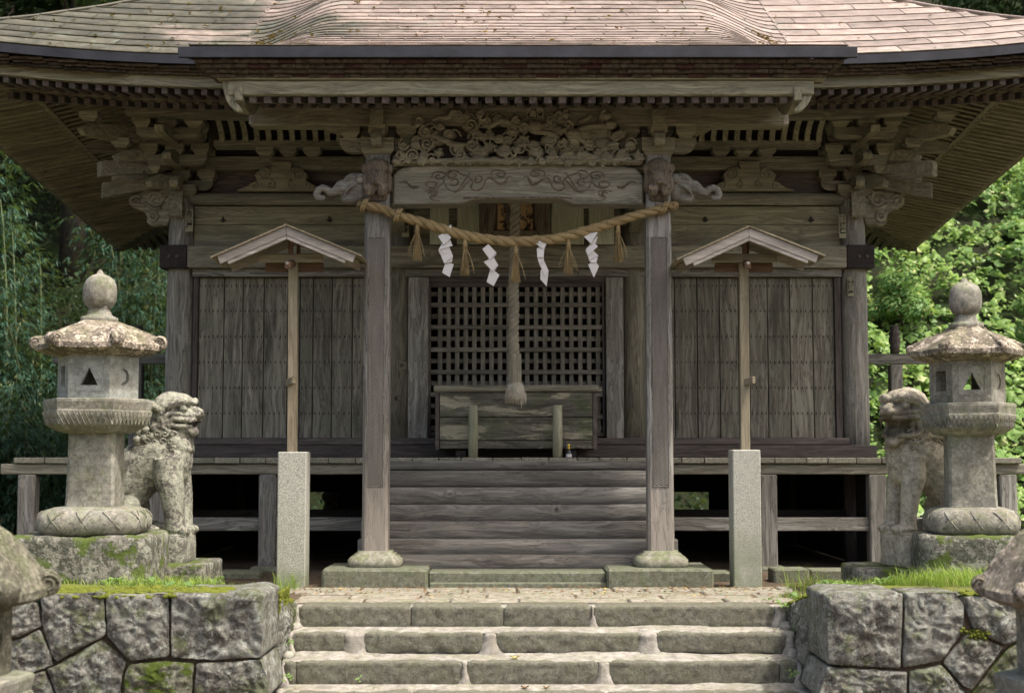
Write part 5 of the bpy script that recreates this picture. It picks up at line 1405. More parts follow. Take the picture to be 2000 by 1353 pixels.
m = MB(); m.lathe([(0.024, 0), (0.026, 0.004), (0.026, 0.045), (0.012, 0.075), (0.009, 0.08), (0.009, 0.118), (0.006, 0.12)], n=16); obj('glass_body', m, DG, bt, True)
m = MB(); m.lathe([(0.0265, 0.004), (0.0268, 0.006), (0.0268, 0.032), (0.0265, 0.034)], n=16); pl_ = obj('paper_wrap', m, PAPER, bt, True)
m = MB(); m.lathe([(0.0115, 0.082), (0.0115, 0.098), (0.0105, 0.1)], n=12); obj('neck_seal', m, YC, bt, True)
m = MB(); m.lathe([(0.0115, 0.108), (0.012, 0.110), (0.012, 0.124), (0.008, 0.127)], n=12); obj('cap', m, YC, bt, True)
ht = thing('bottle', 'thin black bottle showing just behind the yellow-capped one', 'bottle', (X(1105.5, 870, 13.53), 13.53, DECK))
m = MB(); m.lathe([(0.012, 0), (0.012, 0.10), (0.006, 0.12), (0.006, 0.155), (0.002, 0.158)], n=12); obj('glass_body', m, DG, ht, True)

# ------------------------------------------------------------------ votive boards and the framed tablet above the door
tb = thing('framed_tablet', 'gilded flaking tablet in a wavy brown wooden frame over the door', 'tablet', (0, 13.7, 3.0)); tb['_w'] = True
yt = 13.75
def tz(py): return Z(py, yt)
obj('gilded_board', B(X(971, 400, yt), X(1041, 400, yt), yt, yt + 0.02, tz(449), tz(345), 0.004), GOLD, tb)
m = MB(); m.tube([Vector((X(a, b, yt), yt - 0.004, tz(b))) for a, b in ((985, 350), (992, 372), (984, 392), (993, 410), (990, 430), (996, 445))], [0.01, 0.02, 0.028, 0.022, 0.026, 0.012], 7)
m.tube([Vector((X(a, b, yt), yt - 0.004, tz(b))) for a, b in ((1006, 350), (1012, 380), (1016, 395), (1012, 414), (1020, 430))], [0.01, 0.016, 0.012, 0.02, 0.01], 7)
obj('carved_characters', m, WMASK, tb, True)
obj('backing', B(X(938, 400, yt), X(1074, 400, yt), yt + 0.025, yt + 0.05, tz(460), tz(340), 0.004), WMASK, tb)
for s in (0, 1):
    pts = [(940, 340), (948, 365), (944, 385), (955, 412), (950, 430), (941, 456), (969, 458), (969, 340)]
    if s: pts = [(2012 - a, b) for a, b in pts]
    m = MB(); m.prism([tuple(v) for v in chaikin([(X(a, b, yt), tz(b)) for a, b in pts], 2, 0.25)], yt - 0.03, yt + 0.024, 0.008); obj('wavy_frame_side', m, WMASK, tb)
obj('frame_rail', B(X(962, 400, yt), X(1050, 400, yt), yt - 0.025, yt + 0.022, tz(460), tz(450.5), 0.005), WMASK, tb)
for a, b, lb_ in ((840, 877, 'bare pale board at the end of the row next to the shide-hung rope'), (893, 936, 'pale board with faded ink writing next to the framed tablet'), (1077, 1140, 'widest pale board with faint writing beside the framed tablet'), (1150, 1199, 'pale board with a faded signature at the far end from the door rope')):
    t_ = thing('votive_board', lb_, 'wooden board', (X((a + b) / 2, 430, 14.05), 14.05, Z(470, 14.05)), group='pale wooden boards leaning over the door'); t_['_w'] = True
    t_.rotation_euler = (0, 0, 0)
    m = MB(); x0, x1 = X(a, 430, 14.05), X(b, 430, 14.05); m.obox(((x0 + x1) / 2, 14.03, (Z(478, 14.05) + Z(372, 14.05)) / 2), AX, ((x1 - x0) / 2, 0.012, (Z(372, 14.05) - Z(478, 14.05)) / 2), 0.003)
    bd = obj('board', m, WPLAQ, t_)
    if a > 880:
        q = MB(); rr2 = random.Random(a)
        for i in range(16):
            xx = (x0 + x1) / 2 + rr2.uniform(-0.35, 0.35) * (x1 - x0); zz = Z(400 + 3.6 * i, 14.05); l_ = rr2.uniform(0.01, 0.03)
            q.beam((xx, 14.0175, zz), (xx + rr2.uniform(-l_, l_), 14.0175, zz - rr2.uniform(0, l_)), 0.0008, 0.003, 0.0003, up=Vector((0, 1, 0.01)))
        obj('faded_writing', q, WMASK, bd, kind='stuff')

# ------------------------------------------------------------------ ropes
def cat(pts, n):
    out = []
    for i in range(len(pts) - 1):
        p0, p1, p2, p3 = pts[max(i - 1, 0)], pts[i], pts[i + 1], pts[min(i + 2, len(pts) - 1)]
        for k in range(n):
            t = k / n; out.append(0.5 * ((2 * p1) + (p2 - p0) * t + (2 * p0 - 5 * p1 + 4 * p2 - p3) * t * t + (3 * p1 - p0 - 3 * p2 + p3) * t ** 3))
    out.append(pts[-1]); return out
def twist(path, rad, strands=3, pitch=0.26, sr=0.62, n=9):
    """strands laid round a path; rad gives the rope's radius at each point"""
    ms = []
    L = [0.0]
    for a, b in zip(path[:-1], path[1:]): L.append(L[-1] + (b - a).length)
    for s in range(strands):
        pts, rr_ = [], []
        u = (path[1] - path[0]).normalized().orthogonal().normalized()
        for i, p in enumerate(path):
            t = (path[min(i + 1, len(path) - 1)] - path[max(i - 1, 0)]).normalized(); u = (u - t * u.dot(t)).normalized(); w = t.cross(u)
            a = 2 * pi * (s / strands + L[i] / pitch); r = rad[i] if hasattr(rad, '__len__') else rad
            pts.append(p + (u * cos(a) + w * sin(a)) * r * (1 - sr) * 1.15); rr_.append(r * sr * (1 + 0.06 * fb((L[i] * 20, s, 0))))
        m = MB(); m.tube(pts, rr_, n); ms.append(m)
    return ms
RP = [(700, 400), (712, 401), (735, 404), (765, 416), (790, 425), (820, 433), (860, 446), (900, 458), (945, 467), (1000, 472), (1050, 470), (1090, 466), (1130, 455), (1170, 444), (1210, 431), (1250, 419), (1280, 411), (1305, 405), (1320, 404)]
pth = cat([P(a, b, 11.83 + (0.0 if 715 < a < 1305 else 0.03)) for a, b in RP], 12)
radf = [0.030 + 0.014 * sin(pi * i / (len(pth) - 1)) ** 0.8 for i in range(len(pth))]
sh = thing('straw_rope', 'thick twisted straw rope slung between the two porch pillars', 'rope', (0, 11.83, 2.9)); sh['_w'] = True
for m in twist(pth, radf, 3, 0.30): obj('strand', m, STRAW, sh, True)
def fuzz(path, rad, n, l0, l1):
    m = MB()
    for i in range(n):
        k = R.randrange(1, len(path) - 1); p = path[k]; t = (path[k + 1] - path[k - 1]).normalized(); a = R.uniform(0, 6.28)
        u = t.orthogonal().normalized(); w = t.cross(u); r = rad[k] if hasattr(rad, '__len__') else rad
        d = (u * cos(a) + w * sin(a)); b = p + d * r * 0.8; L = R.uniform(l0, l1)
        e_ = b + d * L * R.uniform(0.25, 0.9) + t * L * R.uniform(-0.9, 0.9); s_ = t.cross(d) * 0.0012 + t * 0.0006
        m.tri(b - s_, b + s_, e_)
    return m
obj('loose_straw', fuzz(pth, radf, 5200, 0.012, 0.06), STRAW, sh, kind='stuff')
for c, nn in ((pth[3 * 12 + 6], 0), (pth[1 * 12], 1), (pth[17 * 12 - 4], 2)):
    m = MB()
    for k in range(3):
        a = k * 0.5; rr_ = 0.05
        m.tube([c + Vector((0.012 * (k - 1) + 0.02 * sin(q_), -cos(q_) * rr_, sin(q_) * rr_)) for q_ in [2 * pi * i / 14 for i in range(15)]], 0.010, 6)
    obj('knot', m, STRAW, sh, True)
for sx in (-1, 1):          # the rope's tails wrapped round the pillars
    x = sx * PX; m_ = [Vector((x + sx * (-0.02), 11.85, Z(407, 11.85))), Vector((x + sx * 0.09, 11.86, Z(402, 11.85))), Vector((x + sx * 0.14, 11.92, Z(400, 11.9))), Vector((x + sx * 0.145, 12.06, Z(400, 12))), Vector((x + sx * 0.10, 12.14, Z(400, 12.1))), Vector((x, 12.145, Z(402, 12.1)))]
    q = cat(m_, 8)
    for m in twist(q, 0.032, 3, 0.25): obj('strand', m, STRAW, sh, True)
    obj('loose_straw', fuzz(q, 0.032, 160, 0.02, 0.07), STRAW, sh, kind='stuff')

def tassel(px, py0, py1, lbl):
    y = 11.82; top = P(px, py0 - 12, y); bot = Z(py1, y); t_ = thing('straw_tassel', lbl, 'tassel', tuple(top), group='straw tassels hanging from the thick rope')
    Lh = top.z - bot; m = MB(); neck = 0.10
    m.tube([(0, 0, 0), (0.001, 0, -neck * 0.5), (0, 0, -neck)], [0.012, 0.018, 0.020], 8)
    for zz in (-neck * 0.75, -neck * 0.85): m.tube([(0.021 * cos(a), 0.021 * sin(a), zz) for a in [2 * pi * i / 12 for i in range(13)]], 0.003, 5)
    obj('binding', m, STRAW, t_, True)
    m = MB()
    for i in range(130):
        a = R.uniform(0, 6.28); q = R.random() ** 0.5; r0, r1 = 0.016 * q, 0.042 * q; L = Lh * R.uniform(0.9, 1.03)
        if i < 5: r1 = 0.085; L *= 0.93
        p0 = Vector((r0 * cos(a), r0 * sin(a), -neck * 0.8)); p1 = Vector((r1 * cos(a) * 0.7, r1 * sin(a) * 0.7, -(neck + L) / 2)); p2 = Vector((r1 * cos(a), r1 * sin(a), -L))
        s_ = Vector((0.0017, 0.0006, 0)); s2 = Vector((0.0005, -0.0016, 0))
        m.quad(p0 - s_, p0 + s_, p1 + s_, p1 - s_); m.quad(p1 - s_, p1 + s_, p2 + s_, p2 - s_); m.quad(p0 - s2, p0 + s2, p2 + s2, p2 - s2)
    obj('straw_skirt', m, STRAW, t_)
for px, a, b, lbl in ((815, 446, 508, 'straw tassel nearest the pillar beside the lion with the closed mouth'), (908, 476, 537, 'straw tassel between the first two paper streamers'), (1007, 490, 552, 'middle straw tassel hanging in front of the bell rope'),
                      (1110, 476, 535, 'straw tassel between the narrow streamer and the last streamer'), (1207, 448, 511, 'straw tassel nearest the pillar beside the open-mouthed lion')): tassel(px, a, b, lbl)
def shide(pts_l, lbl, y=11.80):
    """zigzag paper: rows of (centre x, y px) corners, folded with slight depth"""
    c0 = P(*pts_l[0][0], y); t_ = thing('paper_streamer', lbl, 'paper streamer', tuple(c0), group='zigzag paper streamers on the thick rope'); t_['_w'] = True
    m = MB()
    for k, quad_ in enumerate(pts_l):
        dy = 0.012 * (1 if k % 2 else -1)
        q = [P(a, b, y + dy * (0.5 if i in (0, 1) else -0.5) + 0.008 * k) for i, (a, b) in enumerate(quad_)]
        n_ = Vector((0, 0.0012, 0)); m.loft([q, [p + n_ for p in q]])
    obj('folded_paper', m, PAPER, t_)
cz = lambda L, ox=600, oy=380, s=1.7575: [[(ox + a / s, oy + b / s) for a, b in q] for q in L]
shide(cz([[(486, 108), (495, 103), (494, 128), (484, 128)], [(449, 143), (478, 126), (494, 148), (468, 172)], [(468, 172), (494, 148), (484, 160), (482, 166)], [(468, 158), (490, 152), (499, 176), (450, 190)],
          [(450, 190), (482, 166), (500, 210), (456, 205)], [(452, 192), (480, 170), (501, 212), (470, 236)], [(470, 236), (500, 212), (497, 232), (468, 234)], [(476, 228), (503, 240), (489, 283), (463, 268)]]), 'paper streamer nearest the pillar beside the lion with the closed mouth')
shide(cz([[(601, 187), (622, 170), (650, 200), (626, 222)], [(608, 232), (648, 204), (650, 206), (628, 224)], [(606, 231), (640, 215), (656, 243), (634, 262)], [(634, 262), (656, 243), (640, 265), (628, 262)], [(630, 250), (660, 276), (640, 314), (616, 300)]]), 'widest paper streamer, folded in three lozenges left of the bell rope')
shide(cz([[(780, 165), (800, 158), (824, 165), (812, 190)], [(788, 185), (815, 172), (812, 215), (790, 215)], [(789, 212), (812, 200), (812, 232), (797, 240)], [(797, 240), (812, 225), (829, 262), (818, 280)], [(802, 258), (829, 262), (822, 315), (800, 290)]]), 'narrow twisted paper streamer just right of the bell rope')
shide(cz([[(985, 118), (992, 103), (994, 122), (984, 124)], [(950, 145), (968, 125), (998, 130), (974, 168)], [(974, 168), (998, 140), (992, 165), (978, 172)], [(958, 186), (982, 160), (998, 178), (964, 210)], [(955, 190), (975, 185), (1000, 210), (968, 225)], [(968, 225), (998, 212), (992, 235), (972, 232)], [(964, 240), (988, 228), (1002, 246), (984, 285)]]), 'paper streamer nearest the pillar beside the open-mouthed lion')

# bell rope
yr = 13.05
br = thing('bell_rope', 'frayed grey bell rope with wooden sleeve hanging before the lattice doors', 'rope', (X(1005, 700, yr), yr, 2.0)); br['_w'] = True
bp = cat([P(a, b, yr) for a, b in ((1008, 250), (1007, 400), (1003, 560), (1004, 600), (1003, 650), (1004, 692))], 40)
for m in twist(bp, 0.048, 3, 0.17, 0.6): obj('strand', m, HEMP, br, True)
obj('loose_fibres', fuzz(bp, 0.045, 500, 0.01, 0.03), HEMP, br, kind='stuff')
xr = X(1005.5, 715, yr); m = MB(); m.lathe([(0.066, Z(747, yr)), (0.068, Z(746, yr)), (0.063, Z(691, yr)), (0.05, Z(690, yr))], (xr, yr, 0), 8, rot=pi / 8); obj('wooden_sleeve', m, WD[2] if False else WNOSEZ, br)
m = MB(); rings_p = [(0.06, 746), (0.078, 752), (0.090, 764), (0.096, 776), (0.082, 781), (0.05, 777)]
m.lathe([(r, Z(p, yr)) for r, p in rings_p[::-1]], (xr + 0.004, yr, 0), 14)
for p in m.v: p += Vector((fb(p * 30), fb(p * 30 + Vector((5, 0, 0))), 0)) * 0.006
obj('frayed_head', m, HEMPL, br, True)
m = MB()
for i in range(420):
    a = R.uniform(0, 6.28); q = 0.6 + 0.4 * R.random(); p0 = Vector((xr + 0.066 * cos(a), yr + 0.066 * sin(a), Z(748, yr))); p1 = Vector((xr + 0.104 * q * cos(a) + 0.006, yr + 0.104 * q * sin(a), Z(772, yr))); 
    p2 = Vector((xr + 0.108 * q * cos(a) + R.uniform(-0.01, 0.012), yr + 0.105 * q * sin(a), Z(R.uniform(778, 792), yr))); s_ = Vector((0.003 * abs(sin(a)) + 0.001, 0.002, 0))
    m.quad(p0 - s_, p0 + s_, p1 + s_, p1 - s_); m.tri(p1 - s_, p1 + s_, p2)
for dx, pe in ((-0.035, 788), (0.01, 790), (0.062, 804), (0.058, 798)): m.tri((xr + dx - 0.007, yr - 0.05, Z(765, yr)), (xr + dx + 0.007, yr - 0.05, Z(765, yr)), (xr + dx, yr - 0.05, Z(pe, yr)))
obj('frayed_end', m, HEMPL, br)

# ------------------------------------------------------------------ granite posts carrying small gabled roofs
def roofed_post(side, gpx, gtop, pole, ztop, apex, endsL, endsR, lbl):
    y = 11.66; x0, x1 = X(gpx[0], 1000, y), X(gpx[1], 1000, y); xc = (x0 + x1) / 2
    t_ = thing('roofed_notice_post', lbl, 'post', (xc, 11.78, 0), group='granite posts with small gabled wooden roofs'); t_['_w'] = True
    obj('granite_base', B(x0, x1, y, y + 0.235, -0.05, Z(gtop, y), 0.008), GRANITE, t_)
    yp = 11.79; q0 = Vector((X(pole[0], 870, yp), yp, Z(882, yp) - 0.02)); q1 = Vector((X(pole[1], 515, yp), yp, Z(ztop, yp)))
    m = MB(); m.beam(q0, q1, 0.075, 0.075, 0.004, up=Vector((0, 1, 0))); obj('pole', m, WNEW[2], t_)
    # peg sticking out of the pole
    pk = P(pole[2], 745, yp - 0.06); m = MB(); m.obox(pk, (Vector((0.55, -0.8, 0.15)).normalized(), Vector((0.8, 0.55, 0)).normalized(), AX[2]), (0.06, 0.018, 0.03), 0.004); obj('peg', m, WNEW[0], t_)
    A = P(*apex, 11.50); 
    zc = A.z; x_a = A.x; yF, yK2 = 11.48, 12.02
    for e_, nm in ((endsL, 'l'), (endsR, 'r')):
        E = P(*e_, 11.50); d = Vector((E.x - x_a, 0, E.z - zc)); L = d.length; d.normalize(); nrm = Vector((-d.z, 0, d.x)); 
        if nrm.z < 0: nrm = -nrm
        cx_ = lambda s, off, yy: Vector((x_a, yy, zc)) + d * s + nrm * off
        def slab(s0, s1, o0, o1, ya, yb_, bev=0.003):
            m = MB(); m.obox((cx_((s0 + s1) / 2, (o0 + o1) / 2, (ya + yb_) / 2)), (d, AX[1], nrm), ((s1 - s0) / 2, (yb_ - ya) / 2, abs(o1 - o0) / 2), bev); return m
        cth = abs(d.x); g_ = 0.0012 * (1 if d.x > 0 else -1)
        def mitre(s1, o0, o1, ya, yb_, s0=0.0):
            a_, b_ = cx_(s1, o0, 0), cx_(s1, o1, 0)
            m = MB(); m.prism([(x_a + g_, zc + o0 / cth), (a_.x, a_.z), (b_.x, b_.z), (x_a + g_, zc + o1 / cth)], ya, yb_, 0.002); return m
        obj('roof_board', mitre(L, -0.001, -0.016, yF - 0.02, 11.74), WNEW[1], t_); obj('roof_board', mitre(L, -0.001, -0.016, 11.742, yK2 + 0.02), WNEW[1], t_)
        obj('barge_board', mitre(L - 0.05, -0.018, -0.085, yF, yF + 0.022), WROOFB[0], t_)
        obj('barge_moulding', mitre(L - 0.11, -0.0865, -0.115, yF + 0.006, yF + 0.03), WROOFB[0], t_)
        obj('barge_board', mitre(L - 0.05, -0.018, -0.085, yK2 - 0.022, yK2), WROOFB[0], t_)
        for k in range(5):
            ya = yF + 0.06 + k * 0.09; s1 = L - 0.10 + (0.04 if k > 2 else 0)
            obj('under_board', slab(0.04, s1, -0.034 - 0.002 * (k % 2), -0.018, ya, ya + 0.088), WNEW[0], t_)
    zb = Z(509, 11.70); 
    hwx = 0.27
    obj('cross_beam', B(x_a - hwx, x_a + hwx, 11.72, 11.755, Z(512, 11.72), Z(495, 11.72), 0.01), WNEW[0], t_)
    obj('cross_beam', B(x_a - hwx * 0.85, x_a + hwx * 0.95, 11.835, 11.87, Z(531, 11.84), Z(513, 11.84), 0.008), WRED[0], t_)
    obj('king_post', B(x_a - 0.018, x_a + 0.02, 11.70, 11.74, Z(495, 11.72) + 0.002, Z(462, 11.7), 0.004), WRED[2], t_)
    obj('king_post', B(x_a + 0.03, x_a + 0.06, 11.84, 11.87, Z(513, 11.84) + 0.002, Z(466, 11.84), 0.004), WRED[2], t_)
    m = MB(); m.beam((x_a + 0.0, 11.55, Z(520, 11.6)), (x_a + 0.025, 11.9, Z(500, 11.85) - 0.04), 0.05, 0.06, 0.01); obj('through_tenon', m, WRED[1], t_)
    m = MB(); m.ell((x_a + 0.0, 11.545, Z(516, 11.6)), (0.014, 0.012, 0.014)); obj('bolt_head', m, WROOFB[0], t_, True)
roofed_post(-1, (541, 597), 882, (571, 573, 568), 512, (560, 438), (412, 502), (708, 499), 'granite post with a small gabled wooden roof beside the pillar with the rope knot')
roofed_post(1, (1432, 1487), 878, (1455, 1452, 1463), 514, (1462, 441), (1320, 506), (1611, 499), 'granite post with a small gabled wooden roof toward the open-mouthed lion')

# ------------------------------------------------------------------ stone lanterns
def hexring(r, z, rot=0.0, c=0.0, corner=0.0):
    """hexagon with a flat face towards -Y, c = chamfer at the corners, corner lifts the corners"""
    out = []
    for k in range(6):
        a = pi / 3 * k + rot
        for s in (-1, 0, 1):
            if s == 0: out.append(Vector((r * cos(a), r * sin(a), z + corner)))
            else:
                b = pi / 3 * (k + s) + rot; t = 0.12
                p = Vector((r * cos(a), r * sin(a), z)).lerp(Vector((r * cos(b), r * sin(b), z)), t); p.z = z + corner * 0.45; out.append(p)
    return out
def hexloft(prof, corners=None):
    m = MB(); m.loft([hexring(r, z, corner=(corners[i] if corners else 0)) for i, (r, z) in enumerate(prof)]); return m
def lump(m, amt, k, seed=0):
    for p in m.v: 
        n_ = Vector((fb(p * k + Vector((seed, 0, 0)), 4), fb(p * k + Vector((0, seed + 9, 0)), 4), fb(p * k + Vector((3, 0, seed)), 4))); p += n_ * amt
    return m
def dense_box(x0, x1, y0, y1, z0, z1, n=14, r=0.03, amt=0.012, seed=0, pw=10):
    """rough block: superellipse column with softened top and bottom, displaced"""
    m = MB(); hx, hy = (x1 - x0) / 2, (y1 - y0) / 2; cx, cy = (x0 + x1) / 2, (y0 + y1) / 2; rings = []; N = n * 4
    prof = [(1 - r / hx * 1.2, 0), (1 - r / hx * 0.35, r * 0.3), (1, r)] + [(1, r + (z1 - z0 - 2 * r) * i / 6) for i in range(1, 6)] + [(1, z1 - z0 - r), (1 - r / hx * 0.35, z1 - z0 - r * 0.3), (1 - r / hx * 1.2, z1 - z0), (0.6, z1 - z0), (0.3, z1 - z0), (0.02, z1 - z0)]
    for s, z in prof:
        ring = []
        for k in range(N):
            a = 2 * pi * k / N; ca, sa = cos(a), sin(a); q = (abs(ca) ** pw + abs(sa) ** pw) ** (-1.0 / pw); ring.append(Vector((cx + hx * s * q * ca, cy + hy * s * q * sa, z0 + z)))
        rings.append(ring)
    m.loft(rings); return lump(m, amt, 4.5, seed)
def stone_lantern(loc, rz, lbl, grp, sc=1.0, openings=('square', 'triangle', 'moon'), curls=True, steep=1.0, finial=0.125, base=(-0.5, 0.5), mats=(ST_LBLUE, ST_LROOF), roofr=0.485, slim=1.0):
    t_ = thing('stone_lantern', lbl, 'stone lantern', loc, rz, grp, sc); seed = loc[0] * 3
    o = lambda n_, m, mt, s=True: obj(n_, m, mt, t_, s)
    m = dense_box(base[0], base[1], -0.42, 0.42, -0.08, 0.325, seed=seed, amt=0.02, r=0.035); o('base_stone', m, ST_BASE)
    prof = [(0.30, 0.32), (0.345, 0.328), (0.375, 0.36), (0.385, 0.41), (0.375, 0.46), (0.335, 0.505), (0.27, 0.525), (0.2, 0.53)]
    prof = [(r * (slim * 0.9 + 0.1), z) for r, z in prof]; m = MB(); m.lathe(prof, n=56, power=4.2); cu = o('lotus_cushion', lump(m, 0.006, 9, seed), ST_LANT)
    m = MB()
    for k in range(24):     # petals cut into the cushion
        a0 = 2 * pi * (k // 2) / 12
        pts = []
        for i in range(7):
            t = i / 6; zz = 0.37 + 0.13 * t; r = 0.383 if zz < 0.44 else 0.383 - 0.10 * ((zz - 0.44) / 0.07) ** 2 * 0.5; a = a0 + (0.262 if k % 2 else -0.262) * (t - 0.5) * 1.0
            q = (abs(cos(a)) ** 4.2 + abs(sin(a)) ** 4.2) ** (-1 / 4.2); r *= slim * 0.9 + 0.1; pts.append((r * q * cos(a), r * q * sin(a), zz))
        m.tube(pts, 0.0045, 5)
    o('petal_carving', m, ST_LANT) if False else obj('petal_carving', m, ST_LANT, cu, True, kind='stuff')
    m = MB(); rings = []
    for z, s in ((0.52, 0.182), (0.60, 0.178), (0.85, 0.172), (1.09, 0.170)):
        c_ = 0.02; rings.append([(u, v, z) for u, v in ((-s + c_, -s), (s - c_, -s), (s, -s + c_), (s, s - c_), (s - c_, s), (-s + c_, s), (-s, s - c_), (-s, -s + c_))])
    m.loft(rings); o('shaft', m, ST_LANT, False)
    m = hexloft([(r * slim, z) for r, z in [(0.24, 1.07), (0.30, 1.085), (0.375, 1.13), (0.405, 1.20), (0.408, 1.235), (0.400, 1.24), (0.402, 1.25), (0.412, 1.30), (0.410, 1.318), (0.395, 1.325), (0.2, 1.327)]]); pf = o('platform', lump(m, 0.005, 8, seed), ST_LANT, False)
    m = MB()
    for f in range(6):
        a, b = pi / 3 * f, pi / 3 * (f + 1)
        for side in (0, 1):
            pts = []
            N = 11
            for i in range(N):
                t = i / (N - 1); zz, r = (1.225, 0.408) if (i + side) % 2 else (1.135, 0.386)
                p = Vector((cos(a), sin(a), 0)).lerp(Vector((cos(b), sin(b), 0)), t) * r * slim; p.z = zz; pts.append(p)
            m.tube(pts, 0.005, 4)
    obj('petal_carving', m, ST_LANT, pf)
    # firebox
    zf0, zf1, rf_ = 1.327, 1.648, 0.302 * (slim * 0.5 + 0.5); ap = rf_ * cos(pi / 6); w = rf_ / 2
    fb_ = o('firebox', hexloft([(rf_ * 0.9, zf0 - 0.003), (rf_ * 0.9, zf0 + 0.012)]), mats[0], False)
    order = {4: openings[1], 3: openings[0], 5: openings[2]}
    for f in range(6):
        ang = pi / 3 * f + pi / 6; n_ = Vector((cos(ang), sin(ang), 0)); u = Vector((-sin(ang), cos(ang), 0)) * 1.0
        M = Matrix((u, AX[2], n_)).transposed().to_4x4(); M.translation = n_ * (ap - 0.045) + AX[2] * zf0
        h_ = zf1 - zf0; kind = order.get(f, 'square')
        if kind == 'square': hole = [(-0.062, 0.09), (0.062, 0.09), (0.062, 0.245), (-0.062, 0.245)]
        elif kind == 'triangle': hole = [(-0.065, 0.095), (0.065, 0.095), (0.0, 0.225)]
        else:
            hole = [(0.062 * cos(a_) - 0.01, 0.16 + 0.062 * sin(a_)) for a_ in [-1.9 + 3.6 * i / 12 for i in range(13)]] + [(0.052 * cos(a_) - 0.032, 0.165 + 0.052 * sin(a_)) for a_ in [1.45 - 2.9 * i / 10 for i in range(11)]]
        m = MB(); m.panel([(-w, 0), (w, 0), (w, h_), (-w, h_)], [hole], M, 0.045); obj('window_panel', m, mats[0], fb_)
        if kind != 'moon':
            m = MB(); iw = 0.105
            M2 = M.copy(); M2.translation = n_ * ap + AX[2] * zf0
            m.panel([(-iw, 0.05), (iw, 0.05), (iw, 0.285), (-iw, 0.285)], [[(-iw + 0.01, 0.06), (iw - 0.01, 0.06), (iw - 0.01, 0.275), (-iw + 0.01, 0.275)]], M2, 0.003); obj('incised_border', m, mats[0], fb_)
    # roof
    R0 = roofr
    prof = [(0.26, 1.635), (R0 - 0.06, 1.665), (R0 - 0.008, 1.685), (R0, 1.69), (R0 + 0.002, 1.728), (R0 - 0.015, 1.742), (R0 - 0.10, 1.805), (R0 - 0.20, 1.86), (R0 - 0.28, 1.893), (0.15, 1.915), (0.11, 1.925)]
    cor = [0, 0.006, 0.012, 0.014, 0.014, 0.014, 0.01, 0.004, 0, 0, 0]
    m = MB(); rings = []
    for i, (r, z) in enumerate(prof):
        ring = []
        for k in range(6):
            a, b = Vector((cos(pi / 3 * k), sin(pi / 3 * k), 0)), Vector((cos(pi / 3 * (k + 1)), sin(pi / 3 * (k + 1)), 0))
            for s in range(8):
                t = s / 8; e_ = abs(t - 0.5) * 2; p = a.lerp(b, t) * r; p.z = z + cor[i] * e_ ** 3; ring.append(p)
        rings.append(ring)
    for p in [q_ for r_ in rings for q_ in r_]:
        if p.z > 1.742: p.z = 1.742 + (p.z - 1.742) * steep
    m.loft(rings); rfo = o('roof', lump(m, 0.005, 9, seed), mats[1], False)
    for k in range(6):
        a = pi / 3 * k; d = Vector((cos(a), sin(a), 0)); s_ = Vector((-sin(a), cos(a), 0))
        m = MB(); cs = (1.0 if curls else 0.72) * (1.2 if steep > 1 else 1.0)
        pts = [d * (R0 - 0.17) + AX[2] * (1.742 + 0.096 * steep), d * (R0 - 0.10) + AX[2] * 1.795, d * (R0 - 0.03) + AX[2] * 1.752]
        m.tube(pts, [0.014, 0.024, 0.034], 10)
        c_ = d * (R0 - 0.025) + AX[2] * (1.752 if curls else 1.745)
        m.lathe([(0.03 * cs, -0.042 * cs), (0.052 * cs, -0.036 * cs), (0.056 * cs, 0), (0.052 * cs, 0.036 * cs), (0.03 * cs, 0.042 * cs)], c_, 16, ax=(d, AX[2], s_))
        q = obj('corner_scroll', lump(m, 0.004, 9, seed + k), mats[1], rfo, True)
        g = MB()
        for sg in (-1, 1):
            cc = c_ + s_ * sg * 0.042 * cs; g.tube([cc + (d * cos(b_) + AX[2] * sin(b_)) * (0.042 - 0.03 * b_ / 9) * cs for b_ in [i * 0.6 for i in range(15)]], 0.006, 5)
        for v in g.f: pass
        obj('corner_scroll', g, mats[1], rfo, True)
    f_ = finial
    m = MB(); m.lathe([(0.13, 1.90), (0.128, 1.945), (0.10, 1.955), (0.088, 1.965), (0.082, 1.985), (0.07, 2.01), (0.085, 2.03)], n=28, power=3.2)
    o('finial_collar', lump(m, 0.003, 12, seed), ST_LANT)
    m = MB(); m.lathe([(0.07, 2.005), (f_ * 0.82, 2.035), (f_ * 0.97, 2.075), (f_, 2.13), (f_ * 0.97, 2.19), (f_ * 0.80, 2.235), (f_ * 0.5, 2.262), (0.03, 2.275), (0.02, 2.295), (0.004, 2.31)], n=32)
    o('jewel_finial', lump(m, 0.005, 9, seed), ST_LANT)
    return t_
yl = 10.55
xl = X(188, 900, yl)
stone_lantern((xl, yl, Z(1137, 10.13) - 0.0), radians(2), 'stone lantern with triangle and crescent moon windows, in front of the closed-mouthed lion', 'stone lanterns on the terrace', 0.985, base=(-0.53, 0.49))
xr_ = X(1893, 900, yl)
stone_lantern((xr_, yl, Z(1134, 10.13) + 0.0), radians(-10), 'lichened stone lantern with square and triangle windows in front of the open-mouthed lion', 'stone lanterns on the terrace', 0.955, openings=('square', 'triangle', 'moon'), curls=False, mats=(ST_LANT, ST_LROOF), base=(-0.42, 0.5), roofr=0.445, slim=0.88)
yn = 6.7
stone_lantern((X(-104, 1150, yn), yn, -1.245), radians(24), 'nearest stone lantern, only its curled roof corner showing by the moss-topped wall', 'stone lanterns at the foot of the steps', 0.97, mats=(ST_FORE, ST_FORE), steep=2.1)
stone_lantern((X(2112, 1150, yn), yn, -1.245), radians(-24), 'nearest stone lantern, only a lichened roof corner showing by the grassy wall', 'stone lanterns at the foot of the steps', 0.97, mats=(ST_LANT, ST_LROOF), curls=False, steep=2.1)

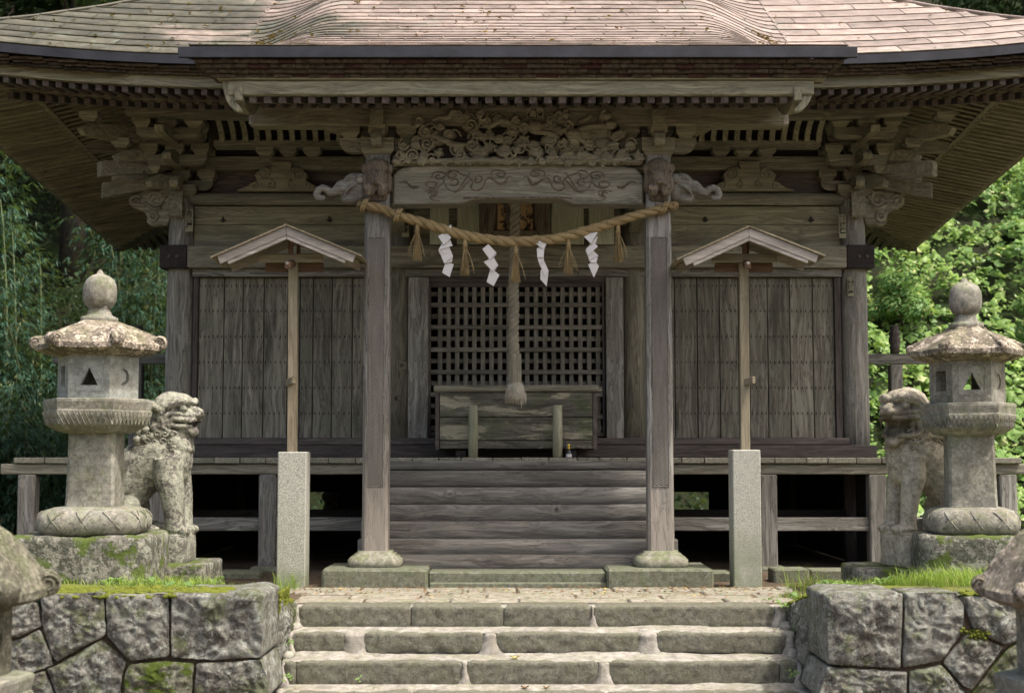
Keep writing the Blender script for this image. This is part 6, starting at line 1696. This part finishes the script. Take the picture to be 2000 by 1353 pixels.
# ------------------------------------------------------------------ guardian lions
def lion(loc, face, open_mouth, mat, lbl, ph, hscale=1.16, rz=0.0, yaw=-0.22, leg=1.0):
    """sits facing +X when face = 1; local origin at the pedestal top under the body"""
    t_ = thing('guardian_lion', lbl, 'lion statue', loc, (0 if face > 0 else pi) + rz, 'stone guardian lions'); m = MB()
    E = m.ell
    # trunk: chest, barrel, haunches
    m.tube([(-0.33, 0, 0.20), (-0.27, 0, 0.36), (-0.13, 0, 0.52), (0.03, 0, 0.63), (0.12, 0, 0.72), (0.13, 0, 0.82)], [0.165, 0.205, 0.205, 0.20, 0.165, 0.115], 18)
    E((0.15, 0, 0.58), (0.105, 0.15, 0.17)); E((0.14, 0, 0.48), (0.09, 0.13, 0.12)); E((0.16, 0, 0.70), (0.09, 0.12, 0.12))
    for s in (-1, 1):
        E((-0.27, s * 0.13, 0.17), (0.17, 0.09, 0.19)); m.tube([(-0.30, s * 0.16, 0.10), (-0.18, s * 0.17, 0.05), (-0.05, s * 0.17, 0.045)], [0.075, 0.06, 0.05], 12); E((-0.03, s * 0.17, 0.035), (0.085, 0.06, 0.045))
        # fore leg
        E((0.10, s * 0.11, 0.56), (0.11, 0.085, 0.14))
        m.tube([(0.08, s * 0.115, 0.58), (0.10, s * 0.13, 0.42), (0.135, s * 0.135, 0.28), (0.15, s * 0.135, 0.14), (0.155, s * 0.13, 0.04)], [0.12 * leg, 0.115 * leg, 0.092 * leg, 0.078 * leg, 0.080 * leg], 16)
        E((0.175, s * 0.13, 0.035), (0.095, 0.078, 0.042))
        for k in range(4): E((0.250 - 0.012 * abs(k - 1.5), s * 0.13 + (k - 1.5) * 0.042, 0.030), (0.036, 0.020, 0.032), 10, 7)
    E((-0.08, 0, 0.44), (0.20, 0.16, 0.12))
    hs = len(m.v)
    # head: skull, cheeks, broad muzzle, jaw, lips folded round the mouth corner
    g = 0.095 if open_mouth else 0.030
    zu, zl = 0.878, 0.878 - g
    E((0.06, 0, 0.925), (0.155, 0.145, 0.155)); E((0.10, 0, 0.985), (0.12, 0.12, 0.085)); E((0.14, 0, 1.0), (0.095, 0.115, 0.065)); E((-0.02, 0, 0.86), (0.12, 0.14, 0.14))
    E((0.215, 0, 0.908), (0.095, 0.088, 0.042)); E((0.17, 0, 0.93), (0.09, 0.095, 0.05)); E((0.10, 0, 0.86), (0.10, 0.085, 0.07))
    E((0.17, 0, zl - 0.032), (0.115, 0.085, 0.036)); E((0.245, 0, zl - 0.045), (0.045, 0.055, 0.036)); E((0.10, 0, zl - 0.03), (0.10, 0.10, 0.055))
    E((0.075, 0, (zu + zl) / 2), (0.065, 0.035, g * 0.5 + 0.01))
    for s in (-1, 1):
        E((0.06, s * 0.10, 0.865), (0.075, 0.05, 0.085)); E((0.04, s * 0.115, 0.80), (0.06, 0.04, 0.06))
        m.tube([(0.295, s * 0.035, zu + 0.004), (0.255, s * 0.078, zu - 0.002), (0.20, s * 0.100, zu + 0.006), (0.145, s * 0.118, zu + 0.012), (0.112, s * 0.126, zu - 0.012), (0.108, s * 0.128, (zu + zl) / 2), (0.122, s * 0.124, zl + 0.004), (0.165, s * 0.108, zl - 0.008), (0.22, s * 0.086, zl - 0.006), (0.262, s * 0.04, zl - 0.008)], [0.013, 0.016, 0.017, 0.018, 0.019, 0.018, 0.018, 0.017, 0.015, 0.012], 8)
        m.tube([(0.235, s * 0.082, zu + 0.032), (0.175, s * 0.108, zu + 0.046), (0.11, s * 0.132, zu + 0.040), (0.072, s * 0.142, zu), (0.074, s * 0.142, zl - 0.012), (0.11, s * 0.128, zl - 0.042), (0.17, s * 0.10, zl - 0.05)], [0.010, 0.015, 0.018, 0.018, 0.018, 0.016, 0.010], 8)
        m.tube([(0.235, s * 0.015, 0.992), (0.232, s * 0.055, 1.012), (0.195, s * 0.098, 1.005), (0.145, s * 0.125, 0.985), (0.10, s * 0.140, 0.960)], [0.018, 0.026, 0.028, 0.024, 0.014], 10)   # brow
        E((0.206, s * 0.078, 0.952), (0.030, 0.030, 0.028), 12, 8)
        m.tube([(0.05, s * 0.145, 0.945), (0.0, s * 0.158, 0.975), (-0.06, s * 0.150, 0.985), (-0.10, s * 0.130, 0.965)], [0.016, 0.034, 0.034, 0.012], 8)     # ear laid back
        E((0.302, s * 0.028, 0.918), (0.022, 0.024, 0.020), 10, 8)
        for xx, hh in ((0.262, 0.5), (0.135, 0.35)):
            if open_mouth or xx > 0.2: m.tube([(xx, s * (0.068 if xx > 0.2 else 0.098), zu), (xx + 0.004, s * (0.066 if xx > 0.2 else 0.096), zu - g * hh)], [0.010, 0.004], 6)
            if open_mouth: m.tube([(xx - 0.03, s * (0.070 if xx > 0.2 else 0.092), zl), (xx - 0.028, s * 0.072, zl + g * 0.45)], [0.010, 0.004], 6)
    E((0.300, 0, 0.938), (0.028, 0.036, 0.024)); E((0.262, 0, 0.952), (0.04, 0.03, 0.025)); E((0.07, 0, 1.055), (0.05, 0.06, 0.022))
    ca_, sa_ = cos(yaw), sin(yaw)
    def HT(p):
        x_, y_ = (p.x - 0.06) * hscale * 0.88, p.y * hscale
        return Vector((0.075 + x_ * ca_ - y_ * sa_, x_ * sa_ + y_ * ca_, 0.88 + (p.z - 0.88) * hscale))
    for i_ in range(hs, len(m.v)): m.v[i_] = HT(m.v[i_])
    # mane: rows of curls
    rr3 = random.Random(4)
    for s in (-1, 1):
        for row in range(5):
            for k in range(6):
                x = 0.10 - 0.062 * row + rr3.uniform(-0.01, 0.01); zz = 0.60 + 0.068 * k - 0.012 * row; 
                if k < 1 and row > 3: continue
                yv = 0.16 - 0.012 * abs(k - 2.5) - 0.014 * row * (k > 3)
                if zz > 0.84 and row < 2: continue
                E((x, s * (yv + 0.0), zz + 0.04), (0.034, 0.024, 0.034), 8, 6)
    for k in range(7): E((-0.02 - 0.02 * k, 0, 1.0 - 0.055 * k), (0.05, 0.085, 0.045), 10, 6)
    m.tube([(-0.40, 0, 0.12), (-0.47, 0, 0.25), (-0.46, 0, 0.42), (-0.40, 0, 0.52)], [0.06, 0.08, 0.075, 0.03], 12)
    m.box(-0.48, 0.245, -0.205, 0.205, -0.02, 0.004, 0.01)
    bd = obj('body', m, mat, t_, True); sculpt(bd, 0.0072, 1, 0.006, 0.02)
    # crisp curls and eyes left proud of the body
    for s in (-1, 1):
        m = MB()
        for i in range(20):
            row, k = i % 5, i // 5; c_ = Vector((0.12 - 0.062 * row + 0.015 * (k % 2), s * (0.182 - 0.006 * row), 0.60 + 0.058 * k)); 
            if c_.z > 0.83 and row < 2: continue
            d_ = 1 if (i % 2) else -1
            m.tube([c_ + Vector((cos(a) * (0.027 - 0.0035 * a), 0, sin(a) * (0.027 - 0.0035 * a) * d_)) for a in [0.5 * j_ for j_ in range(13)]], 0.0075, 6)
        obj('mane_curls', m, mat, t_, True)
    for s in (-1, 1):
        m = MB(); m.ell(HT(Vector((0.226, s * 0.090, 0.953))), 0.018, 12, 8); obj('eye', m, mat, t_, True)
    m = dense_box(-0.50, 0.25, -0.21, 0.21, -ph, -0.008, seed=loc[0], amt=0.006, r=0.012, pw=24); obj('pedestal', m, mat, t_, True)
    return t_
yk2 = 11.15
zt5 = Z(1045, yk2 - 0.2); zp5 = Z(1101, yk2 - 0.2)
xk = X(370, 1000, yk2) - 0.235
lion((xk, yk2, zt5), 1, False, ST_LION, 'dark-spotted stone guardian lion with its mouth nearly shut, half behind the lantern with the moon', zt5 - zp5)
xk2 = X(1733, 1000, yk2) + 0.25
lion((xk2, yk2, Z(1042, yk2 - 0.2)), -1, True, ST_LION2, 'pale stone guardian lion with an open grinning mouth, facing the stair', Z(1042, yk2 - 0.2) - Z(1108, yk2 - 0.2), 1.26, radians(9), 0.50, 0.80)
for x0, x1, y, pt, lbl in ((X(230, 1110, 10.85), X(405, 1110, 10.85), 10.8, 1102, 'moss-topped stone slab under the dark-spotted lion'), (X(1680, 1120, 10.85), X(1860, 1120, 10.85), 10.85, 1111, 'low stone slab under the open-mouthed lion')):
    t_ = thing('footing_slab', lbl, 'stone slab', ((x0 + x1) / 2, 11.1, 0)); t_['_w'] = True
    obj('slab', dense_box(x0, x1, y, y + 0.7, -0.05, Z(pt, y), r=0.02, amt=0.01, seed=x0, pw=14), ST_BASE, t_, True)
# ------------------------------------------------------------------ grass, weeds, moss, dead leaves
def blade(m, p, h, lean, w):
    a = R.uniform(0, 6.28); d = Vector((cos(a), sin(a), 0)); s_ = Vector((-d.y, d.x, 0)) * w
    p = Vector(p); q = p + d * lean * 0.35 + AX[2] * h * 0.6; e_ = p + d * lean + AX[2] * h * R.uniform(0.75, 1.0)
    o = len(m.v); m.v += [p - s_, p + s_, q + s_ * 0.7, q - s_ * 0.7, e_]; m.f += [[o, o + 1, o + 2, o + 3], [o + 3, o + 2, o + 4]]
m = MB()
def patch(x0, x1, y0, y1, n, h0, h1):
    for _ in range(n):
        x, y = R.uniform(x0, x1), R.uniform(y0, y1)
        if noise.noise(Vector((x * 2.2, y * 2.2, 7))) < -0.15: continue
        h = R.uniform(h0, h1) * (0.6 + 0.6 * R.random()); blade(m, (x, y, bank_z(x, y) - 0.005), h, h * R.uniform(0.3, 1.0), R.uniform(0.0015, 0.0035))
patch(-2.75, -1.75, 9.5, 11.0, 1500, 0.03, 0.10); patch(-3.8, -2.6, 9.6, 10.15, 500, 0.02, 0.06); patch(-6, -1.9, 9.3, 12.5, 1800, 0.015, 0.05)
patch(1.95, 2.7, 9.9, 11.8, 1300, 0.02, 0.08); patch(2.5, 3.5, 9.6, 10.2, 2600, 0.06, 0.17); patch(2.6, 3.1, 10.0, 10.8, 900, 0.04, 0.10); patch(2.2, 6, 9.3, 12.5, 2200, 0.015, 0.05)
patch(-1.95, -1.75, 11.3, 11.7, 60, 0.08, 0.2); patch(2.05, 2.5, 11.4, 11.9, 160, 0.06, 0.2)
obj('grass', m, GRASSM, kind='stuff')
# seed heads near the right post
def weed(x, y, n, s, kind, lbl):
    z = bank_z(x, y); t_ = thing('weed', lbl, 'weed', (x, y, z), group='weeds in the terrace grass'); m = MB()
    for k in range(n):
        a = 2.4 * k + R.uniform(-0.3, 0.3); el = R.uniform(0.15, 0.8); d = Vector((cos(a) * cos(el), sin(a) * cos(el), sin(el))); L = s * R.uniform(0.6, 1.0)
        side = Vector((-sin(a), cos(a), 0)); p0 = Vector((0, 0, 0.01)) + d * L * 0.3; o = len(m.v); w = L * (0.32 if kind == 'broad' else 0.14)
        ps = [p0, p0 + d * L * 0.35 + side * w + Vector((0, 0, 0.012 * s * 8)), p0 + d * L * 0.75 + side * w * 0.7, p0 + d * L - Vector((0, 0, L * 0.25)), p0 + d * L * 0.75 - side * w * 0.7, p0 + d * L * 0.35 - side * w + Vector((0, 0, 0.012 * s * 8)), p0 + d * L * 0.5 - Vector((0, 0, 0.006))]
        m.v += ps
        for i in range(6): m.f.append([o + i, o + (i + 1) % 6, o + 6])
        m.tube([(0, 0, 0), tuple(p0 * 0.6 + Vector((0, 0, 0.01))), tuple(p0)], 0.0022, 4)
    obj('leaves', m, WEED, t_)
wl_ = [(215, 1150, 9.75, 9, 0.10, 'pale broad-leaved weed at the foot of the mossy lantern base'), (255, 1150, 9.6, 6, 0.06, 'small weed below the moss stripe of the lantern base'), (300, 1152, 9.7, 8, 0.09, 'broad-leaved weed under the corner of the lantern base'), (330, 1152, 9.5, 7, 0.08, 'bright weed on the moss edge below the lion slab'),
       (372, 1154, 9.45, 9, 0.09, 'brightest broad weed on the moss-topped wall edge'), (420, 1148, 9.9, 7, 0.09, 'weed in front of the lion slab corner'), (470, 1148, 10.0, 8, 0.07, 'low weed between the lion slab and the granite post'),
       (1530, 1150, 10.2, 8, 0.08, 'low weed beside the paving near the granite post'), (1560, 1145, 10.4, 9, 0.11, 'pale weed between the granite post and the lion slab'), (1590, 1150, 10.0, 9, 0.10, 'broad weed in the grass behind the corner stone'), (1620, 1140, 10.5, 9, 0.13, 'tallest leafy weed before the kerb stones'), (1655, 1150, 10.0, 8, 0.10, 'leafy weed beside the low lion slab'),
       (1725, 1140, 10.1, 8, 0.12, 'weed growing against the low lion slab'), (1500, 1152, 10.6, 6, 0.05, 'tiny weed at the paving edge')]
for px, py, y, n, s, lbl in wl_: weed(X(px, py, y), y, n, s * 0.9, 'broad', lbl)
# small plants rooted in the joints of the steps
for px, py, y, lbl in ((567, 1262, 9.93, 'small green plant at the foot of the step side wall'), (560, 1330, 9.6, 'small plant beside the third step'), (1548, 1322, 9.62, 'fern-like plant where the steps meet the corner wall'), (704, 1331, 9.47, 'little clover sprig on the fourth step')):
    z = Z(py, y); t_ = thing('weed', lbl, 'weed', (X(px, py, y), y, z), group='plants rooted in the steps'); m = MB()
    for k in range(16 if px != 704 else 4):
        a = R.uniform(0, 6.28); L = R.uniform(0.01, 0.05); c_ = Vector((cos(a) * L, sin(a) * L * 0.5, R.uniform(0, 0.05))); q = R.uniform(0.006, 0.012)
        m.quad(c_ + Vector((-q, 0, 0)), c_ + Vector((0, -q, -q * 0.4)), c_ + Vector((q, 0, 0)), c_ + Vector((0, q * 0.6, q)))
    obj('leaves', m, WEED, t_)
# moss pads along the wall tops
m = MB()
def mosspad(x, y, z, r, h):
    q = MB(); q.ell((x, y, z), (r, r * R.uniform(0.5, 1), h), 9, 5)
    for p in q.v: p += Vector((1, 1, 1)) * 0.35 * h * fb(p * 45, 3)
    o = len(m.v); m.v += q.v; m.f += [[i + o for i in f] for f in q.f]
for i in range(760):
    px = R.uniform(105, 440) if i < 600 else R.uniform(-60, 110); x = X(px, 1155, 9.05) ; y = R.uniform(9.0, 9.40); mosspad(x, y, 0.198 - 0.015 * (y < 9.05) + R.uniform(-0.008, 0.006), R.uniform(0.012, 0.045), R.uniform(0.006, 0.016))
for i in range(520):
    y = R.uniform(9.55, 10.2); x = XL - R.uniform(-0.015, 0.20); mosspad(x, y, 0.14 - 0.13 * sst(9.5, 10.3, y) + R.uniform(-0.01, 0.012) + 0.015, R.uniform(0.008, 0.022), R.uniform(0.006, 0.014))
for i in range(420):
    y = R.uniform(9.62, 10.0); zz_ = R.random() ** 1.6; mosspad(XL + 0.004 + 0.012 * (1 - zz_), y, 0.15 - 0.26 * zz_ * (0.5 + abs(noise.noise(Vector((y * 9, 0, 0))))), R.uniform(0.006, 0.016), R.uniform(0.006, 0.016))
for i in range(60):
    y = R.uniform(9.5, 10.2); x = XR + R.uniform(0.0, 0.16); mosspad(x, y, 0.12 - 0.11 * sst(9.5, 10.3, y) + 0.012, R.uniform(0.015, 0.04), R.uniform(0.008, 0.02))
for i in range(60):
    mosspad(X(R.uniform(1880, 1990), 1158, 9.1), R.uniform(9.0, 9.25), 0.192 + R.uniform(-0.01, 0.006), R.uniform(0.012, 0.035), R.uniform(0.006, 0.014))
for i in range(240):
    mosspad(X(1912 + R.gauss(0, 12), 1238, 9.0), R.uniform(8.985, 9.04), Z(1238 + R.gauss(0, 4.5), 9.0), R.uniform(0.006, 0.014), R.uniform(0.005, 0.012))
obj('moss', m, MOSSM, smooth=True, kind='stuff')
m = MB()
for i in range(900):
    x = R.uniform(-1.75, 2.1); y = 11.68 - abs(R.gauss(0, 0.5)); 
    if y < 10.28: continue
    dead(m, x, y, 0.002, R.uniform(0.007, 0.02))
for i in range(260): dead(m, R.uniform(-3.2, 3.2), R.uniform(11.5, 12.9), 0.0, R.uniform(0.008, 0.02))
for k in range(5):
    for i in range(9): dead(m, R.uniform(XL + 0.1, XR - 0.1), YS - TREAD * k - R.uniform(0.02, 0.2), -RISE * (k + 1), R.uniform(0.006, 0.014))
obj('fallen_leaves', m, DEADL, kind='stuff')
for px, py, y, s, mt, lbl in ((1006, 1283, 9.85, 0.030, YELL, 'curled yellow leaf lying on a mortared tread'), (1025, 1336, 9.60, 0.026, DEADL, 'brown crumpled leaf on a lower tread beside another'), (1067, 1335, 9.60, 0.020, DEADL, 'small dark red leaf on a lower tread'), (1513, 1221, 10.1, 0.016, DEADL, 'tiny red leaf at the mortared end of the second tread')):
    z = {1006: -0.32, 1025: -0.48, 1067: -0.48, 1513: -0.16}[px]; t_ = thing('dead_leaf', lbl, 'leaf', (X(px, py, y), y, z)); m = MB()
    g = 6; m.grid(lambda u, v: ((u - 0.5) * 2 * s, (v - 0.5) * 1.3 * s * (1 - (2 * u - 1) ** 2 * 0.9), 0.004 + s * (1.2 * (u - 0.5) ** 2 + 1.4 * (v - 0.5) ** 2 + 0.15 * sin(9 * u))), [i / g for i in range(g + 1)], [i / 4 for i in range(5)]); obj('blade', m, mt, t_, True)

# ------------------------------------------------------------------ hillside plants
def leafquad(m, c, s, n_, shape=3):
    """a folded broad leaf around centre c, facing n_"""
    n_ = n_.normalized(); u = n_.orthogonal().normalized(); a = R.uniform(0, 6.28); u = (u * cos(a) + n_.cross(u) * sin(a)); w = n_.cross(u)
    o = len(m.v); m.v += [c - u * s * 0.55, c + w * s * 0.5 - n_ * s * 0.12, c + u * s * 0.6 - n_ * s * 0.08, c - w * s * 0.5 - n_ * s * 0.12, c + n_ * s * 0.06]
    m.f += [[o, o + 1, o + 4], [o + 1, o + 2, o + 4], [o + 2, o + 3, o + 4], [o + 3, o, o + 4]]
m = MB(); cnt = 0
while cnt < 44000:
    x = R.uniform(3.2, 15.5); y = R.uniform(19.8, 31.5)
    if R.random() > (1.0 if x < 11.5 else 0.45): continue
    k = noise.fractal(Vector((x * 0.8, y * 0.8, 2)), 1, 2, 3); kk = noise.noise(Vector((x * 2.6, y * 2.6, 4)))
    if kk < -0.22 or noise.noise(Vector((x * 6, y * 6, 8))) < -0.3: continue
    z = hill_z(x, y); nrm = Vector((0.05, -0.65, 0.75))
    lift = 0.15 + 0.8 * max(0, k + 0.2) + 0.25 * kk
    c_ = Vector((x, y, z)) + nrm * (lift - R.random() ** 2 * 0.30)
    n_ = Vector((R.gauss(0, 0.38), R.gauss(-0.45, 0.38), R.uniform(0.35, 1)))
    leafquad(m, c_, R.choice((0.05, 0.06, 0.06, 0.075, 0.09, 0.11, 0.19)) * R.uniform(0.8, 1.15), n_); cnt += 1
obj('kudzu_vines', m, KUDZU, kind='stuff')
# dark undergrowth on the shaded bank behind the hall and towards the bamboo
m = MB()
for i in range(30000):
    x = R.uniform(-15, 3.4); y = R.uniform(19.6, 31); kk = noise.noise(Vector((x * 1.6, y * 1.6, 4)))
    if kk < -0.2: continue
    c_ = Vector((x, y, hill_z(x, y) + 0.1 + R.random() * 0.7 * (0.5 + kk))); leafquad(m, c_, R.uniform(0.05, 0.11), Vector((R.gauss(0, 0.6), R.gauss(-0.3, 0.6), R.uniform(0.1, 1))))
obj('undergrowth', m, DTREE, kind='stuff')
BARK = simple('bark', (0.06, 0.05, 0.04), 0.9, ns=12, amt=0.5, bump=0.8, bd=0.03)
CULM = simple('bamboo_culm', (0.10, 0.13, 0.06), 0.6, ns=6, amt=0.3)
def bamboo(seed, H, spread, nl):
    r_ = random.Random(seed); cul, fol = MB(), MB()
    for c in range(7):
        a = r_.uniform(0, 6.28); b = Vector((cos(a), sin(a), 0)) * r_.uniform(0.05, 0.5); d = Vector((r_.gauss(0, 0.5), r_.gauss(-0.35, 0.5), 0)); h = H * r_.uniform(0.6, 1.0)
        pts = [b + d * spread * (t ** 2.2) + AX[2] * h * (t - 0.12 * t ** 4) for t in [i / 9 for i in range(10)]]
        cul.tube(pts, [0.03 * (1 - 0.85 * i / 9) for i in range(10)], 6)
        for i in range(nl):
            t = r_.uniform(0.12, 1.0); k = min(8, int(t * 9)); p = pts[k].lerp(pts[k + 1], t * 9 - k)
            q = r_.uniform(0, 6.28); rad = r_.uniform(0.1, 1.0) * 0.85 * (1.1 - 0.55 * t); p = p + Vector((cos(q) * rad, sin(q) * rad, -rad * 0.45 + r_.uniform(-0.2, 0.2)))
            # a spray of narrow drooping leaves
            base = Vector((cos(q), sin(q), -0.35)).normalized()
            for _ in range(5):
                dd = (base + Vector((r_.gauss(0, 0.5), r_.gauss(0, 0.5), r_.gauss(-0.35, 0.35)))).normalized(); L = r_.uniform(0.09, 0.18); s_ = dd.cross(AX[2]).normalized() * L * 0.075
                o = len(fol.v); fol.v += [p, p + dd * L * 0.4 + s_, p + dd * L, p + dd * L * 0.4 - s_]; fol.f.append([o, o + 1, o + 2, o + 3])
    return cul, fol
bt_ = []
for k, (H, sp, nl) in enumerate(((4.6, 1.5, 460), (3.4, 1.3, 430), (5.6, 1.9, 460))):
    cu, fo = bamboo(k + 3, H, sp, nl); bt_.append((cu.mesh('culms', True), fo.mesh('foliage')))
spots = [(-6.4, 18.4, 1, 0.95, 'feathery bamboo clump lit at its tips just beyond the veranda corner'), (-8.3, 19.2, 2, 0.95, 'tall bamboo clump arching over the flank eave'), (-7.2, 20.6, 2, 1.0, 'bamboo clump behind the lit one'), (-9.9, 19.6, 0, 1.1, 'bamboo clump at the far end of the thicket'), (-5.2, 20.4, 1, 1.0, 'low bamboo clump close to the rear corner of the hall'),
         (-6.0, 22.0, 2, 1.1, 'bamboo clump half hidden behind the column'), (-8.9, 22.5, 2, 1.25, 'tallest dark bamboo clump up the bank'), (-11.2, 21.5, 2, 1.2, 'outermost dark bamboo clump'), (-7.4, 17.2, 1, 0.72, 'short bamboo clump nearest the veranda'), (-5.6, 18.9, 1, 0.62, 'smallest bamboo clump under the eave corner')]
for i, (x, y, k, s, lbl) in enumerate(spots):
    t_ = thing('bamboo_clump', lbl, 'bamboo', (x, y, max(-0.02, hill_z(x, y) - 0.05)), R.uniform(0, 6.28), 'bamboo clumps beside the hall', s)
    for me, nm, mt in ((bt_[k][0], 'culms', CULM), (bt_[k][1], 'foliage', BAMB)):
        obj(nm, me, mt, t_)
def tree_meshes(seed, H, rad, n, l0=0.05, l1=0.10):
    r_ = random.Random(seed); tr, cr_ = MB(), MB()
    tr.tube([(0, 0, 0), (0.05, 0, H * 0.3), (-0.05, 0.05, H * 0.65), (0, 0, H * 0.9)], [0.028 * H, 0.021 * H, 0.014 * H, 0.004 * H], 8)
    blobs = []
    for i in range(17):
        a = r_.uniform(0, 6.28); q = r_.uniform(0.1, 1) * rad * 0.75; z = H * r_.uniform(0.35, 0.98); q *= (1.15 - 0.6 * (z / H)); c_ = Vector((cos(a) * q, sin(a) * q, z)); blobs.append((c_, rad * r_.uniform(0.25, 0.42)))
        tr.tube([(0, 0, z * 0.7), tuple(c_ * 0.5 + Vector((0, 0, z * 0.4))), tuple(c_)], [0.0075 * H, 0.005 * H, 0.002 * H], 5)
    for i in range(n):
        c_, b = r_.choice(blobs); d = Vector((r_.gauss(0, 1), r_.gauss(0, 1), r_.gauss(0, 1))).normalized(); p = c_ + d * b * r_.uniform(0.6, 1.05)
        n_ = (d + Vector((0, 0, 0.6))).normalized(); s = r_.uniform(l0, l1); u = n_.orthogonal().normalized(); w = n_.cross(u); o = len(cr_.v)
        cr_.v += [p - u * s, p + w * s * 0.6, p + u * s, p - w * s * 0.6]; cr_.f.append([o, o + 1, o + 2, o + 3])
    return tr.mesh('trunk', True), cr_.mesh('crown')
tm = [tree_meshes(21, 8.0, 2.9, 20000), tree_meshes(22, 6.5, 2.5, 16000)]
trees = [(-8.0, 25.5, 0, 1.15, 'dark broadleaf tree high on the bank beyond the bamboo'), (-12.0, 24.5, 1, 1.3, 'dark tree at the outer end of the bank'), (-4.5, 26.5, 1, 1.2, 'dark tree rising behind the roof over the bamboo'), (-10.3, 28.5, 0, 1.25, 'tall dark tree at the top of the bank'), (0.5, 27.5, 0, 1.1, 'dark tree behind the middle of the hall'),
         (11.3, 30.5, 0, 1.0, 'tree at the top of the vine-covered slope'), (14.5, 29.5, 1, 1.2, 'tree beside the slope at its outer end'), (6.5, 32.5, 0, 1.1, 'tree above the vines behind the roof'), (-14.0, 19.5, 0, 1.0, 'tree standing well aside of the bamboo')]
for x, y, k, s, lbl in trees:
    t_ = thing('broadleaf_tree', lbl, 'tree', (x, y, max(-0.1, hill_z(x, y) - 0.3)), R.uniform(0, 6.28), 'trees on the bank behind the hall', s)
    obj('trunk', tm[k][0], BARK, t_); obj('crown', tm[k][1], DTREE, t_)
sm = [tree_meshes(41, 1.5, 0.9, 5200, 0.025, 0.06), tree_meshes(42, 2.0, 0.75, 4600, 0.025, 0.055)]
for x, y, k, s, lbl in ((5.9, 20.6, 0, 1.0, 'leafy shrub at the foot of the vine slope just past the corner column'), (7.3, 21.6, 1, 1.0, 'upright shrub among the vines above the railing post'), (6.6, 24.2, 0, 1.3, 'shrub halfway up the vine slope'), (8.6, 23.4, 1, 1.15, 'tall shrub among the vines over the lantern'),
                      (9.8, 26.5, 0, 1.5, 'broad shrub high on the vine slope'), (7.9, 28.0, 1, 1.4, 'shrub near the top of the vine slope under the eave'), (10.9, 22.8, 0, 1.2, 'shrub at the outer side of the vine slope')):
    t_ = thing('shrub', lbl, 'shrub', (x, y, hill_z(x, y)), R.uniform(0, 6.28), 'shrubs among the vines', s * 0.55)
    obj('stems', sm[k][0], BARK, t_); obj('foliage', sm[k][1], SHRUBM, t_)
# a few stones and sunlit scraps seen through the gaps under the floor
mm_ = MB()
for px, py, w in ((1330, 1072, 0.2), (1350, 1064, 0.16), (1342, 1082, 0.18), (1362, 1080, 0.14), (660, 980, 0.2), (684, 985, 0.16), (672, 1060, 0.2), (690, 1075, 0.14), (650, 970, 0.22), (668, 966, 0.2), (690, 968, 0.22), (648, 992, 0.2), (672, 996, 0.22), (694, 1000, 0.2), (702, 985, 0.2), (658, 985, 0.18)):
    q = MB(); q.ell((0, 0, 0), (w * 0.6, w * 0.5, w * 0.4), 12, 8); lump(q, 0.03, 6, px)
    c_ = P(px, py, 18.2); c_.z = max(c_.z, w * 0.25); o_ = len(mm_.v); mm_.v += [p + c_ for p in q.v]; mm_.f += [[a + o_ for a in f] for f in q.f]
tag(obj('rubble', mm_, ST_BASE, smooth=True), 'mossy rubble of the bank seen through the gaps under the hall floor', None, None, 'stuff')
bpy.context.view_layer.update(); dgr = bpy.context.evaluated_depsgraph_get()
for o in TEXTS:
    me = bpy.data.meshes.new_from_object(o.evaluated_get(dgr)); q = bpy.data.objects.new('lettering', me); C.objects.link(q)
    q.parent = o.parent; q.matrix_parent_inverse = o.matrix_parent_inverse; q.matrix_basis = o.matrix_basis.copy(); bpy.data.objects.remove(o)
for k, o in enumerate([o for o in bpy.data.objects if o.type == 'MESH' and o.name.startswith('lettering')]): o.name = 'lettering.%03d' % k if k else 'lettering'
for o in bpy.data.objects:
    if '_w' in o: del o['_w']
